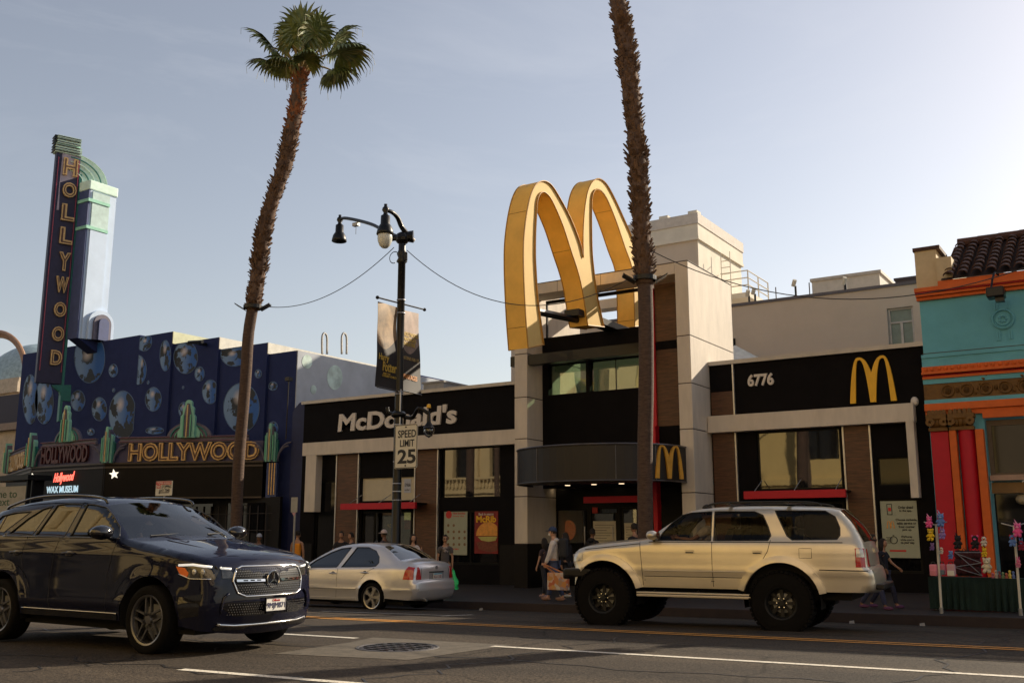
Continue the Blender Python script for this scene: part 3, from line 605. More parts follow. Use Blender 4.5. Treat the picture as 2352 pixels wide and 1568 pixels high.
for q_ in ((a_[0], a_[1], a_[3]-.015, a_[3]), (a_[0], a_[1], a_[2], a_[2]+.015), (a_[0], a_[0]+.015, a_[2], a_[3]), (a_[1]-.015, a_[1], a_[2], a_[3])): mb.box(q_[0], q_[1], YF-.036, YF-.03, q_[2], q_[3])
for k in range(5): b_ = rect('J', 408+(k % 2)*8, 790+k*10, 455, 794+k*10, YF-.034); mb.box(b_[0], b_[1], YF-.036, YF-.03, b_[2], b_[3])
q_ = at('J', 466, 812, YF-.03); mb.tube([(q_.x+.085*cos(t*pi/8), YF-.034, q_.z+.085*sin(t*pi/8)) for t in range(17)], .009, 4); mb.box(q_.x-.02, q_.x+.02, YF-.036, YF-.03, q_.z+.1, q_.z+.12)
mb.build('lettering', M['ink'], po)
mb = MB(); b_ = rect('J', 422, 568, 446, 594, YF-.036); mb.box(b_[0], b_[1], YF-.036, YF-.03, b_[2], b_[3]); b_ = rect('J', 436, 885, 560, 900, YF-.036); mb.box(b_[0], b_[1], YF-.036, YF-.03, b_[2], b_[3]); mb.build('red_mark', M['sign_red'], po)
def add_arches(mb, P, u, s0, s1, z0, z1, n0, d, n=14):
    W_ = (s1-s0); H = z1-z0; T_ = [k/n for k in range(n+1)]; X = lambda x, z: (s0+W_*x, z0+H*z)
    lo = [X(.235-.235*t, 1-t**2.6) for t in T_[::-1]]; ro = [X(.235+.3926*t*.675, 1-(t*.675)**2.6) for t in T_[1:]]
    ir = [X(.24+.20*t, .945*(1-t**2.8)) for t in T_[::-1]]; il = [X(.24-.115*t, .945*(1-t**2.8)) for t in T_[1:]]
    half = lo+ro+[X(.5, 0)]+ir+il
    full = lo+ro+[(2*X(.5, 0)[0]-x, z) for x, z in (lo+ro)[:-1][::-1]]
    inner = ir+il; full += [(2*X(.5, 0)[0]-x, z) for x, z in inner[::-1]]+inner
    mb.prismo(P, u, full[::-1], n0, n0+d)
def sign_m(name, label, v, x0, y0, x1, y1, Y, parent=None, d=.06, slant=None):
    r = rect(v, x0, y0, x1, y1, Y); mb = MB(); 
    add_arches(mb, (0, Y), UX, r[0], r[1], r[2], r[3], 0, d)
    if parent is None: o = mb.build(name, M['yellow']); tag(o, label, 'sign'); return o
    return mb.build(name, M['yellow'], parent)
sign_m('arch_sign', 'flat yellow double-arch emblem beside the street number on the dark wall', 'H', 1158, 262, 1580, 618, YF, d=.06)
b_ = rect('J', 410, 668, 475, 724, YF-.036); mb = MB(); add_arches(mb, (0, YF-.034), UX, b_[0], b_[1], b_[2], b_[3], 0, .004); mb.build('arch_mark', M['bun'], po)
# canopy emblem: on the curved front, right end
i0 = 24
p0 = Vector(arc[24]+(0,)); p1 = Vector(arc[31]+(0,)); u_ = (p1-p0); wl = u_.length; u_.normalize()
s0_, _z = avp('G', 1318, 1000, p0, u_); s1_, _z = avp('G', 1552, 1000, p0, u_); z1_ = avp('G', 1440, 868, p0, u_)[1]; z0_ = avp('G', 1440, 1148, p0, u_)[1]
mb = MB(); add_arches(mb, p0, u_, s0_, s1_, z0_, z1_, .16, .05); o = mb.build('arch_sign', mat('canopy_emblem', (.70, .36, .05), .45, metal=.3)); tag(o, 'small yellow double-arch emblem on the right end of the curved canopy', 'sign')
# lettering and number
a = at('N', 515, 700, YF); b = at('N', 1575, 632, YF); t_ = at('N', 1570, 467, YF)
mb = MB(); text_on(mb, "McDonald's", (0, YF), UX, a.x+.04, b.x, at('N', 1570, 636, YF).z, t_.z+.03, 0, .06, .032, .09); o = mb.build('wall_lettering', M['letter']); tag(o, 'cream raised lettering of the restaurant name on the dark wall', 'sign')
mb = MB(); text_rect(mb, '6776', 'H', 305, 398, 532, 484, YF, .05, .035); o = mb.build('house_number', M['letter']); tag(o, 'cream street number 6776 on the dark wall of the right wing', 'sign')
# awning rails
for nme, v, x0, y0, x1, y1, lab in (('awning_rail', 'N', 540, 1348, 1205, 1392, 'narrow red canopy bar over the left entrance beside the wood panels'), ('awning_rail', 'H', 270, 1390, 1142, 1440, 'narrow red canopy bar under the big right window above the gold off-roader')):
    r = rect(v, x0, y0, x1, y1, YF-.7)
    t_ = thing(nme, lab, 'awning', ((r[0]+r[1])/2, YF-.7, r[2]), 0, 'red canopy bars'); MB().box(r[0], r[1], YF-.72, YF-.62, r[2], r[3]).build('bar', M['red'], t_, bevel=.008)
    mb = MB(); mb.box(r[0]+.03, r[1]-.03, YF-.62, YF-.02, r[3]-.05, r[3]-.01); mb.build('shelf', M['black_frame'], t_)
    mb = MB()
    for k in (.1, .5, .9): xx = r[0]+(r[1]-r[0])*k; mb.tube([(xx, YF-.62, r[3]), (xx, YF, r[3]+.3)], .012, 6)
    mb.build('stay', M['trim'], t_)
# wall lamp by the turquoise building
q = at('H', 1722, 622, YF-.1); o = MB().sphere((q.x, YF-.02, q.z), .12, 16, 8, .8, .8, 1).build('wall_lamp', M['letter'], smooth=True); tag(o, 'small round cream wall lamp at the right end of the dark wall', 'lamp')
# ================================================================== GIANT ARCH SIGN (stands across the facade)
XM, DM = -12.8, .52
outl = [(265, 1535), (250, 1350), (240, 1200), (228, 950), (224, 750), (228, 600), (245, 440), (270, 300), (298, 205), (335, 140), (385, 113), (432, 122), (480, 165), (540, 262), (600, 372), (660, 505), (710, 645), (738, 765),
        (736, 700), (735, 560), (743, 410), (755, 300), (775, 200), (810, 125), (858, 93), (905, 108), (950, 160), (1010, 272), (1080, 425), (1140, 562), (1190, 690), (1235, 850), (1265, 1000), (1285, 1150), (1302, 1345),
        (1175, 1350), (1172, 1220), (1168, 1075), (1150, 850), (1092, 680), (1032, 500), (980, 362), (930, 250), (885, 193), (850, 183), (825, 205), (812, 255), (808, 350), (808, 500), (812, 700), (825, 850), (850, 1050), (880, 1200), (915, 1355),
        (775, 1340), (745, 1150), (715, 980), (680, 850), (640, 730), (600, 605), (560, 485), (500, 342), (450, 248), (400, 205), (365, 228), (345, 290), (338, 400), (330, 550), (328, 750), (335, 900), (345, 1050), (367, 1250), (400, 1505)]
AP = []
def seg(lst): return [(p.x, p.y) for p in smooth_path([(x, y, 0) for x, y in lst], 4)]
O2 = seg(outl[0:18])+seg(outl[18:35])[0:]+seg(outl[35:54])+seg(outl[54:])
O3 = [ax('F', x, y, XM) for x, y in O2]
mb = MB(); V2, F2 = fill2d([(p.y, p.z) for p in O3], step=.35)
n = len(V2)
mb.add([(XM, y, z) for y, z in V2]+[(XM-DM, y, z) for y, z in V2], [f for f in F2]+[tuple(i+n for i in f)[::-1] for f in F2])
ga = thing('giant_arch_sign', 'huge tilted three-dimensional yellow double-arch sign leaning out of the cream tower', 'sign', (XM-DM/2, 24.4, 5.8))
mb.build('arch_face', mat('arch_face', (.62, .42, .14), .75, var=.08, scale=1.5, bump=.1, bscale=25), ga)
sd = MB(); m_ = len(O3)
sd.add([p+Vector((.03, 0, 0)) for p in O3]+[p-Vector((DM+.02, 0, 0)) for p in O3], [(i, (i+1) % m_, (i+1) % m_+m_, i+m_) for i in range(m_)])
sd.build('arch_side', mat('arch_side', (.84, .48, .09), .6, var=.14, scale=1.4, bump=.1, bscale=25), ga)
seam_m = mat('seam', (.25, .12, .02), .7); rim = MB(); rim.tube([p+Vector((.03, 0, 0)) for p in O3]+[O3[0]+Vector((.03, 0, 0))], .018, 5); rim.tube([p-Vector((DM+.02, 0, 0)) for p in O3]+[O3[0]-Vector((DM+.02, 0, 0))], .018, 5); rim.build('edge_trim', mat('arch_edge', (.40, .20, .03), .6), ga)
for k in range(4, m_, 22):
    p = O3[k]; nx = O3[(k+1) % m_]; t = (nx-p).normalized(); nn = Vector((0, t.z, -t.y))
    MB().tube([p, p-Vector((DM, 0, 0))], .007, 4).build('panel_seam', seam_m, ga)
ms = MB(); 
q1 = at('F', 385, 1330, 24.2); q2 = at('F', 880, 1375, 25.3)
ms.tube([(XM-.3, 21.1, q1.z-.35), (XM-.3, 25.6, deck_z+.1)], .10, 8); ms.box(XM-DM+.05, XM-.02, 23.2, 26.4, deck_z-.02, deck_z+.16); ms.build('support_beam', M['black_metal'], ga)
# ================================================================== WAX MUSEUM
mu = thing('museum_building', 'dark blue building painted with floating globes and topped by a stepped parapet', 'building', (-35, 26, 0))
MS = [(-43.9, -35.38, 9.48, 26.0), (-35.38, -33.3, 9.40, 26.0), (-33.3, -30.62, 8.90, 26.12), (-30.62, -28.02, 8.43, 26.24), (-28.02, -26.57, 8.0, 26.36)]
for x0, x1, zt, y in MS: MB().box(x0, x1-.002, y, 44, -1, zt).build('wall', M['museum'], mu)
sm_ = MB(); sm_.box(-26.571, -26.53, 26.37, 40, 4.2, 8.0); sm_.build('side_wall', M['museum_grey'], mu)
for (x0, x1, zt, y), (_a, _b, zn, _c) in zip(MS[1:], MS[2:]): MB().box(x1-.002, x1+.03, y+.01, 33, zn, zt).build('parapet_return', mat('parapet_return', (.60, .62, .42) if zt > 9.2 else (.68, .66, .58), .8, var=.15), mu)
MB().box(-43.93, -43.9, 26.02, 44, 0, 9.46).build('side_wall', M['museum'], mu)
mb = MB()
for i, p in enumerate(((-26.5, 30.9), (-26.5, 33.4))):
    x, y = p; mb.tube(smooth_path([(x, y, 7.9), (x, y, 9.2), (x, y+.25, 9.45), (x, y+.5, 9.2), (x, y+.5, 7.9)], 5), .035, 6)
mb2 = MB()
for a, b, c in ((749, 765, 815), (789, 795, 820)):
    pass
for v0 in (745, 790):
    pts = [ax('O', v0-5, 813, -26.6), ax('O', v0-5, 775, -26.6), ax('O', v0, 765, -26.6), ax('O', v0+6, 775, -26.6), ax('O', v0+6, 813, -26.6)]
    MB().tube(smooth_path(pts, 5), .045, 6).build('roof_pipe', M['grey_metal'], mu)
# painted globes: (view coords centre x,y, rx, ry)
GL = [('B', 690, 350, 118, 195), ('B', 1108, 225, 60, 75), ('B', 1272, 335, 42, 118), ('B', 1410, 345, 92, 125), ('B', 872, 450, 34, 50), ('B', 1065, 445, 62, 112), ('B', 1517, 472, 37, 55), ('B', 1765, 318, 104, 92),
      ('B', 235, 670, 58, 190), ('B', 340, 690, 72, 170), ('B', 600, 680, 55, 80), ('B', 765, 745, 57, 90), ('B', 945, 790, 105, 185), ('B', 1180, 670, 62, 92), ('B', 1600, 610, 62, 92), ('B', 1820, 730, 138, 190),
      ('B', 1395, 750, 40, 60), ('B', 1950, 468, 26, 32), ('B', 2045, 560, 34, 34), ('B', 2045, 885, 38, 50), ('B', 1190, 910, 70, 28), ('B', 1140, 540, 9, 14), ('B', 875, 600, 10, 14), ('B', 1390, 577, 8, 11), ('B', 700, 920, 28, 26)]
for v, cx, cy, rx, ry in GL:
    pts = []
    for k in range(36):
        a = 2*pi*k/36; p = at(v, cx+rx*cos(a), cy+ry*sin(a), 26.0); pts.append(p)
    c = at(v, cx, cy, 26.0); yy = 26.0
    for x0, x1, zt, y in MS:
        if x0 <= c.x < x1: yy = y; blk = (x0, x1, zt)
    P2 = [(min(max(p.x, blk[0]+.01), blk[1]-.01), min(p.z, blk[2]-.03)) for p in pts]
    o = MB().prismo((0, yy), UX, P2, 0, .008)
    for q in o.v: q -= Vector((c.x, 0, c.z))
    g = o.build('painted_globe', M['globe'], mu); g.location = (c.x, 0, c.z)
    k = MB().tube([(x, yy-.009, z) for x, z in P2]+[(P2[0][0], yy-.009, P2[0][1])], .018, 4); k.build('globe_rim', mat('rim_blue', (.10, .16, .28), .7), g)
    for q in k.v: pass
    for ch in g.children: ch.location = (-c.x, 0, -c.z)
for v, cx, cy, rx, ry in (('N', 240, 85, 45, 62), ('N', 487, 225, 68, 110), ('N', 297, 333, 27, 40)):
    pts = [ax(v, cx+rx*cos(2*pi*k/30), cy+ry*sin(2*pi*k/30), -26.53) for k in range(30)]
    MB().prism([p+Vector((.003, 0, 0)) for p in pts], (.008, 0, 0)).build('painted_globe', M['pale_globe'], mu)
# small blue wing between museum and restaurant
wg = MB(); q = at('B', 2270, 740, 26.2); wg.box(-26.55, -25.74, 26.25, 40, -1, q.z-.1)
wg.prismo((0, 26.25), UX, [(-26.5, q.z-.1), (-25.75, q.z-.1), (-25.75, q.z+.25), (-26.1, q.z+.1), (-26.2, q.z+.22), (-26.5, q.z-.02)], -.3, 0)
wg.build('connecting_wall', mat('wing_blue', (.012, .018, .075), .6), mu)
mb = MB(); p = ax('B', 2205, 515, -26.5); mb.box(-26.5, -26.3, p.y-.1, p.y+.1, p.z-.08, p.z+.06); mb.tube([(-26.4, p.y, p.z), (-26.42, p.y, p.z-2.2)], .02, 5); mb.build('conduit', M['black_metal'], mu)
for p in (at('B', 1580, 250, 26.05),): mb = MB(); mb.box(p.x-.1, p.x+.1, p.y-.5, p.y, p.z-.05, p.z+.05); mb.tube([(p.x-.4, p.y-.5, p.z+.05), (p.x+.4, p.y-.5, p.z)], .07, 8); mb.build('floodlight', M['black_metal'], mu)
# ground floor under the marquee
mb = MB(); mb.box(-43.8, -26.6, 25.86, 25.98, -1, 2.6); mb.build('shop_front', M['base_stone'], mu)
for i in range(6):
    x = -43+i*2.75; mb = MB(); mb.box(x, x+1.9, 25.82, 25.86, .2, 2.4); mb.build('shop_window', M['win_dark'], mu)
mb = MB()
for i in range(40): x = -43.6+i*.42; mb.box(x, x+.03, 25.78, 25.81, -.4, 2.3)
for k in range(4): mb.box(-43.6, -26.9, 25.785, 25.805, .2+k*.6, .22+k*.6)
mb.build('grille', mat('dark_grille', (.03, .022, .02), .6), mu)
# ---- marquee
mq = thing('marquee', 'trapezoid theatre marquee reading HOLLYWOOD with teal finials along the museum front', 'marquee', (-36, 24.5, 3.2))
MP = [Vector((-44.1, 25.94, 0)), Vector((-38.05, 23.40, 0)), Vector((-33.45, 23.46, 0)), Vector((-27.58, 25.85, 0))]
FB = at('B', 2090, 1425, 25.8).z
ZB, ZP = 3.92, 4.66
pl = []
for i in range(3):
    P, Q = MP[i], MP[i+1]; u = (Q-P); w = u.length; u.normalize(); pl.append((P, u, w))
    ztop = ZP if i < 2 else ZP
    MB().obox(P, u, 0, w, -.5, 0, ZB, ZP).build('sign_panel', mat('panel_lilac', (.055, .05, .115), .6), mq)
    mb = MB(); mb.obox(P, u, -.05, w+.05, -.3, .04, FB, ZB); mb.build('fascia', mat('marquee_fascia', (.007, .0055, .006), .5, var=.2, spec=.15), mq)
    mb = MB()
    for z in (FB+.03, ZB-.03, (FB+ZB)/2+.5): mb.obox(P, u, -.05, w+.05, .04, .07, z-.03, z+.03)
    mb.build('fascia_rail', mat('fascia_rail', (.05, .035, .03), .45), mq)
MB().add([(MP[0].x, 26, FB+.02), (MP[1].x, MP[1].y, FB+.02), (MP[2].x, MP[2].y, FB+.02), (MP[3].x, 26, FB+.02), (MP[0].x, 26, ZP-.05), (MP[1].x, MP[1].y+.2, ZP-.05), (MP[2].x, MP[2].y+.2, ZP-.05), (MP[3].x, 26, ZP-.05)], [(3, 2, 1, 0), (4, 5, 6, 7)]).build('marquee_slab', M['base_stone'], mq)
def mtext(i, v, x0, x1, y0, y1, m, d, bold, s='HOLLYWOOD', n0=0.02):
    P, u, w = pl[i]; s0, _ = avp(v, x0, (y0+y1)/2, P, u); s1, _ = avp(v, x1, (y0+y1)/2, P, u); _, zb = avp(v, (x0+x1)/2, y1, P, u); _, zt = avp(v, (x0+x1)/2, y0, P, u)
    mb = MB(); text_on(mb, s, P, u, s0, s1, zb, zt, n0, d, bold); return mb, (s0, s1, zb, zt)
mb, e = mtext(2, 'B', 1000, 2000, 1000, 1142, None, .10, .045); mb.build('channel_lettering', M['gold_neon'], mq)
mb, e = mtext(2, 'B', 1004, 1996, 1008, 1134, None, .105, -.012); mb.build('neon_lettering', M['letter_face'], mq)
mb, e = mtext(1, 'B', 335, 690, 1028, 1160, None, .10, .03); mb.build('channel_lettering', M['dark_red'], mq)
mb, e = mtext(0, 'B', 78, 205, 1090, 1215, None, .10, .03); mb.build('channel_lettering', M['gold_neon'], mq)
def cornice(i, a, b, z, h1=.16):
    P, u, w = pl[i]; mb = MB(); mb.obox(P, u, a, b, 0, .09, z-.02, z+.07); mb.obox(P, u, a+.02, b-.02, 0, .06, z+.07, z+h1); mb.obox(P, u, a, b, 0, .1, z+h1, z+h1+.05)
    mb.build('cornice', M['lilac'], mq)
    mb = MB()
    for dz, rr in ((.03, .12), (h1+.02, .13)): mb.tube([P+u*s+Vector((u.y, -u.x, 0))*rr+Vector((0, 0, z+dz)) for s in (a, b)], .012, 5)
    mb.build('neon_tube', mat('dull_neon', (.20, .07, .09), .4), mq)
def finial(i, sc_, hz, w0, zb, hgt, tall=True):
    """stepped art-deco finial with quarter-round shoulders on panel i at s=sc_"""
    P, u, w = pl[i]; col = M['mint']
    def pr_(pts, n0, n1, m, nm): MB().prismo(P, u, pts, n0, n1).build(nm, m, mq)
    H = hgt; k = 14
    sh = [(sc_-w0*cos(pi*j/(2*k))*1.0, zb+H*.42*sin(pi*j/(2*k))) for j in range(k+1)]
    sh = sh+[(2*sc_-s, z) for s, z in sh[::-1]]; pr_(sh, 0, .10, M['lilac'], 'finial_shoulder')
    for q, wr in enumerate((.80, .62)):
        ar = MB(); ar.tube([P+u*(sc_-w0*wr*cos(pi*j/k))+Vector((u.y, -u.x, 0))*.12+Vector((0, 0, zb+.02+H*.42*wr*sin(pi*j/k))) for j in range(k+1)], .02 if q else .03, 5); ar.build('neon_arc', M['neon_green'] if q else M['teal'], mq)
    pr_([(sc_-w0*.5, zb+.02), (sc_-w0*.5, zb+H*.16), (sc_-w0*.36, zb+H*.3), (sc_-w0*.2, zb+H*.34), (sc_+w0*.2, zb+H*.34), (sc_+w0*.36, zb+H*.3), (sc_+w0*.5, zb+H*.16), (sc_+w0*.5, zb+.02)], .10, .14, col, 'finial_fan')
    cw = w0*.24
    col_ = [(sc_-cw*1.35, zb), (sc_-cw*1.35, zb+H*.55), (sc_-cw, zb+H*.62), (sc_-cw, zb+H*.78), (sc_-cw*.62, zb+H*.84), (sc_-cw*.62, zb+H*.93), (sc_-cw*.35, zb+H*.985), (sc_, zb+H)]
    col_ = col_+[(2*sc_-s, z) for s, z in col_[:-1][::-1]]; pr_(col_, .14, .26, M['mint'], 'finial_column')
    pr_([(sc_-cw*.8, zb+.05), (sc_-cw*.8, zb+H*.5), (sc_-cw*.5, zb+H*.72), (sc_-cw*.22, zb+H*.9), (sc_+cw*.22, zb+H*.9), (sc_+cw*.5, zb+H*.72), (sc_+cw*.8, zb+H*.5), (sc_+cw*.8, zb+.05)], .26, .29, M['lilac'], 'finial_inlay')
    for dx in (-.55, 0, .55):
        mb = MB(); mb.tube([P+u*(sc_+cw*dx*1.2)+Vector((u.y, -u.x, 0))*.31+Vector((0, 0, z)) for z in (zb, zb+H*(.86 if dx == 0 else .6))], .028, 5); mb.build('neon_tube', M['neon_green'] if dx else M['gold_neon'], mq)
for i in range(3): cornice(i, .55 if i else .3, pl[i][2]-.55, ZP-.0)
fc, _ = avp('B', 1465, 900, *pl[2][:2]); zt_ = avp('B', 1465, 680, *pl[2][:2])[1]; zb_ = avp('B', 1465, 968, *pl[2][:2])[1]; fw = avp('B', 1635, 930, *pl[2][:2])[0]-fc
finial(2, fc, 0, fw, zb_, zt_-zb_)
fc, _ = avp('B', 540, 900, *pl[1][:2]); zt_ = avp('B', 540, 722, *pl[1][:2])[1]; zb_ = avp('B', 540, 1000, *pl[1][:2])[1]; fw = avp('B', 640, 930, *pl[1][:2])[0]-fc
finial(1, fc, 0, fw, zb_, zt_-zb_)
def corner_post(P, u, s0, v, yt, yb, w_, name='corner_finial'):
    zt_ = avp(v[0], v[1], yt, P, u)[1]; zb2 = avp(v[0], v[1], yb, P, u)[1]; sc_ = avp(v[0], v[1], yb, P, u)[0]; H = zt_-zb2
    for kk, (wr, hr) in enumerate(((1, .62), (.72, .8), (.45, .93), (.2, 1.0))):
        c_ = [(sc_-w_*wr, zb2), (sc_-w_*wr, zb2+H*(hr-.06)), (sc_-w_*wr*.6, zb2+H*hr), (sc_+w_*wr*.6, zb2+H*hr), (sc_+w_*wr, zb2+H*(hr-.06)), (sc_+w_*wr, zb2)]
        MB().prismo(P, u, c_, .0, .12+.05*kk).build(name, (M['teal'], M['mint'], M['lilac'], M['mint'])[kk], mq)
    for dx in (-.55, .0, .55):
        MB().tube([P+u*(sc_+w_*dx)+Vector((u.y, -u.x, 0))*.31+Vector((0, 0, z)) for z in (zb2+.05, zb2+H*(.85-abs(dx)*.3))], .025, 5).build('neon_tube', M['neon_green'] if dx else M['gold_neon'], mq)
    for sg in (-1, 1):
        mb = MB()
        for rr in (1.9, 1.55):
            mb.tube([P+u*(sc_+sg*w_*1.0+sg*rr*w_*(1-cos(a*pi/20)))+Vector((u.y, -u.x, 0))*.1+Vector((0, 0, zb2+H*.5*sin(a*pi/20)*rr/1.9)) for a in range(11)], .035, 5)
        mb.build('scroll', M['lilac'], mq)
corner_post(pl[2][0], pl[2][1], 0, ('B', 835, 0), 885, 1160, .26); corner_post(pl[2][0], pl[2][1], 0, ('B', 2090, 0), 860, 1150, .26)
corner_post(pl[1][0], pl[1][1], 0, ('B', 258, 0), 932, 1190, .22); corner_post(pl[0][0], pl[0][1], 0, ('B', 75, 0), 1020, 1240, .22)
P, u, w = pl[2]; s_, z_ = avp('B', 2105, 1160, P, u); z2 = avp('B', 2105, 1425, P, u)[1]; MB().obox(P, u, s_-.2, s_+.2, 0, .16, z2, z_).build('corner_drop', M['pylon_blue'], mq)
mb = MB(); [mb.obox(P, u, s_-.1+.1*k, s_-.06+.1*k, .16, .19, z2+.1, z_) for k in range(3)]; mb.build('neon_tube', M['gold_neon'], mq)
def star(P, u, v, cx, cy, r_, nm='star'):
    pts = []
    for k in range(10):
        a = pi/2+k*pi/5+.12; rr = r_ if k % 2 == 0 else r_*.42; pts.append(avp(v, cx+rr*cos(a), cy-rr*sin(a), P, u))
    return MB().prismo(P, u, pts, .075, .11).build(nm, M['white_glow'], mq)
star(*pl[2][:2], 'B', 887, 1246, 38); star(*pl[1][:2], 'B', 268, 1272, 34)
P, u, w = pl[1]
def neon_text(s, x0, x1, y0, y1, m, shear=0, bold=.01, slope=0, n0=.08):
    s0, zt = avp('B', x0, y0, P, u); s1, zb = avp('B', x1, y1, P, u); mb = MB(); text_on(mb, s, P, u, s0, s1, zb, zt, n0, .02, bold, shear, slope); mb.build('neon_lettering', m, mq)
neon_text('Hollywood', 428, 568, 1240, 1325, M['red_glow'], .25, .012, .05)
neon_text('WAX MUSEUM', 376, 612, 1340, 1384, M['blue_letter'], 0, .015)
# ---- blade sign on its pylon
bl = thing('blade_sign', 'tall vertical dark HOLLYWOOD sign with mint crown and pale pylon above the museum', 'sign', (-38.8, 25, 9))
BP, BQ = Vector((-39.47, 24.05, 0)), Vector((-39.12, 25.0, 0)); bu = (BQ-BP).normalized(); bw = (BQ-BP).length
zt_b = 17.82; zb_b = avp('B', 420, 548, BP, bu)[1]
MB().obox(BP, bu, 0, bw, -.34, 0, zb_b, zt_b).build('sign_panel', mat('blade_navy', (.022, .020, .058), .55), bl)
MB().obox(BP, bu, bw, bw+.1, -.30, .05, zb_b-1.6, zt_b-.8).build('teal_edge', M['teal'], bl)
rs = [avp('A', 490, 258, BP, bu), avp('A', 635, 300, BP, bu), avp('A', 610, 450, BP, bu), avp('A', 470, 490, BP, bu), avp('A', 460, 705, BP, bu), avp('A', 443, 705, BP, bu)]
MB().prismo(BP, bu, rs, 0, .015).build('pale_field', mat('pale_field', (.36, .32, .40), .6), bl)
mb = MB()
for sx in (.1, bw-.06): mb.tube([BP+bu*sx+Vector((bu.y, -bu.x, 0))*.04+Vector((0, 0, z)) for z in (zb_b+.5, zt_b-.2)], .02, 5)
mb.build('neon_tube', mat('neon_off', (.30, .05, .09), .4), bl)
LT = [('H', 'A', 492, 605, 300, 448), ('O', 'A', 485, 603, 490, 618), ('L', 'A', 478, 578, 658, 800), ('L', 'A', 465, 565, 840, 982), ('Y', 'A', 455, 558, 1035, 1192), ('W', 'A', 432, 553, 1225, 1363), ('O', 'A', 418, 538, 1425, 1552), ('O', 'B', 395, 512, 108, 232), ('D', 'B', 385, 492, 290, 416)]
for ch, v, x0, x1, y0, y1 in LT:
    ym = (y0+y1)/2; s0 = avp(v, x0, ym, BP, bu)[0]; s1 = avp(v, x1, ym, BP, bu)[0]; zz0 = avp(v, (x0+x1)/2, y1-5, BP, bu)[1]; zz1 = avp(v, (x0+x1)/2, y0+6, BP, bu)[1]
    s0 = max(.12, s0); s1 = min(bw-.08, max(s1, s0+.6))
    o = MB(); text_on(o, ch, BP, bu, s0, s1, zz0, zz1, .02, .10, .05); o.build('letter', M['gold_neon'], bl)
    o = MB(); text_on(o, ch, BP, bu, s0+.05, s1-.05, zz0+.05, zz1-.05, .10, .024, -.015); o.build('letter_inset', M['letter_face'], bl)
px0, px1 = -38.94, -38.26
pz = 16.6
MB().box(px0, px1, 25.05, 26.35, 9.5, pz-.45).build('pylon', M['pylon'], bl)
MB().box(px0-.02, px1-.0, 24.98, 25.05, 9.5, pz-.45).build('pylon_front', M['pylon_blue'], bl)
MB().box(px0-.05, px1+.05, 24.95, 26.4, pz-.45, pz).build('pylon_cap', M['crown_mint'], bl, bevel=.05)
for v, y0, y1 in (('A', 622, 652), ('A', 838, 870)):
    z = ax(v, 720, y0, px1).z; z2 = ax(v, 720, y0+24, px1).z; MB().box(px0-.02, px1+.09, 24.93, 26.0, z2, z).build('pylon_ledge', M['mint'], bl)
zl = ax('A', 720, 850, px1).z
MB().box(px1, px1+.07, 25.15, 26.0, 9.5, zl-.1).build('pylon_rib', M['pylon'], bl)
MB().box(px1, px1+.05, 25.15, 26.0, zl+.05, pz-.5).build('pylon_rib', mat('pylon_mint', (.42, .56, .55), .7), bl)
# round-headed fins at the pylon foot
for k, (r_, dx) in enumerate(((.62, .10), (.42, .2), (.24, .3))):
    P0 = Vector((px1, 25.35, 0)); zc = ax('B', 740, 130, px1).z+.2
    pts = [(.62-r_, 9.5)]+[(.62-r_*cos(pi*j/14), zc+r_*sin(pi*j/14)) for j in range(15)]+[(.62+r_, 9.5)]
    MB().prismo(P0, (0, 1), pts, 0, dx+.1).build('fin', (M['pylon'], M['lilac'], M['pylon_blue'])[k], bl)
# crown
P0 = BP-bu*.05
MB().add([(px0, 25.05, 9.5), (px1, 25.05, 9.5), (px1, 26, 9.0), (px0, 26, 9.0), (px0, 26.02, 9.5), (px1, 26.02, 9.5)], [(0, 3, 2, 1), (0, 4, 3), (1, 2, 5), (0, 1, 5, 4)]).build('corbel', M['museum'], bl)
for k in range(6):
    z0 = zt_b+.02+k*.125+(.04 if k > 2 else 0); ext = .0 if k < 3 else -.05
    MB().obox(P0, bu, -.02-ext, bw*(1.0 if k > 2 else 1.06), -.42, .07+.03*(k % 2), z0, z0+.115).build('crown_step', M['crown_mint'], bl)
    MB().obox(P0, bu, -.1, bw*.97, -.46, .13, z0+.05, z0+.075).build('crown_rod', M['black_metal'], bl)
for k in range(5):
    r0 = 1.62-k*.26; c_s, c_z = bw-.42, 16.65
    pts = [(c_s+r0*cos(a*pi/32), c_z+1.28*r0/1.62*sin(a*pi/32)) for a in range(17)]
    if k == 0: MB().prismo(BP, bu, pts+[(c_s, c_z)], -.3, -.02).build('crown_quadrant', M['crown_mint'], bl)
    MB().tube([BP+bu*s+Vector((bu.y, -bu.x, 0))*.03+Vector((0, 0, z)) for s, z in pts], .03, 5).build('crown_arc', M['teal'] if k % 2 else M['crown_mint'], bl)
mb = MB(); q = [avp('B', *p, BP, bu) for p in ((400, 560), (545, 560), (540, 685), (475, 680), (455, 610), (420, 585))]; mb.prismo(BP, bu, q, -.2, .04); mb.build('bracket', M['teal'], bl)
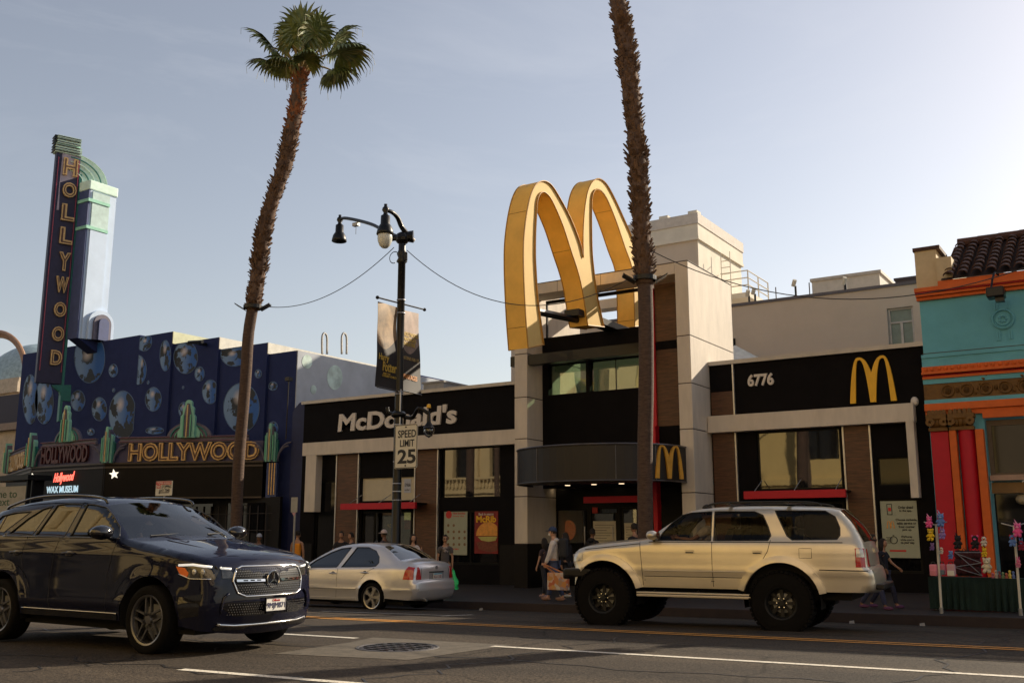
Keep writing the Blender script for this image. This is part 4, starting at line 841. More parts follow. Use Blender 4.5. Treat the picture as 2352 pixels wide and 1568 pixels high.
# ================================================================== LEFT OF THE MUSEUM
dm_ = thing('domed_building', 'arched glass dome with gilt rim behind the blue museum at the far left', 'building', (-52, 31, 0))
q = at('B', 0, 190, 33); c_ = at('B', -75, 540, 33); rr = (at('B', 180, 540, 33).x-c_.x); rz_ = (q.z-c_.z)/.957
mb = MB(); mb.lathe([(rr*cos(a*pi/24), rz_*sin(a*pi/24)) for a in range(13)], (c_.x, 33+rr, c_.z), n=32); mb.build('dome', mat('dome_mosaic', (.30, .40, .44), .45, var=.35, scale=5), dm_, smooth=True)
mb = MB(); mb.tube([(c_.x+rr*1.03*cos(pi*a/24), 33, c_.z+rz_*1.0*sin(pi*a/24)) for a in range(25)], .16, 8); mb.tube([(c_.x+rr*1.14*cos(pi*a/24), 32.8, c_.z-.1+rz_*1.1*sin(pi*a/24)) for a in range(25)], .12, 8); mb.build('arch_rim', mat('gilt_rim', (.30, .17, .10), .5), dm_)
mb = MB(); mb.box(c_.x-rr-2, c_.x+rr+.25, 32.5, 40, c_.z-.9, c_.z-.05); mb.box(c_.x-rr-2, c_.x+rr+.1, 32.7, 40, 0, c_.z-.9); mb.build('wall', mat('dome_wall', (.44, .36, .27), .7, var=.3, scale=4), dm_)
lb = thing('low_building', 'low cream building with a dark brown roof left of the marquee', 'building', (-48, 26, 0))
zr_ = at('B', 150, 850, 26.5).z; zt2 = at('B', 100, 560, 28).z
mb = MB(); mb.add([(-58, 26.2, zr_), (-44.0, 26.2, zr_), (-44.0, 30, zt2), (-58, 30, zt2), (-58, 30.3, zr_), (-44, 30.3, zr_)], [(0, 1, 2, 3), (1, 5, 2), (0, 3, 4), (3, 2, 5, 4)]); mb.build('roof', mat('brown_roof', (.028, .016, .014), .85, var=.3, scale=6), lb)
MB().box(-58, -44.05, 26.4, 32, -1.2, zr_).build('wall', mat('low_wall', (.46, .38, .29), .8), lb)
MB().box(-58, -44.04, 26.1, 26.4, zr_-.35, zr_-.02).build('cornice', mat('low_cornice', (.25, .20, .17), .8), lb)
# ================================================================== BUILDINGS BEHIND
bb_ = thing('beige_building', 'plain beige three-storey building behind the right wing of the restaurant', 'building', (-6, 34, 0))
YG = 34.; top = at('I', 300, 432, YG); x1 = at('I', 668, 600, YG).x+2.5
mb = MB(); hol = [rect('I', 412, 578, 632, 858, YG)]; mb.wall(-22, x1, 0, top.z, YG, YG+.4, hol); mb.box(-22, x1, YG+.4, 46, 0, top.z-.3); mb.build('wall', M['beige'], bb_)
MB().box(-22, x1+.05, YG-.06, YG+.5, top.z, top.z+.10).build('coping', mat('dark_coping', (.10, .09, .10), .6), bb_)
h_ = hol[0]; f = MB(); f.wall(h_[0], h_[1], h_[2], h_[3], YG+.12, YG+.2, [(h_[0]+.08, (h_[0]+h_[1])/2-.04, h_[2]+.06, h_[2]+1.75*(h_[3]-h_[2])/2.8), ((h_[0]+h_[1])/2+.04, h_[1]-.08, h_[2]+.06, h_[2]+1.75*(h_[3]-h_[2])/2.8), (h_[0]+.08, h_[1]-.08, h_[2]+1.87*(h_[3]-h_[2])/2.8, h_[3]-.06)])
fo = f.build('window', M['grey_metal'], bb_); MB().box(h_[0]+.02, h_[1]-.02, YG+.17, YG+.19, h_[2]+.02, h_[3]-.02).build('pane', mat('pale_pane', (.16, .21, .18), .3, var=.15), fo)
q = rect('F', 2005, 1455, 2042, 1530, YG-.03); f = MB().box(q[0]-.5, q[1], YG-.04, YG-.01, q[2], q[3]).build('window', M['win_dark'], bb_)
MB().box(x1-3, x1+.6, YG+1, YG+6, top.z+.1, top.z+.2).build('roof_slab', M['beige'], bb_)
ph = thing('rooftop_block', 'grey panelled rooftop block on top of the beige building', 'building', (-8, 40, 8)); YP = 40.
r0 = rect('I', -110, 300, 368, 470, YP); zt_ = at('I', 366, 285, YP).z
MB().box(at('I', -150, 420, YP).x, r0[1], YP, YP+5, r0[2]-2, zt_-.12).build('wall', mat('block_wall', (.46, .43, .38), .8, var=.12), ph)
MB().box(at('I', -150, 420, YP).x-.05, r0[1]+.08, YP-.08, YP+5.1, zt_-.12, zt_).build('coping', mat('block_cap', (.38, .35, .31), .7), ph)
for k in range(3): xx = r0[1]-1.4*(k+1); MB().box(xx, xx+.04, YP-.02, YP, r0[2]-1, zt_-.13).build('panel_joint', M['joint'], ph)
ac = rect('I', 475, 350, 640, 400, YG+1.5); o = MB(); o.box(ac[0], ac[1], YG+1.5, YG+3, ac[2]-.4, ac[3]-.08); o.box(ac[0]-.04, ac[1]+.04, YG+1.46, YG+3.04, ac[3]-.08, ac[3])
o = o.build('rooftop_unit', mat('unit_dark', (.05, .045, .055), .6)); tag(o, 'dark ventilation unit on the roof edge beside the tiled turquoise building', 'roof unit')
for i, (v, x, y, h) in enumerate((('I', 105, 440, 55), ('F', 2160, 1145, 75), ('O', 1943, 668, 17), ('O', 1828, 672, 14), ('O', 1735, 690, 14))):
    p = at(v, x, y, YG+.2); hh = .75
    t = thing('roof_floodlight', 'small pale floodlight standing on the beige building parapet', 'floodlight', tuple(p), 0, 'floodlights along the beige parapet')
    MB().tube([p-Vector((0, 0, .2)), p+Vector((0, 0, hh*.32))], .04, 6).build('post', M['black_metal'], t)
    MB().tube([p+Vector((-.05, -.1, hh*.3)), p+Vector((.05, -.2, hh*.55))], .075, 8).build('lamp_head', M['pale'], t)
# elevator tower
tw = thing('concrete_tower', 'pale concrete tower with ledges rising behind the cream frame tower', 'building', (-14, 42, 0)); YW = 42.
c0_ = at('F', 1705, 430, YW); xC = c0_.x; zT = c0_.z; z2 = at('F', 1700, 600, YW).z; xl_ = at('F', 1135, 500, YW).x; yb_ = ax('F', 2075, 690, xC).y
MB().box(xl_, xC, YW, yb_, 0, z2).build('shaft', M['beige'], tw); MB().box(xC, xC+.04, YW+.02, yb_, 0, z2).build('side_face', M['pale'], tw)
MB().box(xl_-.05, xC+.12, YW-.12, yb_+.1, z2, zT-.25).build('upper_storey', M['pale'], tw)
MB().box(xl_-.12, xC+.16, YW-.18, yb_+.15, zT-.28, zT+.22).build('cornice', mat('tower_cornice', (.50, .45, .40), .8, var=.15), tw)
MB().box(xl_-.08, xC+.15, YW-.15, yb_+.12, z2-.08, z2+.06).build('ledge', M['pale'], tw)
for fx_ in (.15, .52, .95): xx = xl_+(xC-xl_)*fx_; MB().box(xx-.35, xx+.1, YW+.3, YW+.8, zT+.22, zT+.52).build('merlon', M['pale'], tw)
# caged platform on its sunny side
pf = thing('rooftop_platform', 'small steel platform with railings on the side of the concrete tower', 'platform', (xC+1, YW+4, z2-3))
pA = ax('F', 1930, 925, xC+.05); pz_ = pA.z; yA, yB_ = YW+2.6, yb_-.2
pz_ = ax('F', 1960, 950, xC+1.4).z
MB().box(xC+.05, xC+1.5, yA, yB_, pz_-.25, pz_).build('deck', M['pale'], pf)
mb = MB()
for hh in (0.35, .7, 1.05): mb.tube([(xC+.1, yA, pz_+hh), (xC+1.45, yA, pz_+hh), (xC+1.45, yB_, pz_+hh)], .03, 5)
for yy in (yA, (yA+yB_)/2, yB_): mb.tube([(xC+1.45, yy, pz_), (xC+1.45, yy, pz_+1.05)], .035, 5)
mb.build('railing', M['pale'], pf)
mb = MB()
for dx in (0, .45): mb.tube([(xC+.3+dx, yA-.4, pz_-1), (xC+.3+dx, yA-.4, pz_+2.0)], .022, 5)
for k in range(9): mb.tube([(xC+.3, yA-.4, pz_-1+k*.32), (xC+.75, yA-.4, pz_-1+k*.32)], .02, 4)
mb.build('ladder', M['pale'], pf)
# conical tent roof
tp = at('H', 165, 150, 31); te = at('H', 400, 262, 31)
mb = MB(); k_ = 20; rad_ = te.x-tp.x+1.0; mb.add([(tp.x-.6, 33, tp.z+.4)]+[(tp.x-.6+rad_*1.2*cos(2*pi*i/k_), 33+rad_*sin(2*pi*i/k_), te.z-.5) for i in range(k_)], [(0, i+1, (i+1) % k_+1) for i in range(k_)])
o = mb.build('tent_roof', mat('white_canvas', (.72, .70, .62), .7)); tag(o, 'white conical canvas roof peeping over the right wing parapet', 'tent roof')
ru = rect('N', 1278, 270, 1455, 340, 29); o = MB(); o.box(ru[0], ru[1], 29, 31.5, ROOF-.6, ru[3]-.06); o.box(ru[0]-.05, ru[1]+.05, 28.95, 31.55, ru[3]-.06, ru[3]); o = o.build('rooftop_unit', mat('unit_grey', (.26, .25, .24), .6)); tag(o, 'low grey ventilation box on the roof of the left wing', 'roof unit')
# ================================================================== TURQUOISE BUILDING
tb = thing('turquoise_building', 'turquoise building with orange mouldings, gold frieze, crimson pilasters and clay tile roof', 'building', (0, 26, 0))
YQ = 25.9; X0 = -4.60; X1 = 9.0
def zz_(x, y): return at('I', x, y, YQ).z
zA, zB, zC, zD, zE, zF_, zG = [zz_(*p) for p in ((640, 445), (657, 525), (690, 1020), (700, 1115), (722, 1270), (728, 1300), (732, 1352))]
zCap = zz_(735, 1508)
win_ = (at('J', 1165, 100, YQ).x, 3.2, -.2, zCap-.1)
mb = MB(); mb.wall(X0, X1, -.6, zA, YQ, YQ+.4, [(win_[0], 1.6, .1, 4.05)]); mb.box(X0, X1, YQ+.4, 40, 4.2, zA-.1); mb.box(X0, X0+.3, YQ+.4, 40, -.6, 4.2); mb.build('wall', M['turq'], tb)
def band(z0, z1, d, m, n='moulding', x0=X0, x1=X1): return MB().box(x0-(.05 if x0 == X0 else 0), x1, YQ-d, YQ, z0, z1).build(n, m, tb)
redl = M['crimson']
h_ = (zA-zB); band(zB, zB+h_*.28, .10, M['orange']); band(zB+h_*.30, zB+h_*.52, .2, M['orange']); band(zB+h_*.54, zB+h_*.62, .26, redl, 'red_line'); band(zB+h_*.64, zA+.0, .3, M['orange'])
zA2 = at('I', 795, 392, YQ).z+.02
xch = at('I', 795, 300, YQ).x
band(zA+.01, zA2, .22, M['orange'], 'moulding', xch+.02)
hh = zC-zD; band(zD, zD+hh*.18, .12, M['orange']); band(zD+hh*.2, zD+hh*.32, .05, redl, 'red_line'); band(zD+hh*.34, zD+hh*.5, .22, M['orange']); band(zD+hh*.52, zD+hh*.95, .14, M['orange'])
mb = MB()
for k in range(90): xx = X0+.05+k*.15; mb.sphere((xx, YQ-.15, zD+hh*.74), .05, 6, 4, 1, .6, 1)
mb.build('egg_moulding', M['orange'], tb)
band(zC+.22, zC+.30, .06, M['turq']); band(zC+.0, zC+.22, .03, M['turq'])
band(zE, zD-.12, .05, M['gold_relief'], 'frieze'); band(zD-.12, zD, .08, M['turq']); band(zF_, zE, .10, M['turq']); band(zG, zF_, .16, M['orange']); band(zG-.12, zG, .08, M['orange'])
mb = MB(); zc = (zE+zD-.12)/2; rr_ = (zD-.12-zE)/2*.82; k = 0; xx = X0+.5
while xx < 4:
    mb.lathe([(rr_, 0), (rr_*.9, .05), (rr_*.78, .05), (rr_*.7, 0)], (xx, YQ-.05, zc), 'y', 20)
    for q in mb.v[-80:]: pass
    mb.sphere((xx, YQ-.05, zc), rr_*.45, 10, 6, 1, .35, 1.2)
    if k % 2: 
        for j in range(5): mb.tube([(xx+rr_*1.1+.06*j, YQ-.06, zc-rr_*.7+.12*j), (xx+rr_*1.25+.07*j, YQ-.09, zc-rr_*.5+.1*j)], .03, 5)
    else: mb.sphere((xx+rr_*1.35, YQ-.05, zc), rr_*.28, 8, 6, 1, .4, 1.6)
    xx += rr_*2.6; k += 1
for v_ in mb.v:
    if v_.y > YQ-.049: v_.y = YQ-.05-(v_.y-(YQ-.05))
mb.build('frieze_relief', M['gold_relief'], tb)
def pil(xa, xb, d, m, z0=-.4, z1=None, round_=False, n='pilaster'):
    z1 = z1 if z1 else zCap
    if round_:
        mb = MB(); mb.lathe([((xb-xa)/2, z0), ((xb-xa)/2, z1)], ((xa+xb)/2, YQ-.02, 0), n=24); o = mb.build(n, m, tb, smooth=True)
    else: MB().box(xa, xb, YQ-d, YQ, z0, z1).build(n, m, tb, bevel=.015)
jx = lambda x, y: at('J', x, y, YQ-.15).x
pil(jx(742, 15), jx(878, 15), .16, M['crimson']); pil(jx(885, 15), jx(938, 15), .22, M['orange']); pil(jx(945, 15), jx(1075, 15), .1, M['crimson'], round_=True); pil(jx(1082, 15), jx(1145, 15), .22, M['orange'])
for xa, xb in ((X0+.02, jx(880, 15)), (jx(890, 15), jx(1078, 15))):
    c = MB(); w_ = xb-xa; c.box(xa, xb, YQ-.24, YQ, zCap, zCap+.08); c.box(xa-.03, xb+.03, YQ-.32, YQ, zG-.22, zG-.12); 
    c.add([(xa+.04, YQ-.2, zCap+.08), (xb-.04, YQ-.2, zCap+.08), (xb, YQ-.3, zG-.22), (xa, YQ-.3, zG-.22), (xa+.04, YQ, zCap+.08), (xb-.04, YQ, zCap+.08), (xb, YQ, zG-.22), (xa, YQ, zG-.22)], [(0, 1, 2, 3), (1, 5, 6, 2), (4, 0, 3, 7)])
    for k in range(5): 
        for j in range(2): c.sphere((xa+w_*(.12+.19*k), YQ-.24-.03*j, zCap+.2+.2*j), .09, 8, 6, .7, .6, 1.2)
    for sx in (xa+.06, xb-.06): c.lathe([(.03, -.05), (.10, -.05), (.10, .05), (.03, .05)], (sx, YQ-.3, zG-.3), 'y', 12)
    c.build('capital', M['gold_relief'], tb, bevel=.0)
ox = jx(1145, 15)
MB().box(ox, 1.8, YQ-.12, YQ, 3.98, 4.10).build('window_head', M['orange'], tb); MB().box(ox, 1.8, YQ-.06, YQ, 4.10, zG-.12).build('head_panel', M['turq'], tb)
w0 = at('J', 1165, 20, YQ).x; wz = [at('J', 1180, y, YQ).z for y in (20, 325, 365, 380, 460)]
fm = MB(); fm.wall(w0, 1.6, wz[1], wz[0]+.35, YQ+.1, YQ+.2, [(w0+.1, .45, wz[1]+.05, wz[0]+.22), (.6, 1.5, wz[1]+.05, wz[0]+.22)]); fo = fm.build('upper_window', mat('brown_frame', (.10, .07, .045), .6), tb)
MB().box(w0, 1.6, YQ+.14, YQ+.16, wz[1], wz[0]+.3).build('pane', M['win_dark'], fo)
MB().box(w0, 1.6, YQ-.05, YQ+.2, wz[2], wz[1]).build('sill', mat('pinkish_sill', (.36, .24, .18), .7), tb)
MB().box(w0, 1.6, YQ+.08, YQ+.2, wz[4], wz[3]).build('shop_fascia', mat('shop_gold', (.19, .11, .04), .7), tb)
MB().box(w0, 1.6, YQ+.35, YQ+.38, .1, wz[4]).build('shop_glass', M['win_dark'], tb)
qq = at('J', 1440, 505, YQ+.2); MB().sphere((qq.x, YQ+.25, qq.z), .16, 12, 8, 1, 1, .8).build('shop_lamp', mat('shade_cream', (.35, .30, .20), .6), tb)
md = at('I', 1290, 658, YQ)
mb = MB(); r_ = abs(at('I', 1378, 658, YQ).x-md.x)
prof = [(r_, 0), (r_, -.05), (r_*.88, -.07), (r_*.8, -.02), (r_*.7, -.02), (r_*.62, -.06), (r_*.55, -.06), (0, -.05)]
mb.lathe(prof, (md.x, YQ, md.z), 'y', 36); 
for a in range(7): mb.sphere((md.x+r_*.28*cos(a*.9), YQ-.06, md.z+r_*.28*sin(a*.9)), r_*.13, 6, 5)
mb.build('medallion', M['turq'], tb)
for dx in (-.62, -.42, .42, .62):
    for za, zb_2 in ((md.z-r_*2.0, md.z-r_*1.02), (md.z+r_*1.02, md.z+r_*1.75)): MB().box(md.x+dx*r_-.02, md.x+dx*r_+.02, YQ-.03, YQ, za, zb_2).build('medallion_ribbon', M['turq'], tb)
MB().box(X0-.02, X1, YQ-.012, YQ, zC+.33, zC+.345).build('score_line', M['joint'], tb)
fl = thing('facade_floodlight', 'black box floodlight on a bent arm above the turquoise medallion', 'floodlight', (md.x, YQ-.4, zB))
r_ = rect('I', 1165, 430, 1308, 490, YQ-.7); MB().box(r_[0], r_[1], YQ-.9, YQ-.5, r_[2], r_[3]).build('lamp_box', M['black_metal'], fl, bevel=.03)
r_ = rect('I', 1232, 490, 1303, 522, YQ-.7); MB().box(r_[0], r_[1], YQ-.8, YQ-.6, r_[2], r_[3]).build('ballast', M['black_metal'], fl)
p1_, p2_ = at('I', 1200, 430, YQ-.7), at('I', 1285, 365, YQ); MB().tube(smooth_path([p1_, p1_+Vector((.05, .1, .3)), (p1_+p2_)/2+Vector((0, 0, .3)), p2_], 5), .025, 6).build('arm', M['black_metal'], fl)
# stub chimney and tile roof
ct = at('I', 640, 150, YQ).z
MB().box(at('I', 632, 300, YQ).x, xch, YQ-.02, YQ+1.0, zA, ct).build('chimney', M['tan_paint'], tb)
mb = MB(); mb.box(at('I', 632, 300, YQ).x-.03, xch+.1, YQ-.06, YQ+1.05, ct, ct+.09); mb.build('chimney_cap', M['tile'], tb)
E_y, E_z = YQ-.35, zA2+.02; R_y = YQ+2.3; R_z = at('I', 1000, 95, R_y).z
MB().add([(xch+.1, E_y+.1, E_z-.02), (X1, E_y+.1, E_z-.02), (X1, R_y, R_z-.04), (xch+.1, R_y, R_z-.04)], [(0, 1, 2, 3)]).build('roof', mat('roof_underlay', (.05, .03, .025), .9), tb)
mb = MB(); mb2 = MB(); nrow = 9; pitch = sqrt((R_y-E_y)**2+(R_z-E_z)**2); td = Vector((0, R_y-E_y, R_z-E_z)).normalized(); tn = Vector((0, -td.z, td.y))
if tn.z < 0: tn = -tn
col = 0; xx = xch+.3
while xx < 6.5:
    for r_ in range(nrow):
        a0 = Vector((xx+random.uniform(-.012, .012), E_y, E_z))+td*(pitch*r_/nrow); a1 = a0+td*(pitch/nrow*1.12)
        vs = []
        for (c, rad, lift) in ((a0, .125, .055), (a1, .095, .02)):
            for k in range(9): an = pi*k/8; vs.append(c+Vector((1, 0, 0))*rad*cos(an)+tn*(rad*.85*sin(an)+lift))
        for (c, rad, lift) in ((a0, .10, .055),):
            for k in range(9): an = pi*k/8; vs.append(c+Vector((1, 0, 0))*rad*cos(an)+tn*(rad*.8*sin(an)+lift))
        (mb).add(vs, [(k, k+1, 10+k, 9+k) for k in range(8)]+[(k, 18+k, 19+k, k+1) for k in range(8)])
    xx += .31; col += 1
mb.build('roof_tiles', M['tile'], tb, smooth=False)
mb = MB()
xx = xch+.2; st = 0
while xx < 6.5: mb.tube([(xx, R_y, R_z+.06), (xx+.62, R_y, R_z+.05)], .13, 8); xx += .5
mb.build('ridge_tiles', M['tile'], tb)
MB().box(xch, xch+.35, YQ-.1, R_y-.1, E_z-.2, E_z+.6).build('verge_wall', M['tan_paint'], tb)
# ================================================================== ACROSS THE STREET, BEHIND THE PHOTOGRAPHER
def opp(name, label, x0, x1, h, m, wins, balus=False):
    t = thing(name, label, 'building', ((x0+x1)/2, -5, 0)); YO = -5.
    mb = MB(); mb.wall(x0, x1, -.8, h, YO, YO-.5, wins); mb.build('wall', m, t)
    mb = MB(); mb.box(x0, x1, -16, YO-.6, -.8, h-.2); mb.build('rear_block', M['opp_dark'], t)
    for w_ in wins:
        f = MB(); f.box(w_[0], w_[1], YO-.45, YO-.4, w_[2], w_[3]); f.build('window', M['win_dark'], t)
    for k in range(int((x1-x0)/3.4)):
        xx = x0+.3+k*3.4; MB().box(xx, xx+2.9, YO+.01, YO+.18, -.3, 3.0).build('shop_front', M['opp_dark'], t); MB().box(xx-.1, xx+3.0, YO+.01, YO+1.1, 3.05, 3.25).build('added_awning', M['opp_dark'], t)  # unseen dark shop fronts and awnings, added to darken reflections in car sides
    mb = MB(); mb.box(x0, x1, YO, YO+.35, h-.3, h+.05); mb.box(x0, x1, YO, YO+.22, 4.0, 4.35)
    mb.build('cornice', m, t)
    if balus:
        mb = MB()
        for k in range(int((x1-x0)/.32)): mb.lathe([(.05, 0), (.09, .15), (.05, .4), (.07, .62)], (x0+.2+k*.32, YO+.3, 4.35), n=6)
        mb.box(x0, x1, YO+.2, YO+.4, 4.97, 5.1); mb.build('balustrade', m, t)
        mb = MB()
        for k in range(int((x1-x0)/3.1)): mb.tube([(x0+.5+k*3.1, YO+.12, 4.4), (x0+.5+k*3.1, YO+.12, h-.3)], .2, 12)
        mb.build('column', m, t)
    return t
shop_dark = mat('opposite_shopfront', (.06, .05, .04), .6, var=.5, scale=.8)
opp('cream_building', 'sunlit cream building with balustrade and tall windows across the street', -62, -27, 21, M['opp_cream'], [(-60.5+k*3.1, -58.9+k*3.1, 5.1, 9.4) for k in range(11)]+[(-60+k*5, -56.5+k*5, -.2, 3.4) for k in range(6)], True)
opp('yellow_building', 'sunlit yellow building with few windows across the street', -26.9, -7, 15, M['opp_yellow'], [(-25+k*6.2, -21.5+k*6.2, -.1, 3.0) for k in range(3)]+[(-24+k*7, -22+k*7, 5.4, 7.6) for k in range(2)])
opp('tan_building', 'sunlit tan building with shop windows across the street', -6.9, 34, 19, mat('opposite_tan', (.50, .40, .27), .8, var=.08, scale=.8), [(-5+k*5.5, -1.5+k*5.5, .0, 3.2) for k in range(6)]+[(-4.5+k*4, -2.8+k*4, 6, 8.5) for k in range(8)])
# ================================================================== PALMS
bark = bark_mat('palm_bark', (.030, .015, .010), (.17, .10, .062), 8, (1, 1, .5)); bark_low = bark_mat('palm_bark_smooth', (.032, .018, .014), (.13, .08, .055), 7, (1, 1, 5))
boot = bark_mat('palm_boot', (.028, .013, .009), (.22, .125, .07), 5); boot_r = bark_mat('palm_boot_red', (.09, .03, .013), (.34, .13, .05), 5)
leaf_a = bark_mat('fan_leaf', (.03, .055, .014), (.20, .23, .06), 3); leaf_b = mat('fan_leaf_dry', (.20, .19, .07), .6, var=.3)
for m_ in (leaf_a,): m_.node_tree.nodes['Principled BSDF'].inputs['Roughness'].default_value = .38
def interp(path, z):
    for a, b in zip(path, path[1:]):
        if a[2] <= z <= b[2]: t = (z-a[2])/(b[2]-a[2]+1e-9); return Vector(a)*(1-t)+Vector(b)*t
    return Vector(path[-1])
def palm(label, Y, pts, w_low, w_up, z_col, crown_r, fronds, seed, base_z, crown_mat=None):
    """pts: (D px x, y) centreline traced upward"""
    rnd = random.Random(seed)
    P = [at('O', x, y, Y) if 1 else None for x, y in pts]; P = [Vector((p.x, p.y+rnd.uniform(-.05, .05), p.z)) for p in P]
    P[0].z = base_z; P = smooth_path(P, 8); t = thing('palm_tree', label, 'palm tree', tuple(P[0]))
    low = [p for p in P if p.z <= z_col]; up = [p for p in P if p.z >= z_col-.15]
    mb = MB(); mb.tube(low, [w_low*(1+.35*max(0, 1-(p.z-base_z)/1.2)**2+rnd.uniform(-.012, .012)) for p in low], 16); mb.build('trunk', bark_low, t, smooth=True)
    mb = MB(); mb.tube(up, [w_up*.80+rnd.uniform(-.02, .02) for p in up], 14); mb.build('upper_trunk', bark, t, smooth=True)
    # leaf bases
    mb = MB(); mr_ = MB(); zt = P[-1].z; z = z_col+.05
    while z < zt-.1:
        c = interp(P, z); red = z > zt-2.0; dst = mr_ if red else mb
        wu = w_up*(1+.10*sin(z*2.1)+.07*sin(z*5.3+seed))
        for k in range(15):
            if rnd.random() < .2: continue
            a = rnd.uniform(0, 2*pi); d = Vector((cos(a), sin(a), 0)); s = Vector((-sin(a), cos(a), 0)); h = rnd.uniform(.03, .16)*(1.5 if rnd.random() < .1 else 1); ww = rnd.uniform(.025, .075); out = rnd.uniform(-.02, .10)
            b0 = c+d*wu*.74+Vector((0, 0, -.04)); tip = c+d*(wu*.92+out*.8)+Vector((0, 0, h*rnd.uniform(.5, 1)))+s*rnd.uniform(-.05, .05)
            dst.add([b0-s*ww, b0+s*ww, tip+s*ww*.35, tip-s*ww*.35, b0-s*ww*.8-d*.04, b0+s*ww*.8-d*.04, tip+s*ww*.3-d*.03, tip-s*ww*.3-d*.03], [(0, 1, 2, 3), (7, 6, 5, 4), (1, 5, 6, 2), (3, 7, 4, 0), (2, 6, 7, 3)])
        z += .085
    mb.build('leaf_bases', boot, t); 
    if mr_.v: mr_.build('young_leaf_bases', boot_r, t)
    # crown
    top = P[-1]; st = MB(); lf = MB(); dry = MB()
    for (az_, el, ln, sz, fold) in fronds:
        d = Vector((cos(az_)*cos(el), sin(az_)*cos(el), sin(el))); side = Vector((-sin(az_), cos(az_), 0))
        ln = ln*(.70 if el > .9 else .88); sz = sz*(.72 if el > .9 else .96); hub = top+d*ln+Vector((0, 0, -ln*ln*.05)); st.tube(smooth_path([top-Vector((0, 0, .25)), top+d*ln*.5+Vector((0, 0, .08)), hub], 5), [.045, .04, .04, .036, .034, .033, .03, .028, .026, .024, .022][:11], 6)
        upv = side.cross(d); 
        if upv.z < 0: upv = -upv
        nb = 34
        for i in range(nb):
            f = -1+2*i/(nb-1); a = f*radians(128); L_ = sz*(1-.28*abs(f))*rnd.uniform(.85, 1.08)
            dirv = (d*cos(a)+side*sin(a)).normalized(); pts_ = []; p = hub.copy(); v = dirv.copy()*1.0+upv*(.22*(1-abs(f)))-Vector((0, 0, .12*abs(f)))
            n_ = 6; wv = dirv.cross(upv).normalized()
            for j in range(n_+1):
                pts_.append(p.copy()); v = v.normalized(); drop = .02+ (.45 if j >= 3 else .10)*fold*(1 if j < 5 else 1.35); v = v+Vector((0, 0, -drop)); p = p+v.normalized()*L_/n_
            wd = sz*.052; tgt = dry if (rnd.random() < .10) else lf; vs = []
            for j, q in enumerate(pts_):
                w_ = wd*(.35+1.0*min(1, j/2.2))*(1 if j < 4 else (1-(j-3.4)/2.8)); w_ = max(w_, .004)
                tilt = upv*(.35 if i % 2 else -.35)*w_
                vs += [q-wv*w_+tilt, q+wv*w_-tilt]
            tgt.add(vs, [(2*j, 2*j+1, 2*j+3, 2*j+2) for j in range(n_)])
            if j and rnd.random() < .25: 
                q = pts_[-1]; dry.tube([pts_[-2], q, q+Vector((rnd.uniform(-.04, .04), rnd.uniform(-.04, .04), -.22))], .006, 3, False)
    for k in range(14):
        a = rnd.uniform(0, 2*pi); e = rnd.uniform(.3, 1.3); st.tube([top-Vector((0, 0, .5)), top+Vector((cos(a)*cos(e), sin(a)*cos(e), sin(e)))*rnd.uniform(.3, .7)], [.05, .03], 6)
    c = st.build('petioles', bark_mat('petiole', (.16, .11, .03), (.32, .22, .08), 5), t)
    lf.build('crown', leaf_a, t); dry.build('dry_leaflets', leaf_b, t); return t, P
# frond directions: azimuth measured in world, image right = cR
def A(img_right, depth):   # azimuth of a vector given in camera-right / away components
    v = cR*img_right+c0*depth; return atan2(v.y, v.x)
FR1 = [(A(-1, .2), .75, 1.45, 1.25, .55), (A(-.6, -.8), 1.05, 1.2, 1.15, .5), (A(-.9, .5), 1.15, 1.6, 1.0, .35), (A(-.2, -1), 1.25, 1.55, 1.3, .5), (A(.25, -1), 1.15, 1.6, 1.35, .5), (A(.5, .6), 1.15, 1.9, 1.25, .5), (A(.7, -.5), 1.0, 1.7, 1.3, .6), (A(1, .1), .8, 1.7, 1.05, .75),
       (A(1, -.25), .32, 1.55, 1.25, .75), (A(.9, .5), .22, 1.2, 1.1, .85), (A(.5, -.9), .25, .55, .9, .9), (A(-.8, -.5), .18, .5, .95, .8), (A(-1, .35), .35, 1.2, 1.0, .7), (A(0, .9), 1.2, 1.9, 1.2, .4), (A(0, .2), 1.5, 1.9, 1.15, .45), (A(-.3, .5), 1.25, 1.7, 1.1, .4)]
YPALM = 20.25
p1, P1 = palm('leaning palm with its green fan crown in view beside the street lamp', YPALM, [(541, 1290), (543, 1180), (549, 1060), (556, 960), (564, 860), (573, 770), (584, 702), (592, 620), (605, 545), (627, 460), (650, 380), (668, 310), (682, 225), (690, 158)], .165, .27, at('O', 583, 706, YPALM).z, 2, FR1, 3, walk_z(-22.5, YPALM)-.02)
FR2 = [(a_*.63, .3+.9*((a_*7) % 10)/10, 1.5, 1.2, .55) for a_ in range(12)]
p2, P2 = palm('tall palm crossing in front of the cream tower, its crown above the picture', YPALM, [(1481, 1290), (1481, 1180), (1480, 1050), (1482, 900), (1483, 760), (1479, 640), (1477, 560), (1470, 450), (1460, 330), (1447, 200), (1432, 80), (1420, 0), (1400, -120), (1385, -230)], .17, .25, at('O', 1478, 640, YPALM).z, 2, FR2, 5, walk_z(-9.6, YPALM)-.02)
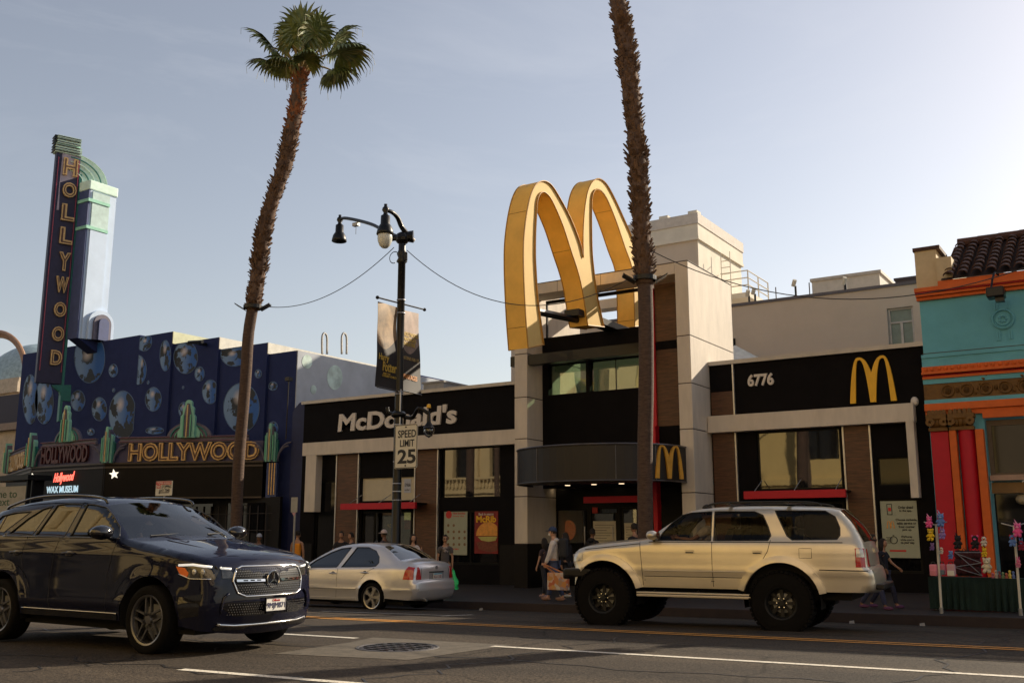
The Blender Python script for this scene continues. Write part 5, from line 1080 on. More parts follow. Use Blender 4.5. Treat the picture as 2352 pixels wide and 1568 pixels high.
def collar(name, label, c, r):
    t = thing(name, label, 'trunk collar', tuple(c), 0, 'metal collars clamped round the palm trunks')
    MB().lathe([(r*.98, -.09), (r*1.08, -.08), (r*1.08, .02), (r*.98, .03)], c, n=18).build('clamp', M['black_metal'], t)
    for sg in (-1, 1):
        u = Vector((cR.x, cR.y, 0))*sg; v_ = Vector((-u.y, u.x, 0)); a = c+u*r*.9
        MB().add([a-v_*.16+Vector((0, 0, -.10)), a+v_*.16+Vector((0, 0, -.10)), a+u*.28+v_*.16+Vector((0, 0, .07)), a+u*.28-v_*.16+Vector((0, 0, .07)), a-v_*.16+Vector((0, 0, -.13)), a+v_*.16+Vector((0, 0, -.13)), a+u*.28+v_*.16+Vector((0, 0, .04)), a+u*.28-v_*.16+Vector((0, 0, .04))],
                 [(0, 1, 2, 3), (7, 6, 5, 4), (0, 4, 5, 1), (1, 5, 6, 2), (2, 6, 7, 3), (3, 7, 4, 0)]).build('wing', M['black_metal'], t)
c1 = interp(P1, at('O', 582, 704, YPALM).z); c2 = interp(P2, at('O', 1480, 636, YPALM).z)
collar('trunk_collar', 'black metal collar with two wings round the leaning palm', c1, .26); collar('trunk_collar', 'black metal collar with two wings round the palm in front of the tower', c2, .25)
# palm fronds poking in at the top right corner: a third palm, mostly out of frame
p3, P3 = palm('palm whose frond tips hang into the top right corner', 22.0, [(2560, 1290), (2545, 900), (2520, 500), (2490, 200), (2445, -90)], .19, .33, 6.0, 2, [(A(-1, -.1), .1, 1.5, 1.2, .9), (A(-1, .5), .45, 1.5, 1.2, .7), (A(1, 0), .4, 1.5, 1.2, .6), (A(0, 1), .7, 1.4, 1.2, .6), (A(.1, -1), .7, 1.4, 1.2, .6), (A(-.6, -.8), .0, 1.3, 1.1, 1)], 9, -.1)

# ================================================================== STREET LAMP
def lamp_at(x, y, Y=20.2): return at('O', x, y, Y)
LB = Vector((-16.58, 20.2, walk_z(-16.6, 20.2))); bm_ = M['black_metal']
sl = thing('street_lamp', 'black ornate street lamp with two curved upper arms, one globe missing', 'street lamp', tuple(LB))
zt_ = lamp_at(917, 545).z
mb = MB(); mb.lathe([(.20, 0), (.20, .15), (.16, .2), (.15, .9), (.19, .95), (.17, 1.0), (.125, 1.1), (.115, 3.0), (.105, 6.5), (.10, zt_-LB.z-.75), (.15, zt_-LB.z-.7), (.10, zt_-LB.z-.6), (.14, zt_-LB.z-.5), (.10, zt_-LB.z-.38), (.10, zt_-LB.z), (.06, zt_-LB.z+.12), (0, zt_-LB.z+.14)], LB, n=16); mb.build('pole', bm_, sl, smooth=True)
topc = Vector((LB.x, LB.y, zt_)); rv = Vector((cR.x, cR.y, 0))
mb = MB(); mb.sphere(topc+Vector((0, 0, -.05)), .2, 12, 8, 1, 1, .9); mb.tube([topc+rv*.05, topc+rv*.30], [.13, .17], 10); mb.tube([topc-rv*.05, topc-rv*.3+Vector((0, 0, -.05))], [.1, .08], 8); mb.build('crosshead', bm_, sl)
MB().sphere(topc+rv*.28+Vector((0, 0, -.09)), .07, 10, 6).build('photocell', M['coping'], sl)
MB().tube([lamp_at(931, 580)-rv*0, lamp_at(931, 598)], .06, 8).build('loudspeaker', bm_, sl)
def lamp_head(c, globe, s=1.0):
    """c = top of finial"""
    mb = MB(); mb.lathe([(r_*s, h_*s) for r_, h_ in ((0, .0), (.07, -.02), (.07, -.12), (.13, -.18), (.15, -.28), (.08, -.40), (.11, -.48), (.19, -.53), (.20, -.88), (.24, -.94), (.30, -1.04), (.34, -1.20), (.36, -1.32), (.33, -1.34), (.28, -1.28), (0, -1.15))], c, n=20); h = mb.build('lamp_head', bm_, sl, smooth=True)
    if globe: MB().lathe([(r_*s, h_*s) for r_, h_ in ((.29, -1.33), (.31, -1.45), (.29, -1.62), (.22, -1.80), (.11, -1.90), (0, -1.92))], c, n=20).build('globe', mat('frosted_globe', (.62, .62, .55), .25, var=.25, scale=3), h, smooth=True)
    return h
# depth of arms: right one swings towards the road and left, the other parallel to the kerb
ha = lamp_at(886, 468, 19.4); ha = Vector((ha.x, 19.4, ha.z)); hb = at('O', 781, 493, 21.6)
k1 = (lamp_at(886, 468).z-lamp_at(886, 535).z)/1.38
lamp_head(ha, True, .64); lamp_head(hb, False, .64)
mb = MB(); s_ = ha+Vector((0, 0, -.33)); e_ = topc+Vector((0, 0, .1))
mb.tube(smooth_path([e_+rv*.1, lamp_at(922, 520, 20.1), lamp_at(913, 500, 19.9), lamp_at(901, 488, 19.6), lamp_at(888, 483, 19.4)], 6), [.075-.001*i for i in range(25)], 8); mb.build('arm', bm_, sl, smooth=True)
mb = MB(); s_ = at('O', 792, 501, 21.5); mb.tube(smooth_path([topc+Vector((-.1, 0, 0)), at('O', 885, 532, 20.45), at('O', 858, 517, 20.8), at('O', 825, 507, 21.2), s_, hb+Vector((0, 0, -.16))], 6), .05, 8); mb.build('arm', bm_, sl, smooth=True)
q = at('O', 818, 512, 21.2); mb = MB(); mb.box(q.x-.1, q.x+.1, q.y-.06, q.y+.06, q.z-.1, q.z); mb.tube([q, q-Vector((0, 0, .35))], .01, 4); mb.build('sensor_box', M['grey_metal'], sl)
# mid-height pedestrian lantern bracket
mz = lamp_at(917, 952).z; mc = Vector((LB.x, LB.y, mz))
mb = MB(); mb.sphere(mc, .2, 12, 8, 1, 1, .55)
qd = at('O', 985, 950, 20.4)
mb.tube(smooth_path([mc, mc+rv*.35+Vector((0, 0, -.08)), at('O', 962, 938, 20.3), qd], 6), .05, 8); mb.tube(smooth_path([mc, mc-rv*.25+Vector((0, 0, .05)), mc-rv*.3+Vector((0, 0, .2))], 5), .05, 8); mb.build('bracket_arm', bm_, sl, smooth=True)
q = at('O', 985, 990, 20.4); MB().lathe([(.10, .12), (.14, .1), (.135, -.03), (.09, -.12), (0, -.17)], q, n=16).build('globe', M['clear_glass'], sl, smooth=True)
MB().lathe([(0, .14), (.12, .13), (.15, .08), (.14, .04)], q, n=16).build('globe_cap', bm_, sl)
MB().tube([qd+Vector((0, 0, .06)), q+Vector((0, 0, .24)), q+Vector((0, 0, .12))], [.04, .05, .13], 10).build('lamp_stem', bm_, sl)
q = at('O', 985, 932, 20.4); MB().lathe([(0, .06), (.05, .04), (.06, -.05)], q, n=10).build('amber_finial', M['yellow'], sl)
mb = MB()
for yy in (1060, 1110, 1128, 1148, 975, 690, 720, 900, 905): q = lamp_at(917, yy); mb.lathe([(.118, -.012), (.122, 0), (.118, .012)], (LB.x, LB.y, q.z), n=14)
mb.build('band_clamp', M['trim'], sl)
MB().tube([Vector((LB.x+.11, LB.y-.07, lamp_at(917, 980).z)), Vector((LB.x+.11, LB.y-.07, lamp_at(917, 895).z))], .02, 5).build('conduit', M['trim'], sl)
LAMP = sl
# banners: hang on a rod that runs roughly along the kerb normal
def banner(label, tl, tr, br, bl_, Yl, Yr, upper, lower, words, curl):
    a, b, c, d = at('O', *tl, Yl), at('O', *tr, Yr), at('O', *br, Yr), at('O', *bl_, Yl)
    t = thing('banner', label, 'banner', tuple((a+b)/2), 0, 'banners hung on the street lamp'); nx, ny = 14, 36
    nrm = (b-a).cross(d-a).normalized()
    if nrm.dot(Vector((0, 0, CAMZ))-a) < 0: nrm = -nrm
    def S(i, j): return (a*(1-i)+b*i)*(1-j)+(d*(1-i)+c*i)*j+nrm*(curl*.022*sin(i*5+j*3)*sin(j*pi)+curl*.010*sin(j*11+i*2))
    for nm, j0, j1, m_ in (('upper_cloth', 0, .42, upper), ('lower_cloth', .42, 1, lower)):
        mb = MB(); vs = [S(i/nx, j0+(j1-j0)*j/ny) for i in range(nx+1) for j in range(ny+1)]
        if nm[0] == 'u': vs = [S(i/nx, (.42+.12*sin(i/nx*3+.4))*j/ny) for i in range(nx+1) for j in range(ny+1)]
        else: vs = [S(i/nx, (.42+.12*sin(i/nx*3+.4))+(1-(.42+.12*sin(i/nx*3+.4)))*j/ny) for i in range(nx+1) for j in range(ny+1)]
        k = len(vs); mb.add(vs+[v-nrm*.006 for v in vs], [(i*(ny+1)+j, (i+1)*(ny+1)+j, (i+1)*(ny+1)+j+1, i*(ny+1)+j+1) for i in range(nx) for j in range(ny)]+[(k+i*(ny+1)+j+1, k+(i+1)*(ny+1)+j+1, k+(i+1)*(ny+1)+j, k+i*(ny+1)+j) for i in range(nx) for j in range(ny)])
        mb.build(nm, m_, t, smooth=True)
    for txt, i0, i1, j0, j1, m_, bold in words:
        vs, fs = text_geo(txt, bold, .5); xa, xb = min(v.x for v in vs), max(v.x for v in vs); ya, yb = min(v.y for v in vs), max(v.y for v in vs)
        mb = MB(); mb.add([S(i0+(i1-i0)*(v.x-xa)/(xb-xa), j1+(j0-j1)*(v.y-ya)/(yb-ya))+nrm*(.012+.006*(v.z+.5)) for v in vs], fs); mb.build('lettering', m_, t)
    return t
cloth_b = mat('banner_black', (.012, .009, .010), .6, var=.2); cloth_g = mat('banner_gold', (.24, .16, .09), .6, var=.75, scale=2.2); cloth_p = mat('banner_pink', (.25, .18, .15), .6, var=.35, scale=3)
gold = mat('gold_print', (.50, .34, .05), .5); cream = mat('cream_print', (.42, .30, .10), .5)
banner('gold and black theatre banner left of the lamp pole', (868, 692), (912, 706), (910, 897), (862, 887), 19.2, 20.05, cloth_g, cloth_b, [('Harry', .08, .62, .60, .70, gold, .02), ('Potter', .32, .98, .685, .80, gold, .02), ('AND THE', .35, .7, .815, .835, gold, .01), ('CURSED CHILD', .3, .98, .84, .865, gold, .01)], 1)
banner('black and pink theatre banner right of the lamp pole', (926, 712), (961, 720), (967, 905), (922, 893), 20.35, 21.3, cloth_p, cloth_b, [('HOLLYWOOD', .0, .95, .27, .325, gold, .02), ('PANTAGES', .0, .8, .335, .385, gold, .02), ('THEATRE', .0, .75, .395, .445, gold, .02), ('BEGINS FEB 15', .0, .9, .58, .62, cream, .01), ('PANTAGES', .06, .8, .80, .86, mat('orange_print', (.5, .2, .05), .5), .03)], .6)
mb = MB(); a = at('O', 867, 683, 19.0); b = at('O', 975, 711, 21.6); mb.tube([a, b], .022, 6); mb.sphere(a, .05, 8, 6); mb.sphere(b, .05, 8, 6); mb.build('banner_rod', bm_, sl)
mb = MB(); mb.tube([at('O', 866, 888, 19.2), at('O', 913, 898, 20.05)], .02, 6); mb.tube([at('O', 922, 896, 20.3), at('O', 968, 907, 21.3)], .02, 6); mb.build('banner_rod', bm_, sl)
# speed sign
def flat_sign(name, label, cat, v, x0, y0, x1, y1, Y, m, rad=.04, tilt=0):
    a, b, c, d = rect(v, x0, y0, x1, y1, Y); t = thing(name, label, cat, ((a+b)/2, Y, c)); pts = []
    for (cx, cz, a0) in ((b-rad, d-rad, 0), (a+rad, d-rad, pi/2), (a+rad, c+rad, pi), (b-rad, c+rad, 1.5*pi)):
        for k in range(6): an = a0+k*pi/10; pts.append((cx+rad*cos(an), cz+rad*sin(an)))
    MB().prismo((0, Y), UX, pts, 0, .012).build('plate', m, t); return t, (a, b, c, d), pts
YS = 20.02
t, r, pts = flat_sign('speed_sign', 'white speed limit sign strapped to the lamp pole', 'road sign', 'N', 1028, 650, 1222, 1030, YS, M['sign_white'], .05)
def N_(x0, y0, x1, y1, s, bold): mb = MB(); text_rect(mb, s, 'N', x0, y0, x1, y1, YS-.013, .004, bold); mb.build('lettering', M['ink'], t)
N_(1052, 697, 1212, 755, 'SPEED', .02); N_(1070, 782, 1196, 837, 'LIMIT', .02); N_(1048, 868, 1208, 988, '25', .03)
mb = MB(); ip = [(x*.955+(r[0]+r[1])/2*.045, z*.97+(r[2]+r[3])/2*.03) for x, z in pts]; mb.tube([(x, YS-.013, z) for x, z in ip+[ip[0]]], .010, 4); mb.build('border', M['ink'], t)
mb = MB(); [mb.lathe([(.02, 0), (.02, .02), (0, .02)], ((r[0]+r[1])/2, YS-.014-.02, z), 'y', 8) for z in (r[3]-.07, r[2]+.07)]; mb.build('bolt', M['ink'], t)
# wires
def wire(label, a, b, sag, r_=.011):
    o = MB().tube([a+(b-a)*i/24-Vector((0, 0, sag*4*(i/24)*(1-i/24))) for i in range(25)], r_, 5).build('cable', mat('cable', (.05, .045, .045), .6)); tag(o, label, 'cable')
wire('thin sagging cable from the leaning palm to the street lamp', c1+rv*.3, at('O', 905, 568, 20.2), .55); wire('thin sagging cable from the street lamp to the palm before the tower', at('O', 935, 575, 20.2), c2-rv*.3, 1.05)
wire('thin cable running right from the palm before the tower to the tiled roof', at('O', 1500, 578, 20.2), at('O', 2420, 590, 20.2), .95)
mb = MB(); p_ = lamp_at(912, 590); mb.tube([p_+Vector((cos(a/3)*.16-.1, 0, sin(a/3)*.16)) for a in range(16)], .012, 4); mb.build('loose_wire', bm_, sl)
# tow-away sign
t, r, pts = flat_sign('parking_sign', 'small white and red tow-away sign in front of the marquee', 'road sign', 'B', 1203, 1300, 1322, 1408, 20.4, M['sign_white'], .02); YS = 20.4
MB().tube([Vector(((r[0]+r[1])/2, 20.43, walk_z(-25, 20.4))), Vector(((r[0]+r[1])/2, 20.43, r[3]))], .03, 8).build('post', M['grey_metal'], t)
a = rect('B', 1205, 1302, 1320, 1322, YS); MB().box(a[0], a[1], YS-.018, YS-.0125, a[2], a[3]).build('red_band', M['sign_red'], t)
a = rect('B', 1208, 1326, 1240, 1354, YS); MB().box(a[0], a[1], YS-.018, YS-.0125, a[2], a[3]).build('red_block', M['sign_red'], t)
def T_(s, x0, y0, x1, y1, m, off=.019): mb = MB(); text_rect(mb, s, 'B', x0, y0, x1, y1, YS-off, .003, .015); mb.build('lettering', m, t)
T_('TOW-AWAY', 1210, 1305, 1316, 1319, M['sign_white']); T_('NO', 1210, 1329, 1238, 1351, M['sign_white']); T_('STOPPING', 1244, 1329, 1316, 1351, M['ink'], .015); T_('ANY TIME', 1222, 1360, 1304, 1378, M['ink'], .015)
mb = MB(); a = rect('B', 1228, 1384, 1300, 1388, YS); mb.box(a[0], a[1], YS-.016, YS-.0125, a[2], a[3]); mb.prismo((0, YS), UX, [(a[0]-.05, (a[2]+a[3])/2), (a[0]+.02, a[2]-.03), (a[0]+.02, a[3]+.03)], .0125, .016); mb.build('arrow', M['ink'], t)
t, r, pts = flat_sign('parking_sign', 'narrow grey parking plate with a pink tag in the dark between the buildings', 'road sign', 'N', 103, 1292, 155, 1425, 20.5, M['grey_metal'], .02)
MB().tube([Vector(((r[0]+r[1])/2, 20.53, walk_z(-22, 20.4))), Vector(((r[0]+r[1])/2, 20.53, r[3]))], .03, 8).build('post', M['grey_metal'], t)
a = rect('N', 110, 1428, 140, 1462, 20.5); MB().prismo((0, 20.5), UX, [(a[0], a[3]), (a[1], a[3]), ((a[0]+a[1])/2, a[2])], 0, .01).build('tag', mat('pink_tag', (.45, .25, .28), .6), t)
# bus shelter advert at far left
t, r, pts = flat_sign('advert_panel', 'pale street advert panel with green wording at the left edge', 'advert', 'B', -60, 1345, 172, 1700, 19.9, mat('advert_paper', (.30, .27, .21), .5), .02)
MB().box(r[0]-.5, r[1]+.35, 19.7, 20.6, at('B', 0, 1300, 19.9).z, at('B', 0, 1262, 19.9).z).build('canopy', M['black_frame'], t)
mb = MB(); mb.box(r[1], r[1]+.06, 19.88, 20.5, walk_z(-28, 20), at('B', 0, 1300, 19.9).z); mb.box(r[1]+.28, r[1]+.34, 19.88, 19.95, walk_z(-28, 20), at('B', 0, 1300, 19.9).z); mb.build('frame', M['black_frame'], t)
gr = mat('green_print', (.04, .08, .03), .6); mb = MB(); text_rect(mb, 'Welcome to', 'B', -210, 1378, 128, 1424, 19.885, .004, .01); text_rect(mb, 'next', 'B', -45, 1440, 70, 1485, 19.885, .004, .01); mb.build('lettering', gr, t)

# ================================================================== VENDOR STALL
YV = 20.6
def vz(x, y, Y=YV): return at('J', x, y, Y)
st_ = thing('vendor_table', 'long street vendor table draped in dark green cloth beside the crimson pilasters', 'table', (-2.2, 20.9, walk_z(-2, 21)))
a = rect('J', 722, 1095, 1447, 1385, 20.7); a = (a[0], a[1]+.6, walk_z(-3, 21), a[3])
mb = MB(); nx = 60; mb.add([(a[0]+(a[1]-a[0])*i/nx, 20.7+.03*sin(i*1.9)*(1 if j == 0 else .2)+.02*sin(i*4.1)*(j == 0), a[2]+.02+(a[3]-a[2])*j) for j in (0, 1) for i in range(nx+1)], [(i, i+1, nx+2+i, nx+1+i) for i in range(nx)])
mb.add([(a[0], 20.7, a[2]+.02), (a[0], 20.7, a[3]), (a[0], 21.6, a[3]), (a[0], 21.6, a[2]+.02), (a[1], 20.7, a[3]), (a[1], 21.6, a[3])], [(0, 1, 2, 3), (1, 4, 5, 2)])
mb.build('cloth', mat('dark_green_cloth', (.006, .022, .018), .85, var=.3), st_)
mb = MB(); [mb.box(x-.03, x+.03, y-.03, y+.03, a[2], a[3]-.02) for x in (a[0]+.1, a[1]-.1) for y in (20.8, 21.5)]; mb.build('leg', M['grey_metal'], st_)
TT = a[3]
def pole_rack(label, x, xtop, ytop, ybot, Y):
    q0 = vz(x, ybot, Y); q1 = vz(xtop, ytop, Y); t = thing('display_pole', label, 'display pole', tuple(q0), 0, 'white poles of the vendor stall')
    MB().tube([q0, q1], .022, 8).build('pole', M['sign_white'], t); MB().tube([q0, q0+Vector((0, 0, .12))], .035, 8).build('foot', M['grey_metal'], t)
    mb = MB(); mid = q0.lerp(q1, .985)
    for sg in (-1, 1): mb.tube([mid, mid+Vector((sg*.2, -.05, .06))], .01, 5)
    mb.build('hook', M['trim'], t); return q0, q1
pole_rack('left white display pole hung with plush toys and small backpacks', 827, 785, 690, 1370, 20.1)
pole_rack('right white display pole at the picture edge hung with pink toys', 1425, 1372, 700, 1380, 20.15)
plc = {}
def pcol(c):
    if c not in plc: plc[c] = mat('plush', c, .95, var=.22, scale=22, bump=.6, bscale=80)
    return plc[c]
def plush(name, label, v, x, y, hpx, col, col2, Y, kind='bear', group=None):
    c = at('J', x, y, Y); h = abs(at('J', x, y-hpx/2, Y).z-at('J', x, y+hpx/2, Y).z); t = thing(name, label, 'soft toy', tuple(c-Vector((0, 0, h/2))), 0, group)
    r = h*.23; hd = c+Vector((0, 0, h*.22)); bd = c-Vector((0, 0, h*.14)); b = MB()
    b.sphere(bd, r*1.05, 12, 8, .9, .8, 1.15); b.sphere(hd, r*.95, 12, 8)
    for sg in (-1, 1):
        b.tube([bd+Vector((sg*r*.6, -.01, r*.5)), bd+Vector((sg*r*1.05, -.05, -r*.1))], [r*.42, r*.34], 8); b.tube([bd+Vector((sg*r*.45, -.02, -r*.7)), bd+Vector((sg*r*.6, -.10, -r*1.15))], [r*.5, r*.45], 8)
    b.build('body', pcol(col), t, smooth=True); e = MB()
    for sg in (-1, 1):
        if kind == 'bunny': e.tube([hd+Vector((sg*r*.35, 0, r*.7)), hd+Vector((sg*r*.6, 0, r*2.0))], [r*.28, r*.16], 8)
        elif kind == 'horn': e.tube([hd+Vector((sg*r*.5, 0, r*.5)), hd+Vector((sg*r*.9, 0, r*1.1))], [r*.3, r*.08], 6)
        else: e.sphere(hd+Vector((sg*r*.7, 0, r*.7)), r*.36, 8, 6, 1, .6, 1)
    if kind == 'horn': e.tube([hd+Vector((0, -r*.4, r*.6)), hd+Vector((-r*.6, -r*.5, r*2.0))], [r*.3, .004], 8)
    e.build('ears', pcol(col2), t, smooth=True); f = MB(); f.sphere(hd+Vector((0, -r*.8, -r*.2)), r*.4, 8, 6, 1.1, .7, .8); f.build('muzzle', pcol(col2), t, smooth=True)
    f = MB(); [f.sphere(hd+Vector((sg*r*.35, -r*.86, r*.2)), r*.12, 6, 5) for sg in (-1, 1)]; f.build('eyes', M['ink'], t); return t
PK, BL, YE_, WH, PU, LB_, BK, RD = (.75, .10, .30), (.12, .22, .50), (.72, .48, .02), (.62, .56, .46), (.30, .20, .50), (.30, .42, .62), (.02, .018, .02), (.45, .02, .03)
G1 = 'soft toys hung on the stall'
plush('soft_toy', 'pink horned plush topmost on the left display pole', 'J', 735, 675, 92, PK, (.8, .25, .45), 20.0, 'horn')
plush('soft_toy', 'yellow bear plush under the pink one on the left display pole', 'J', 745, 770, 100, YE_, (.75, .55, .1), 20.0)
plush('soft_toy', 'blue hooded plush right of the left display pole top', 'J', 820, 660, 110, BL, (.25, .35, .6), 20.0, 'horn')
plush('soft_toy', 'lilac plush below the blue one', 'J', 832, 762, 90, PU, (.45, .35, .6), 20.05, 'bunny')
plush('soft_toy', 'small violet plush left of the pole above the backpacks', 'J', 757, 860, 60, (.22, .12, .30), PU, 20.05)
plush('soft_toy', 'small white and red plush on the left display pole', 'J', 826, 890, 55, WH, RD, 20.05)
plush('soft_toy', 'round blue plush beside the small backpacks', 'J', 897, 922, 66, BL, LB_, 20.3)
plush('soft_toy', 'black plush hat with short ears at the back of the stall', 'J', 950, 825, 110, BK, BK, 20.9, 'horn')
plush('soft_toy', 'black plush with round pink ears at the back of the stall', 'J', 1080, 825, 110, BK, PK, 20.9)
plush('soft_toy', 'white plush with red scarf above the yellow one', 'J', 1147, 820, 80, WH, RD, 20.7)
plush('soft_toy', 'yellow plush on top of the cream bear', 'J', 1150, 903, 74, YE_, (.70, .45, .02), 20.55, 'horn')
plush('soft_toy', 'large cream teddy bear sitting at the table end', 'J', 1168, 1000, 125, (.62, .55, .40), (.70, .64, .50), 20.5)
plush('soft_toy', 'pink plush topmost on the right display pole', 'J', 1400, 735, 115, PK, (.8, .3, .5), 20.05, 'horn')
plush('soft_toy', 'blue and red plush hanging left on the right display pole', 'J', 1362, 815, 95, BL, RD, 20.05)
plush('soft_toy', 'dark red plush at the right picture edge', 'J', 1428, 850, 80, (.25, .02, .05), BL, 20.1, 'bunny')
plush('soft_toy', 'pink plush lowest on the right display pole', 'J', 1405, 985, 70, (.6, .18, .28), PK, 20.1, 'bunny')
def backpack(label, x, y, w, h, c1_, c2_, Y=20.1):
    c = at('J', x, y, Y); W_ = abs(at('J', x-w/2, y, Y).x-at('J', x+w/2, y, Y).x); H = abs(at('J', x, y-h/2, Y).z-at('J', x, y+h/2, Y).z)
    t = thing('toy_backpack', label, 'bag', tuple(c-Vector((0, 0, H/2)))); MB().box(c.x-W_/2, c.x+W_/2, c.y-.05, c.y+.06, c.z-H*.42, c.z+H*.36).build('body', mat('bag_cloth', c1_, .6), t, bevel=.02)
    MB().box(c.x-W_*.42, c.x+W_*.42, c.y-.09, c.y-.051, c.z-H*.40, c.z-H*.05).build('pocket', mat('pocket_cloth', c2_, .6), t, bevel=.012)
    MB().tube(smooth_path([(c.x-W_*.25, c.y, c.z+H*.36), (c.x-W_*.2, c.y, c.z+H*.5), (c.x+W_*.2, c.y, c.z+H*.5), (c.x+W_*.25, c.y, c.z+H*.36)], 5), .008, 5).build('handle', M['ink'], t)
backpack('pink toy backpack left of the left display pole', 766, 1035, 56, 112, (.75, .25, .32), (.62, .20, .24)); backpack('pink and blue toy backpack behind the left display pole', 832, 1030, 46, 105, (.66, .20, .27), (.14, .19, .24), 20.2)
backpack('pale pink and white toy backpack right of the left display pole', 899, 1035, 62, 115, (.55, .32, .36), (.66, .62, .52))
MB_ = MB(); 
for p_, q_ in (((925, 905), (1125, 905)), ((930, 910), (1130, 985)), ((925, 900), (1135, 1080)), ((925, 1015), (1120, 985)), ((935, 1020), (1130, 1080))): MB_.tube([vz(*p_, 20.5), vz(*q_, 20.5)], .007, 4)
o = MB_.build('display_net', M['grey_metal']); tag(o, 'thin cords strung between the left and right side of the toy stall', 'cord')
rnd = random.Random(5)
bxs = rect('J', 930, 890, 1125, 1088, 20.85); o = MB(); o.box(bxs[0], bxs[1], 20.85, 20.95, bxs[2], bxs[3]); o = o.build('display_board', mat('dark_board', (.03, .012, .012), .8, var=.6, scale=12)); tag(o, 'dark display board behind the cords on the stall', 'board')
for i, (x, c) in enumerate(((958, WH), (1005, BK), (1050, RD), (1100, BK))):
    pass
cols = [(.6, .2, .25), (.6, .5, .4), (.3, .1, .1), (.2, .3, .15), (.5, .15, .1), (.7, .55, .1), (.15, .2, .4)]
nm = ['coral', 'cream', 'maroon', 'green', 'red', 'yellow', 'blue']
for i in range(7):
    x = 1212+i*26; c = at('J', x, 1078, 20.75); h = .07+.05*((i*3) % 4)/3; t = thing('trinket', '%s souvenir figure, number %s from the teddy bear on the table' % (nm[i], ['one', 'two', 'three', 'four', 'five', 'six', 'seven'][i]), 'souvenir', (c.x, c.y, TT))
    mb = MB(); mb.lathe([(.035, 0), (.035, .01), (.02, .03), (.03, h*.6), (.012, h), (0, h)], (c.x, c.y, TT), n=10); mb.sphere((c.x, c.y, TT+h+.02), .025, 8, 6); mb.build('figure', pcol(cols[i]), t)

# ---- the same kind of palm and lamp on the near pavement, seen mirrored in the restaurant windows
def copy_thing(o, loc, label, rz=0):
    c = o.copy(); sc.collection.objects.link(c); c.location = loc; c.rotation_euler = (0, 0, rz); c['label'] = label
    for ch in list(o.children):
        k = ch.copy(); sc.collection.objects.link(k); k.parent = c
        for g in ch.children: h = g.copy(); sc.collection.objects.link(h); h.parent = k
    return c
for x_, lab in ((-15.0, 'palm on the near pavement mirrored in the right restaurant window'), (-34.0, 'palm on the near pavement mirrored in the left restaurant window')): copy_thing(p1, (x_, 1.2, road_z(x_, 2)+.12), lab, 1.1)
copy_thing(LAMP, (-18.2, 1.5, road_z(-18, 2)+.12), 'black street lamp on the near pavement mirrored in the right restaurant window', pi)

for i in range(12):
    x = 950+(i % 4)*48; y = 925+(i//4)*58; c = at('J', x, y, 20.8); h = .13
    t = thing('plush_purse', 'small dark plush purse hanging in rows behind the strung cords', 'purse', (c.x, c.y, c.z-h), 0, 'dark plush purses on the display board')
    MB().sphere(c, .075, 10, 6, 1, .45, 1).build('pouch', pcol((.05, .012, .016)), t, smooth=True)
    MB().tube([c+Vector((-.05, 0, .06)), c+Vector((0, 0, .13)), c+Vector((.05, 0, .06))], .008, 5).build('strap', M['ink'], t)
# ================================================================== VEHICLES
def paint(name, col, metal=.5, rough=.3, coat=1., var=.04, dirt=0):
    m = mat(name, col, rough, metal, var, 2.0, coat=coat); return m
M['tyre'] = mat('tyre_rubber', (.0065, .006, .006), .8, spec=.12, var=.3, scale=30, bump=.3, bscale=120); M['car_black'] = mat('car_black_trim', (.010, .010, .011), .35)
M['gloss_black'] = mat('gloss_black', (.006, .006, .008), .12, coat=1); M['chrome'] = mat('chrome', (.75, .74, .72), .12, metal=1, var=.02)
M['interior'] = mat('car_interior', (.018, .016, .015), .8); M['liner'] = mat('wheel_liner', (.004, .004, .004), .95)
M['plate'] = mat('licence_plate', (.62, .60, .56), .45, var=.05); M['amber'] = mat('amber_lens', (.75, .17, .02), .2, coat=1, var=.1); M['red_lens'] = mat('red_lens', (.42, .008, .008), .15, coat=1, var=.15, scale=9)
M['clear_lens'] = mat('clear_lens', (.55, .54, .50), .15, coat=1, metal=.3, var=.4, scale=12); M['head_in'] = mat('headlamp_inside', (.05, .048, .045), .2, coat=1, metal=.5, var=.8, scale=14); M['drl'] = mat('daytime_white', (.8, .8, .76), .2, emit=(1, .97, .9), estr=.35)
def densify(poly, d=.05, closed=True):
    out = []; n = len(poly)
    for i in range(n if closed else n-1):
        a = Vector(poly[i][:2]); b = Vector(poly[(i+1) % n][:2]); k = max(1, int((b-a).length/d))
        for j in range(k): q = a+(b-a)*j/k; out.append((q.x, q.y))
    if not closed: out.append(tuple(poly[-1][:2]))
    return out
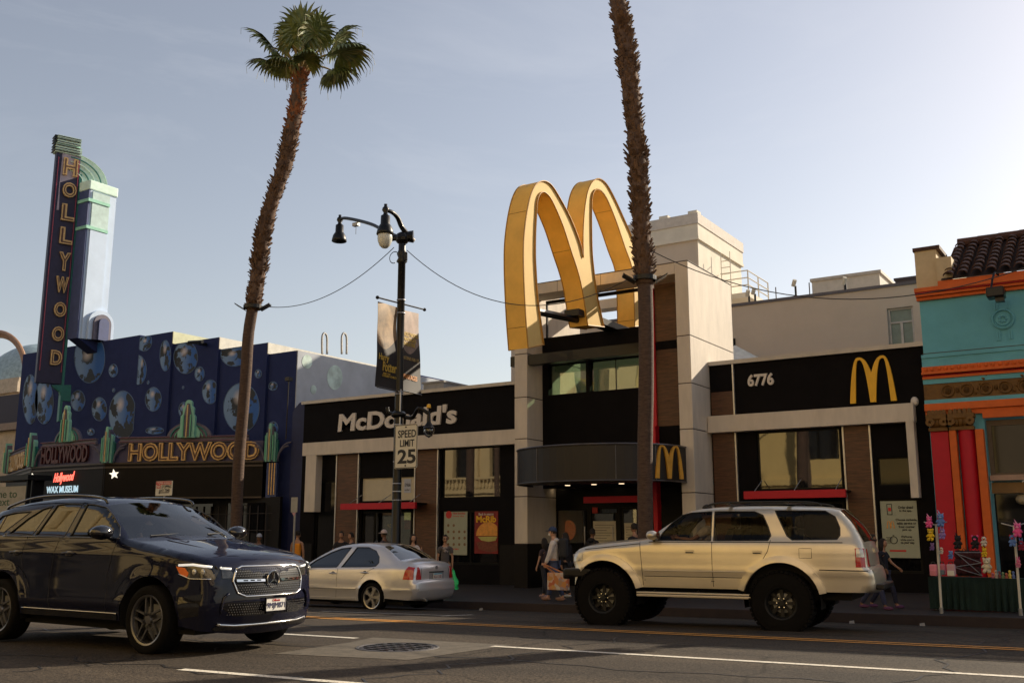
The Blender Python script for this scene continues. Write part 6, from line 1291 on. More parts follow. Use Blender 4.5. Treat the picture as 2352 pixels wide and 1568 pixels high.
class Car:
    def __init__(s, name, label, loc, rz, **k):
        s.__dict__.update(k); s.root = thing(name, label, 'car', loc, rz); s.mid = k.get('mid', 0)
        # outline: list of (seg, [(x,z,r,b)...]) going from front bottom over the roof to rear bottom
        s.pts = []; s.segn = []
        for seg, L_ in s.outline:
            start = len(s.pts)-1
            P = L_ if not s.pts else [s.pts[-1]]+L_
            sp = smooth_path([(p[0], p[1], 0) for p in P], 5) if seg != 'line' else [Vector((p[0], p[1], 0)) for p in P]
            m = len(P); 
            for i, q in enumerate(sp):
                if s.pts and i == 0: continue
                f = i/(len(sp)-1)*(m-1); a = int(min(f, m-2)); t = f-a
                s.pts.append((q.x, q.y, P[a][2]*(1-t)+P[a+1][2]*t, P[a][3]*(1-t)+P[a+1][3]*t)); s.segn.append(seg)
        s.top = s.pts
    def edge(s, x, z):
        best = 9; r = .05
        for i in range(len(s.top)-1):
            a, b = s.top[i], s.top[i+1]; dx, dz = b[0]-a[0], b[1]-a[1]; L2 = dx*dx+dz*dz
            if L2 < 1e-9: continue
            t = max(0, min(1, ((x-a[0])*dx+(z-a[1])*dz)/L2)); d = (x-a[0]-t*dx)**2+(z-a[1]-t*dz)**2
            if d < best: best = d; r = a[2]*(1-t)+b[2]*t
        return sqrt(best), r
    def side(s, x, z):
        y = s.hw; xf = s.xf; xr = s.xr
        df = max(0, (x-(xf-s.Lf))/s.Lf); y *= 1-s.tf*min(1, df)**2.3
        dr = max(0, ((xr+s.Lr)-x)/s.Lr); y *= 1-s.tr*min(1, dr)**2.3
        b = s.belt(x); zm = s.zm
        if z < zm: y -= s.tuck*((zm-z)/zm)**2
        elif z < b: y -= s.shoulder*((z-zm)/(b-zm))**2.2
        else: y -= s.shoulder+s.tum*(z-b)+.02*min(1, (z-b)/.05)
        for wx in (0, -s.wb):
            d = sqrt((x-wx)**2+(z-s.wz)**2)
            if d > s.ar-.03: y += s.flare*math.exp(-((d-s.ar)/s.fw)**2)
        for (za, amp, wd) in s.crease: y += amp*math.exp(-((z-za(x))/wd)**2)
        d, r = s.edge(x, z)
        if d < r: y -= r-sqrt(max(0, r*r-(r-d)**2))
        return y
    def body(s):
        R_ = s.ar; bot = []
        def arc(cx, rev):
            a0 = math.asin(min(.95, (s.sill-s.wz)/R_)) if abs(s.sill-s.wz) < R_ else 0
            ks = [a0+(pi-2*a0)*i/20 for i in range(21)]
            return [(cx+R_*cos(a), s.wz+R_*sin(a)) for a in (ks if rev else ks[::-1])]
        rear = arc(-s.wb, False); front = arc(0, False)       # left(-x) to right(+x)
        top2 = [(p[0], p[1]) for p in s.top]
        poly = top2+densify([top2[-1], (rear[0][0], s.sill_r)], .06, False)[1:]+[q for q in rear]+densify([rear[-1], front[0]], .06, False)[1:-1]+front+densify([(front[-1][0]+.001, s.sill_f), top2[0]], .06, False)[:-1]
        pl_ = []
        for q in poly:
            if not pl_ or (q[0]-pl_[-1][0])**2+(q[1]-pl_[-1][1])**2 > 1e-6: pl_.append(q)
        ex = []
        for i in range(1, len(s.top)-1):
            a, b = s.top[i-1], s.top[i+1]; nx, nz = (b[1]-a[1]), -(b[0]-a[0]); l = sqrt(nx*nx+nz*nz)+1e-9; nx /= l; nz /= l
            for f in (.06, .2, .42, .7, 1.0):
                q = (s.top[i][0]-nx*s.top[i][2]*f*-1*s.insgn, s.top[i][1]-nz*s.top[i][2]*f*-1*s.insgn)
                if in_poly(q[0], q[1], pl_) and not any(in_poly(q[0], q[1], densify(h, .05)) for h in s.holes): ex.append(q)
        hol = [densify(h, .05) for h in s.holes]
        V2, F2 = fill2d(pl_, hol, .055, ex)
        mb = MB(); ys = [s.side(x, z) for x, z in V2]; n = len(V2)
        for sg in (1, -1):
            fs = []
            for f in F2:
                a, b, c = [V2[i] for i in f]; area = (b[0]-a[0])*(c[1]-a[1])-(c[0]-a[0])*(b[1]-a[1])
                g = f if area < 0 else f[::-1]; fs.append(g if sg == 1 else g[::-1])
            mb.add([(x, sg*y, z) for (x, z), y in zip(V2, ys)], fs)
        # cross strip
        T = [-1, -.97, -.93, -.8, -.6, -.4, -.2, 0, .2, .4, .6, .8, .93, .97, 1]
        rows = []
        for i, p in enumerate(s.top):
            a, b = s.top[max(i-1, 0)], s.top[min(i+1, len(s.top)-1)]; nx, nz = -(b[1]-a[1])*-1, -(b[0]-a[0]); l = sqrt(nx*nx+nz*nz)+1e-9; nx, nz = nx/l*s.insgn, nz/l*s.insgn
            yE = s.side(p[0], p[1]); rows.append([(p[0]+nx*p[3]*(1-abs(t)**2.2), yE*t, p[1]+nz*p[3]*(1-abs(t)**2.2)) for t in T])
        s.rows = rows; m = len(T); glass = {}
        vs = [q for r in rows for q in r]; fs = []
        for i in range(len(rows)-1):
            g = s.segn[i+1] in s.glass
            for j in range(m-1):
                f = (i*m+j, i*m+j+1, (i+1)*m+j+1, (i+1)*m+j)
                if g and 1 <= j <= m-3: glass.setdefault(s.segn[i+1], []).append(f)
                else: fs.append(f)
        mb.add(vs, fs)
        # weld
        me = bpy.data.meshes.new('body'); me.from_pydata([tuple(v) for v in mb.v], [], mb.f)
        import bmesh
        bm = bmesh.new(); bm.from_mesh(me); bmesh.ops.remove_doubles(bm, verts=bm.verts, dist=.0012); bmesh.ops.recalc_face_normals(bm, faces=bm.faces); bm.to_mesh(me); bm.free()
        for p in me.polygons: p.use_smooth = True
        me.materials.append(s.paint); o = link(bpy.data.objects.new('body', me)); o.parent = s.root; s.bodyo = o
        for k, fl in glass.items():
            g = MB(); ids = sorted({i for f in fl for i in f}); mp_ = {i: k2 for k2, i in enumerate(ids)}
            g.add([vs[i] for i in ids], [tuple(mp_[i] for i in f) for f in fl]); g.build({'ws': 'windscreen', 'rg': 'rear_window'}[k], s.glassm, s.root, smooth=True, local=True)
        # arches
        for wx in (0, -s.wb):
            mb = MB(); A_ = [(wx+R_*cos(pi*i/24*1.12-.19), s.wz+R_*sin(pi*i/24*1.12-.19)) for i in range(25)]
            for sg in (1, -1):
                mb = MB(); yo = s.side(wx, s.wz+R_)*1.0-.02
                vs2 = [(x, sg*(s.side(x, max(z, s.sill))-.012), z) for x, z in A_]+[(x, sg*.42, z) for x, z in A_]; mb.add(vs2, [(i, i+1, 26+i, 25+i) for i in range(24)]+[tuple(range(25, 50))])
                mb.build('wheel_arch_liner', M['liner'], s.root, local=True)
        mb = MB(); mb.box(s.xr+.25, s.xf-.25, -s.hw+.16, s.hw-.16, s.under, s.sill+.02); mb.build('underbody', M['liner'], s.root, local=True)
    def patch(s, name, poly, m, off=.004, th=.01, sides=(1, -1), holes=(), parent=None, step=.05):
        if len(sides) > 1: return [s.patch(name, poly, m, off, th, (q,), holes, parent, step) for q in sides][-1]
        P = densify(poly, .04); H = [densify(h, .04) for h in holes]; V2, F2 = fill2d(P, H, step); mb = MB()
        for sg in sides:
            fs = []
            for f in F2:
                a, b, c = [V2[i] for i in f]; area = (b[0]-a[0])*(c[1]-a[1])-(c[0]-a[0])*(b[1]-a[1]); g = f if area < 0 else f[::-1]; fs.append(g if sg == 1 else g[::-1])
            mb.add([(x, sg*(s.side(x, z)+off), z) for x, z in V2], fs)
            if th:
                for L_ in [P]+H:
                    k = len(L_); mb.add([(x, sg*(s.side(x, z)+off), z) for x, z in L_]+[(x, sg*(s.side(x, z)+off-th), z) for x, z in L_], [(i, (i+1) % k, k+(i+1) % k, k+i) for i in range(k)])
        return mb.build(name, m, parent or s.root, local=True, auto=35)
    def line(s, name, pts, r, m, off=.0, sides=(1, -1), parent=None, closed=False):
        if len(sides) > 1: return [s.line(name, pts, r, m, off, (q,), parent, closed) for q in sides][-1]
        P = densify(pts, .05, closed); 
        if closed: P.append(P[0])
        mb = MB()
        for sg in sides: mb.tube([(x, sg*(s.side(x, z)+off), z) for x, z in P], r, 5)
        return mb.build(name, m, parent or s.root, local=True, smooth=True)
    def fx(s, y, z, off=0., rear=False):
        best = None; rg = range(len(s.top)-1)
        for i in (rg if not rear else reversed(rg)):
            a, b = s.top[i], s.top[i+1]
            if (a[1]-z)*(b[1]-z) <= 0 and abs(a[1]-b[1]) > 1e-6:
                t = (z-a[1])/(b[1]-a[1]); x = a[0]*(1-t)+b[0]*t; yE = s.side(x, z); bb = a[3]*(1-t)+b[3]*t
                return x+(-1 if rear else 1)*(bb*(1-min(1, abs(y)/max(yE, .01))**2.2)+off)
        return s.xr if rear else s.xf
    def fxc(s, z, rear):
        rg = range(len(s.top)-1)
        for i in (rg if not rear else reversed(rg)):
            a, b = s.top[i], s.top[i+1]
            if (a[1]-z)*(b[1]-z) <= 0 and abs(a[1]-b[1]) > 1e-6: t = (z-a[1])/(b[1]-a[1]); return a[0]*(1-t)+b[0]*t
        return s.xr if rear else s.xf
    def face(s, name, poly, m, off=.006, rear=False, th=.02, holes=(), parent=None, step=.05, mirror=False):
        P = densify(poly, .04); H = [densify(h, .04) for h in holes]; V2, F2 = fill2d(P, H, step); mb = MB()
        for sg in ((1, -1) if mirror else (1,)):
            cy = lambda y, z: max(-s.side(s.fxc(z, rear), z)*.985, min(s.side(s.fxc(z, rear), z)*.985, y)); mb.add([(s.fx(cy(y, z), z, off, rear), sg*cy(y, z), z) for y, z in V2], F2)
            if th:
                for L_ in [P]+H:
                    k = len(L_); mb.add([(s.fx(cy(y, z), z, off, rear), sg*cy(y, z), z) for y, z in L_]+[(s.fx(cy(y, z), z, off-th, rear), sg*cy(y, z), z) for y, z in L_], [(i, (i+1) % k, k+(i+1) % k, k+i) for i in range(k)])
        return mb.build(name, m, parent or s.root, local=True, auto=35)
    def fline(s, name, pts, r, m, off=.008, rear=False, closed=False, parent=None, mirror=False):
        P = densify(pts, .04, closed)
        if closed: P.append(P[0])
        mb = MB()
        c_ = lambda y, z: max(-s.side(s.fxc(z, rear), z)*.985, min(s.side(s.fxc(z, rear), z)*.985, y))
        for sg in ((1, -1) if mirror else (1,)): mb.tube([(s.fx(c_(y, z), z, off, rear), sg*c_(y, z), z) for y, z in P], r, 5)
        return mb.build(name, m, parent or s.root, local=True, smooth=True)
    def windows(s, m, trim=None, tr=.009):
        for i, h in enumerate(s.holes):
            for sg in (1, -1):
                o = s.patch('side_window', h, m, -.012, 0, (sg,)); s.line('window_seal', h, .010, M['car_black'], -.004, (sg,), o, True)
    def cabin(s, x0, x1, z0, seats=True):
        mb = MB(); mb.box(x0, x1, -s.hw+.22, s.hw-.22, s.sill, z0-.35); mb.build('floor', M['interior'], s.root, local=True)
        mb = MB(); mb.box(x1-.35, x1, -s.hw+.2, s.hw-.2, z0-.4, z0-.06); mb.build('dashboard', M['interior'], s.root, local=True, bevel=.04)
        sx = [x1-1.15, x1-1.15-(s.row if hasattr(s, 'row') else .85)]
        if hasattr(s, 'fwd_'): sx = [q+s.fwd_ for q in sx]
        for x in sx:
            for y in (-.38, .38):
                mb = MB(); mb.box(x-.28, x+.28, y-.25, y+.25, z0-.62, z0-.42); mb.add([(x-.30, y-.24, z0-.45), (x-.12, y-.24, z0-.45), (x-.12, y+.24, z0-.45), (x-.30, y+.24, z0-.45), (x-.46, y-.22, z0+.18), (x-.34, y-.22, z0+.18), (x-.34, y+.22, z0+.18), (x-.46, y+.22, z0+.18)], [(3, 2, 1, 0), (4, 5, 6, 7), (0, 1, 5, 4), (1, 2, 6, 5), (2, 3, 7, 6), (3, 0, 4, 7)])
                mb.box(x-.47, x-.37, y-.13, y+.13, z0+.2, z0+.38); mb.build('seat', M['interior'], s.root, local=True, bevel=.03)
        s.seat = (sx[0], .38, z0-.42)
        c = Vector((x1-.52+(s.fwd_*.6 if hasattr(s, 'fwd_') else 0), .38, z0-.06)); mb = MB(); ax_ = Vector((-.85, 0, .5)).normalized(); e1 = Vector((0, 1, 0)); e2 = ax_.cross(e1)
        mb.tube([c+e1*.18*cos(a*pi/10)+e2*.18*sin(a*pi/10) for a in range(21)], .016, 6); mb.tube([c+e1*.17, c-e1*.17], .018, 5); mb.tube([c, c-ax_*.3], .03, 6); mb.build('steering_wheel', M['car_black'], s.root, local=True)
    def wheel(s, x, y, R, rimR, w, style, steer=0, rimm=None):
        sg = 1 if y > 0 else -1; rimm = rimm or M['chrome']
        mb = MB(); mb.lathe([(rimR*.98, -w*.45), (rimR*.86, -w*.3), (rimR*.84, w*.25), (rimR*.99, w*.47)], (0, 0, 0), 'y', 36); mb.lathe([(0, w*.0), (rimR*.86, -w*.02)], (0, 0, 0), 'y', 24)
        o = mb.build('wheel', mat('wheel_barrel', (.02, .02, .02), .5, metal=.5) if 'wb_' not in M else M['wb_'], s.root, local=True); M['wb_'] = o.data.materials[0]
        o.location = (x, y, R*.985); o.rotation_euler = (0, 0, steer); o.scale = (1, sg, 1)
        mb = MB(); T_ = [(rimR, -w*.46), (rimR*1.03, -w*.50), (rimR+(R-rimR)*.5, -w*.535), (R*.955, -w*.49), (R*.985, -w*.43), (R, -w*.36), (R, w*.36), (R*.985, w*.43), (R*.955, w*.49), (rimR+(R-rimR)*.5, w*.535), (rimR*1.03, w*.50), (rimR, w*.46)]
        mb.lathe(T_, (0, 0, 0), 'y', 56)
        if style == 'offroad':
            for k in range(40):
                a = 2*pi*k/40
                for yo, hw_ in ((-w*.42, .07), (-w*.14, .055), (w*.14, .055), (w*.42, .07)):
                    aa = a+(.08 if yo > 0 else 0); c = Vector((cos(aa)*R, yo, sin(aa)*R)); t = Vector((-sin(aa), 0, cos(aa))); n_ = Vector((cos(aa), 0, sin(aa))); yv = Vector((0, 1, 0))
                    l_ = .026; h_ = .014; mb.add([c+t*a1*l_+yv*b1*hw_*.6+n_*c1*h_ for c1 in (-1, 1) for a1, b1 in ((-1, -1), (1, -1), (1, 1), (-1, 1))], [(4, 5, 6, 7), (0, 1, 5, 4), (1, 2, 6, 5), (2, 3, 7, 6), (3, 0, 4, 7)])
        mb.build('tyre', M['tyre'], o, local=True, auto=40)
        mb = MB(); yo = w*.36
        mb.lathe([(rimR*.90, yo*.9), (rimR*.93, w*.46), (rimR*1.0, w*.49), (rimR*1.02, w*.47)], (0, 0, 0), 'y', 48)
        if style == 'split5':
            for k in range(5):
                a = pi/2+2*pi*k/5+.06
                for d in (-1, 1):
                    p0_ = (.13*rimR, a+d*.9); p1_ = (rimR*.93, a+d*.155)
                    q = [Vector((r*cos(t), 0, r*sin(t))) for r, t in ((rimR*.20, a+d*.62), (rimR*.93, a+d*.13), (rimR*.93, a+d*.19), (rimR*.27, a+d*.95))]
                    mb.prism([v+Vector((0, yo*.78+.0*i, 0)) for i, v in enumerate(q)], (0, .035, 0))
        elif style == 'five':
            for k in range(5):
                a = pi/2+2*pi*k/5+.3
                q = [Vector((r*cos(t), 0, r*sin(t))) for r, t in ((rimR*.2, a-.62), (rimR*.55, a-.20), (rimR*.93, a-.27), (rimR*.93, a+.27), (rimR*.55, a+.20), (rimR*.2, a+.62))]
                mb.prism([v+Vector((0, yo*.75, 0)) for v in q], (0, .04, 0))
        else:
            for k in range(8):
                a = 2*pi*k/8
                q = [Vector((r*cos(t), 0, r*sin(t))) for r, t in ((rimR*.28, a-.3), (rimR*.93, a-.14), (rimR*.93, a+.14), (rimR*.28, a+.3))]; mb.prism([v+Vector((0, yo*.4, 0)) for v in q], (0, .03, 0))
        mb.lathe([(0, yo*.95+.02), (rimR*.17, yo*.95+.018), (rimR*.22, yo*.8), (rimR*.24, yo*.3)], (0, 0, 0), 'y', 24)
        rim = mb.build('rim', rimm, o, local=True, auto=35)
        mb = MB()
        for k in range(6): a = 2*pi*k/6; mb.lathe([(.012, 0), (.012, .02), (0, .022)], (rimR*.30*cos(a), yo*.62 if style != 'offroad' else yo*.5+.03, rimR*.30*sin(a)), 'y', 8)
        if style == 'offroad': mb.lathe([(.045, yo*.4), (.045, yo*1.0), (0, yo*1.05)], (0, 0, 0), 'y', 12)
        mb.build('wheel_nuts', M['chrome'], o, local=True)
        mb = MB(); mb.lathe([(rimR*.62, -.01), (rimR*.62, .02), (rimR*.2, .025)], (0, 0, 0), 'y', 28); mb.build('brake_disc', M['grey_metal'], o, local=True); return o
    def mirror(s, x, z, m, sc_=1., cap=None):
        for sg in (1, -1):
            y = s.side(x, z); mb = MB(); mb.sphere((x+.02, sg*(y+.13*sc_), z+.07), .1*sc_, 14, 8, .95, 1.35, .78); o = mb.build('door_mirror', m, s.root, local=True, smooth=True)
            mb = MB(); mb.tube([(x+.03, sg*(y-.03), z-.02), (x+.02, sg*(y+.08*sc_), z+.03)], .028, 6); mb.build('mirror_stalk', M['car_black'], o, local=True)
            mb = MB(); mb.lathe([(0, 0), (.075*sc_, 0)], (0, 0, 0), 'x', 14)
            for v in mb.v: v.x += x-.085*sc_; v.y = v.y*1.35+sg*(y+.13*sc_); v.z = v.z*.8+z+.07
            mb.build('mirror_glass', M['chrome'], o, local=True)
def place(front_axle_world, rear_axle_dir):
    pass

# ---------------------------------------------------------------- dark blue luxury SUV (nose to the right)
ga_ = gnd('C', 1090, 1350); ang = radians(0)
MW = .985
mx_, my_ = ga_.x-.15+.15-.0, ga_.y
mz_ = road_z(mx_-1.5, my_+1)
O_ = (ga_.x+.0, my_+MW, 0)
zf_, zr_2 = road_z(O_[0], O_[1]), road_z(O_[0]-3, O_[1])
m1 = Car('parked_suv', 'dark blue luxury SUV with star grille badge rolling into the left of the picture', (ga_.x, my_+MW-.03, zf_-.0), 0,
    hw=MW, wb=3.05, wz=.39, ar=.50, sill=.36, sill_r=.40, sill_f=.34, under=.24, xf=.90, xr=-4.12, Lf=.85, tf=.20, Lr=.8, tr=.20, zm=.72, tuck=.06, shoulder=.05, tum=.46, flare=.018, fw=.10, insgn=1,
    belt=lambda x: 1.30-.012*x, crease=[(lambda x: 1.12-.01*x, .012, .05), (lambda x: .55, .02, .07)], paint=mat('navy_paint', (.0035, .0045, .017), .5, 0, .05, 2, coat=.8, spec=.05), glassm=glass_mat('tinted_screen', (.55, .7, .8), .05, .5), glass=('ws', 'rg'),
    outline=[('nose', [(.80, .28, .05, .12), (.86, .40, .10, .14), (.90, .60, .12, .14), (.88, .85, .12, .12), (.84, 1.0, .12, .10), (.72, 1.09, .12, .06)]), ('hood', [(.5, 1.14, .12, .05), (.1, 1.20, .11, .05), (-.35, 1.27, .10, .05), (-.62, 1.31, .06, .05)]),
             ('ws', [(-1.0, 1.54, .05, .07), (-1.36, 1.73, .06, .06)]), ('roof', [(-1.6, 1.80, .09, .04), (-2.1, 1.84, .11, .03), (-2.7, 1.83, .11, .03), (-3.3, 1.77, .10, .03), (-3.72, 1.69, .08, .04)]), ('rg', [(-3.95, 1.45, .07, .05), (-4.08, 1.22, .08, .06)]),
             ('tail', [(-4.14, 1.05, .12, .07), (-4.16, .8, .14, .08), (-4.12, .55, .14, .08), (-4.0, .36, .08, .05)])],
    holes=[[(-1.72, 1.335), (-.72, 1.325), (-.86, 1.46), (-1.05, 1.60), (-1.28, 1.70), (-1.55, 1.745), (-1.70, 1.75)], [(-2.48, 1.35), (-1.84, 1.34), (-1.80, 1.755), (-2.14, 1.765), (-2.34, 1.75)], [(-3.12, 1.37), (-2.56, 1.355), (-2.43, 1.735), (-2.62, 1.70), (-2.85, 1.58)], [(-3.74, 1.42), (-3.26, 1.39), (-3.02, 1.56), (-2.86, 1.67), (-3.2, 1.66), (-3.5, 1.62)]])
m1.body(); wgm = glass_mat('side_tint', (.55, .55, .5), .01, .16, bump=.12); m1.windows(wgm); m1.cabin(-3.2, -.75, 1.32)
silver_rim = mat('dark_alloy', (.035, .033, .03), .3, metal=.7); bright_rim = mat('silver_alloy', (.50, .48, .45), .28, metal=.8)
for x, y in ((0, -.86), (0, .86), (-3.05, -.86), (-3.05, .86)): m1.wheel(x, y, .395, .285, .27, 'split5', 0, mat('machined_alloy', (.20, .20, .215), .3, metal=.85) if 'ma' not in M else M['ma'])
m1.line('door_seam', [(-1.90, 1.33), (-1.95, 1.1), (-1.97, .7), (-1.92, .42)], .004, M['car_black']); m1.line('door_seam', [(-.72, 1.30), (-.80, .9), (-.78, .42)], .004, M['car_black']); m1.line('door_seam', [(-2.62, 1.34), (-2.66, 1.1), (-2.60, .92)], .004, M['car_black'])
m1.line('bonnet_seam', [(-.60, 1.24), (-.2, 1.185), (.3, 1.12), (.62, 1.03)], .004, M['car_black'])
m1.patch('sill_trim', [(-2.5, .36), (-.55, .36), (-.55, .43), (-2.5, .43)], M['gloss_black'], .012, .03); m1.line('sill_strip', [(-2.5, .44), (-.55, .44)], .008, M['chrome'], .012)
for x in (-1.62, -2.78):
    for sg in (1, -1):
        y = m1.side(x, 1.12); mb = MB(); mb.sphere((x, sg*(y-.005), 1.125), .1, 12, 6, 1, .1, .4); o = mb.build('handle_recess', M['gloss_black'], m1.root, local=True, smooth=True)
        MB().tube(smooth_path([(x-.12, sg*(y), 1.13), (x-.08, sg*(y+.035), 1.135), (x+.08, sg*(y+.035), 1.135), (x+.12, sg*y, 1.13)], 4), .014, 6).build('door_handle', m1.paint, m1.root, local=True, smooth=True)
for sg in (1, -1): MB().tube(smooth_path([(-1.32, sg*.68, 1.76), (-1.45, sg*.69, 1.83), (-2.1, sg*.69, 1.875), (-2.9, sg*.68, 1.86), (-3.5, sg*.66, 1.76), (-3.6, sg*.66, 1.71)], 6), .018, 8).build('roof_rail', M['gloss_black'], m1.root, local=True, smooth=True)
m1.mirror(-.86, 1.32, M['gloss_black'], 1.15); m1.line('waist_trim', [(-3.2, 1.345), (-.7, 1.318)], .009, M['gloss_black'], .0)
# grille
gy, gz0, gz1 = .52, .66, 1.0
gp = [(-gy+.02, gz1-.03), (-gy+.10, gz1), (gy-.10, gz1), (gy-.02, gz1-.03), (gy+.03, .84), (gy-.02, .70), (gy-.12, gz0), (-gy+.12, gz0), (-gy+.02, .70), (-gy-.03, .84)]
g_ = m1.face('grille', gp, mat('grille_black', (.004, .004, .005), .5, spec=.2), .004, th=.01); m1.fline('grille_frame', gp, .012, M['chrome'], .010, closed=True, parent=g_)
mb = MB()
for i in range(33):
    for j in range(13):
        y = -gy+.0+i*(2*gy/32)+(.014 if j % 2 else 0); z = gz0+.02+j*.026
        if in_poly(y, z, gp) and in_poly(y, z+.02, gp) and not (.80 < z < .87): mb.sphere((m1.fx(y, z, .012), y, z), .0052, 5, 4, .8, 1, 1.2)
mb.build('grille_studs', M['chrome'], g_, local=True)
for sg in (1, -1):
    mb = MB(); q = [(sg*.13, .822), (sg*(gy-.01), .828), (sg*(gy-.01), .856), (sg*.13, .850)]; m1.face('grille_bar', q, M['chrome'], .02, th=.015, parent=g_, holes=[[(sg*(.19+k*.09), .832), (sg*(.25+k*.09), .833), (sg*(.25+k*.09), .847), (sg*(.19+k*.09), .846)] for k in range(3)], step=.03)
bx_ = m1.fx(0, .84, .02); mb = MB()
mb.tube([(bx_, .098*cos(a*pi/18), .84+.098*sin(a*pi/18)) for a in range(37)], .009, 6)
for k in range(3):
    a = pi/2+k*2*pi/3; mb.prism([(bx_, .012*cos(a+pi/2), .84+.012*sin(a+pi/2)), (bx_, .012*cos(a-pi/2), .84+.012*sin(a-pi/2)), (bx_, .094*cos(a), .84+.094*sin(a))], (.012, 0, 0))
mb.build('star_badge', M['chrome'], g_, local=True); MB().lathe([(0, .0), (.09, 0)], (bx_-.006, 0, .84), 'x', 28).build('badge_disc', M['gloss_black'], g_, local=True)
# headlamps wrap the corners
hl_side = [(.34, 1.02), (.42, .90), (.60, .86), (.74, .86), (.76, 1.0), (.6, 1.06)]
for sg in (1, -1):
    o = m1.patch('headlight', [(.40, 1.025), (.47, .92), (.62, .865), (.86, .86), (.86, 1.01), (.66, 1.045)], M['head_in'], .006, .01, (sg,))
    q = [(sg*.50, .895), (sg*.56, .872), (sg*.86, .868), (sg*.86, 1.0), (sg*.60, .985)]; m1.face('headlight_front', q, M['head_in'], .006, th=.01, parent=o)
    m1.patch('turn_signal', [(.42, 1.005), (.48, .925), (.58, .885), (.60, .93), (.54, .99)], M['amber'], .010, .006, (sg,), parent=o)
    m1.line('daytime_light', [(.46, 1.018), (.64, 1.026), (.82, 1.0)], .014, M['drl'], .012, (sg,), o); m1.fline('daytime_light', [(sg*.84, .998), (sg*.56, .975)], .013, M['drl'], .014, parent=o); m1.line('lamp_edge', [(.47, .92), (.62, .868), (.84, .865)], .007, M['chrome'], .008, (sg,), o)
    for k_ in (0, 1):
        xx_ = .66+.10*k_; yy_ = m1.side(xx_, .94); MB().sphere((xx_, sg*(yy_+.004), .945), .034, 10, 8, 1, .5, 1).build('projector', M['clear_lens'], o, local=True, smooth=True)
# lower bumper
lw = m1.face('lower_intake', [(-.62, .60), (.62, .60), (.70, .56), (.52, .44), (-.52, .44), (-.70, .56)], M['gloss_black'], .004, th=.01)
mb = MB()
for i in range(40):
    for j in range(5):
        y = -.6+i*.031+(.015 if j % 2 else 0); z = .46+j*.028
        if abs(y) > .16: mb.sphere((m1.fx(y, z, .008), y, z), .006, 4, 3)
mb.build('intake_mesh', M['grey_metal'], lw, local=True)
for sg in (1, -1): 
    q = [(sg*.64, .66), (sg*.88, .70), (sg*.86, .50), (sg*.72, .44)]; m1.face('side_intake', q, M['gloss_black'], .004, th=.01); m1.fline('intake_blade', [(sg*.60, .70), (sg*.70, .62), (sg*.76, .48)], .014, m1.paint, .015)
    m1.patch('corner_intake', [(.50, .66), (.78, .70), (.74, .46), (.52, .42)], M['gloss_black'], .004, .008, (sg,))
m1.fline('bumper_chrome', [(-.74, .36), (-.5, .335), (.5, .335), (.74, .36)], .016, M['chrome'], .02)
m1.face('bumper_lip', [(-.78, .33), (.78, .33), (.70, .285), (-.70, .285)], M['gloss_black'], .02, th=.05)
px_ = m1.fx(0, .56, .035); pz_c = .545
pt = MB(); pt.box(px_, px_+.012, -.165, .165, pz_c-.085, pz_c+.085); po_ = pt.build('licence_plate', M['plate'], m1.root, local=True)
fr_ = MB(); 
for q in ((-.172, -.16, -.092, .092), (.16, .172, -.092, .092), (-.172, .172, -.092, -.062), (-.172, .172, .082, .092)): fr_.box(px_+.0, px_+.020, q[0], q[1], pz_c+q[2], pz_c+q[3])
fr_.build('plate_frame', M['gloss_black'], po_, local=True)
def plate_text(s_, parent, x, y0, y1, z0, z1, m, rear=False):
    mb = MB(); text_on(mb, s_, (x, y0 if not rear else y1), (0, 1) if not rear else (0, -1), 0, abs(y1-y0), z0, z1, 0, .004, .0); mb.build('lettering', m, parent, local=True)
plate_text('9MJM871', po_, px_+.013, -.145, .145, pz_c-.05, pz_c+.032, mat('plate_blue', (.03, .03, .09), .5)); plate_text('California', po_, px_+.013, -.06, .06, pz_c+.045, pz_c+.072, M['sign_red'])
for sg in (1, -1):
    mb = MB(); mb.tube(smooth_path([(.70, sg*.42, 1.115), (.3, sg*.46, 1.20), (-.3, sg*.52, 1.295)], 8), .010, 5); mb.build('bonnet_crease', m1.paint, m1.root, local=True, smooth=True)
mb = MB(); mb.tube([(-.60, -.55, 1.35), (-.66, .1, 1.385)], .010, 5); mb.tube([(-.60, .35, 1.37), (-.72, .7, 1.385)], .010, 5); mb.build('wiper', M['car_black'], m1.root, local=True)
mb = MB(); mb.box(-1.36, -1.24, -.07, .07, 1.66, 1.72); mb.box(-1.25, -1.22, -.11, .11, 1.60, 1.66); mb.build('inner_mirror', M['car_black'], m1.root, local=True)

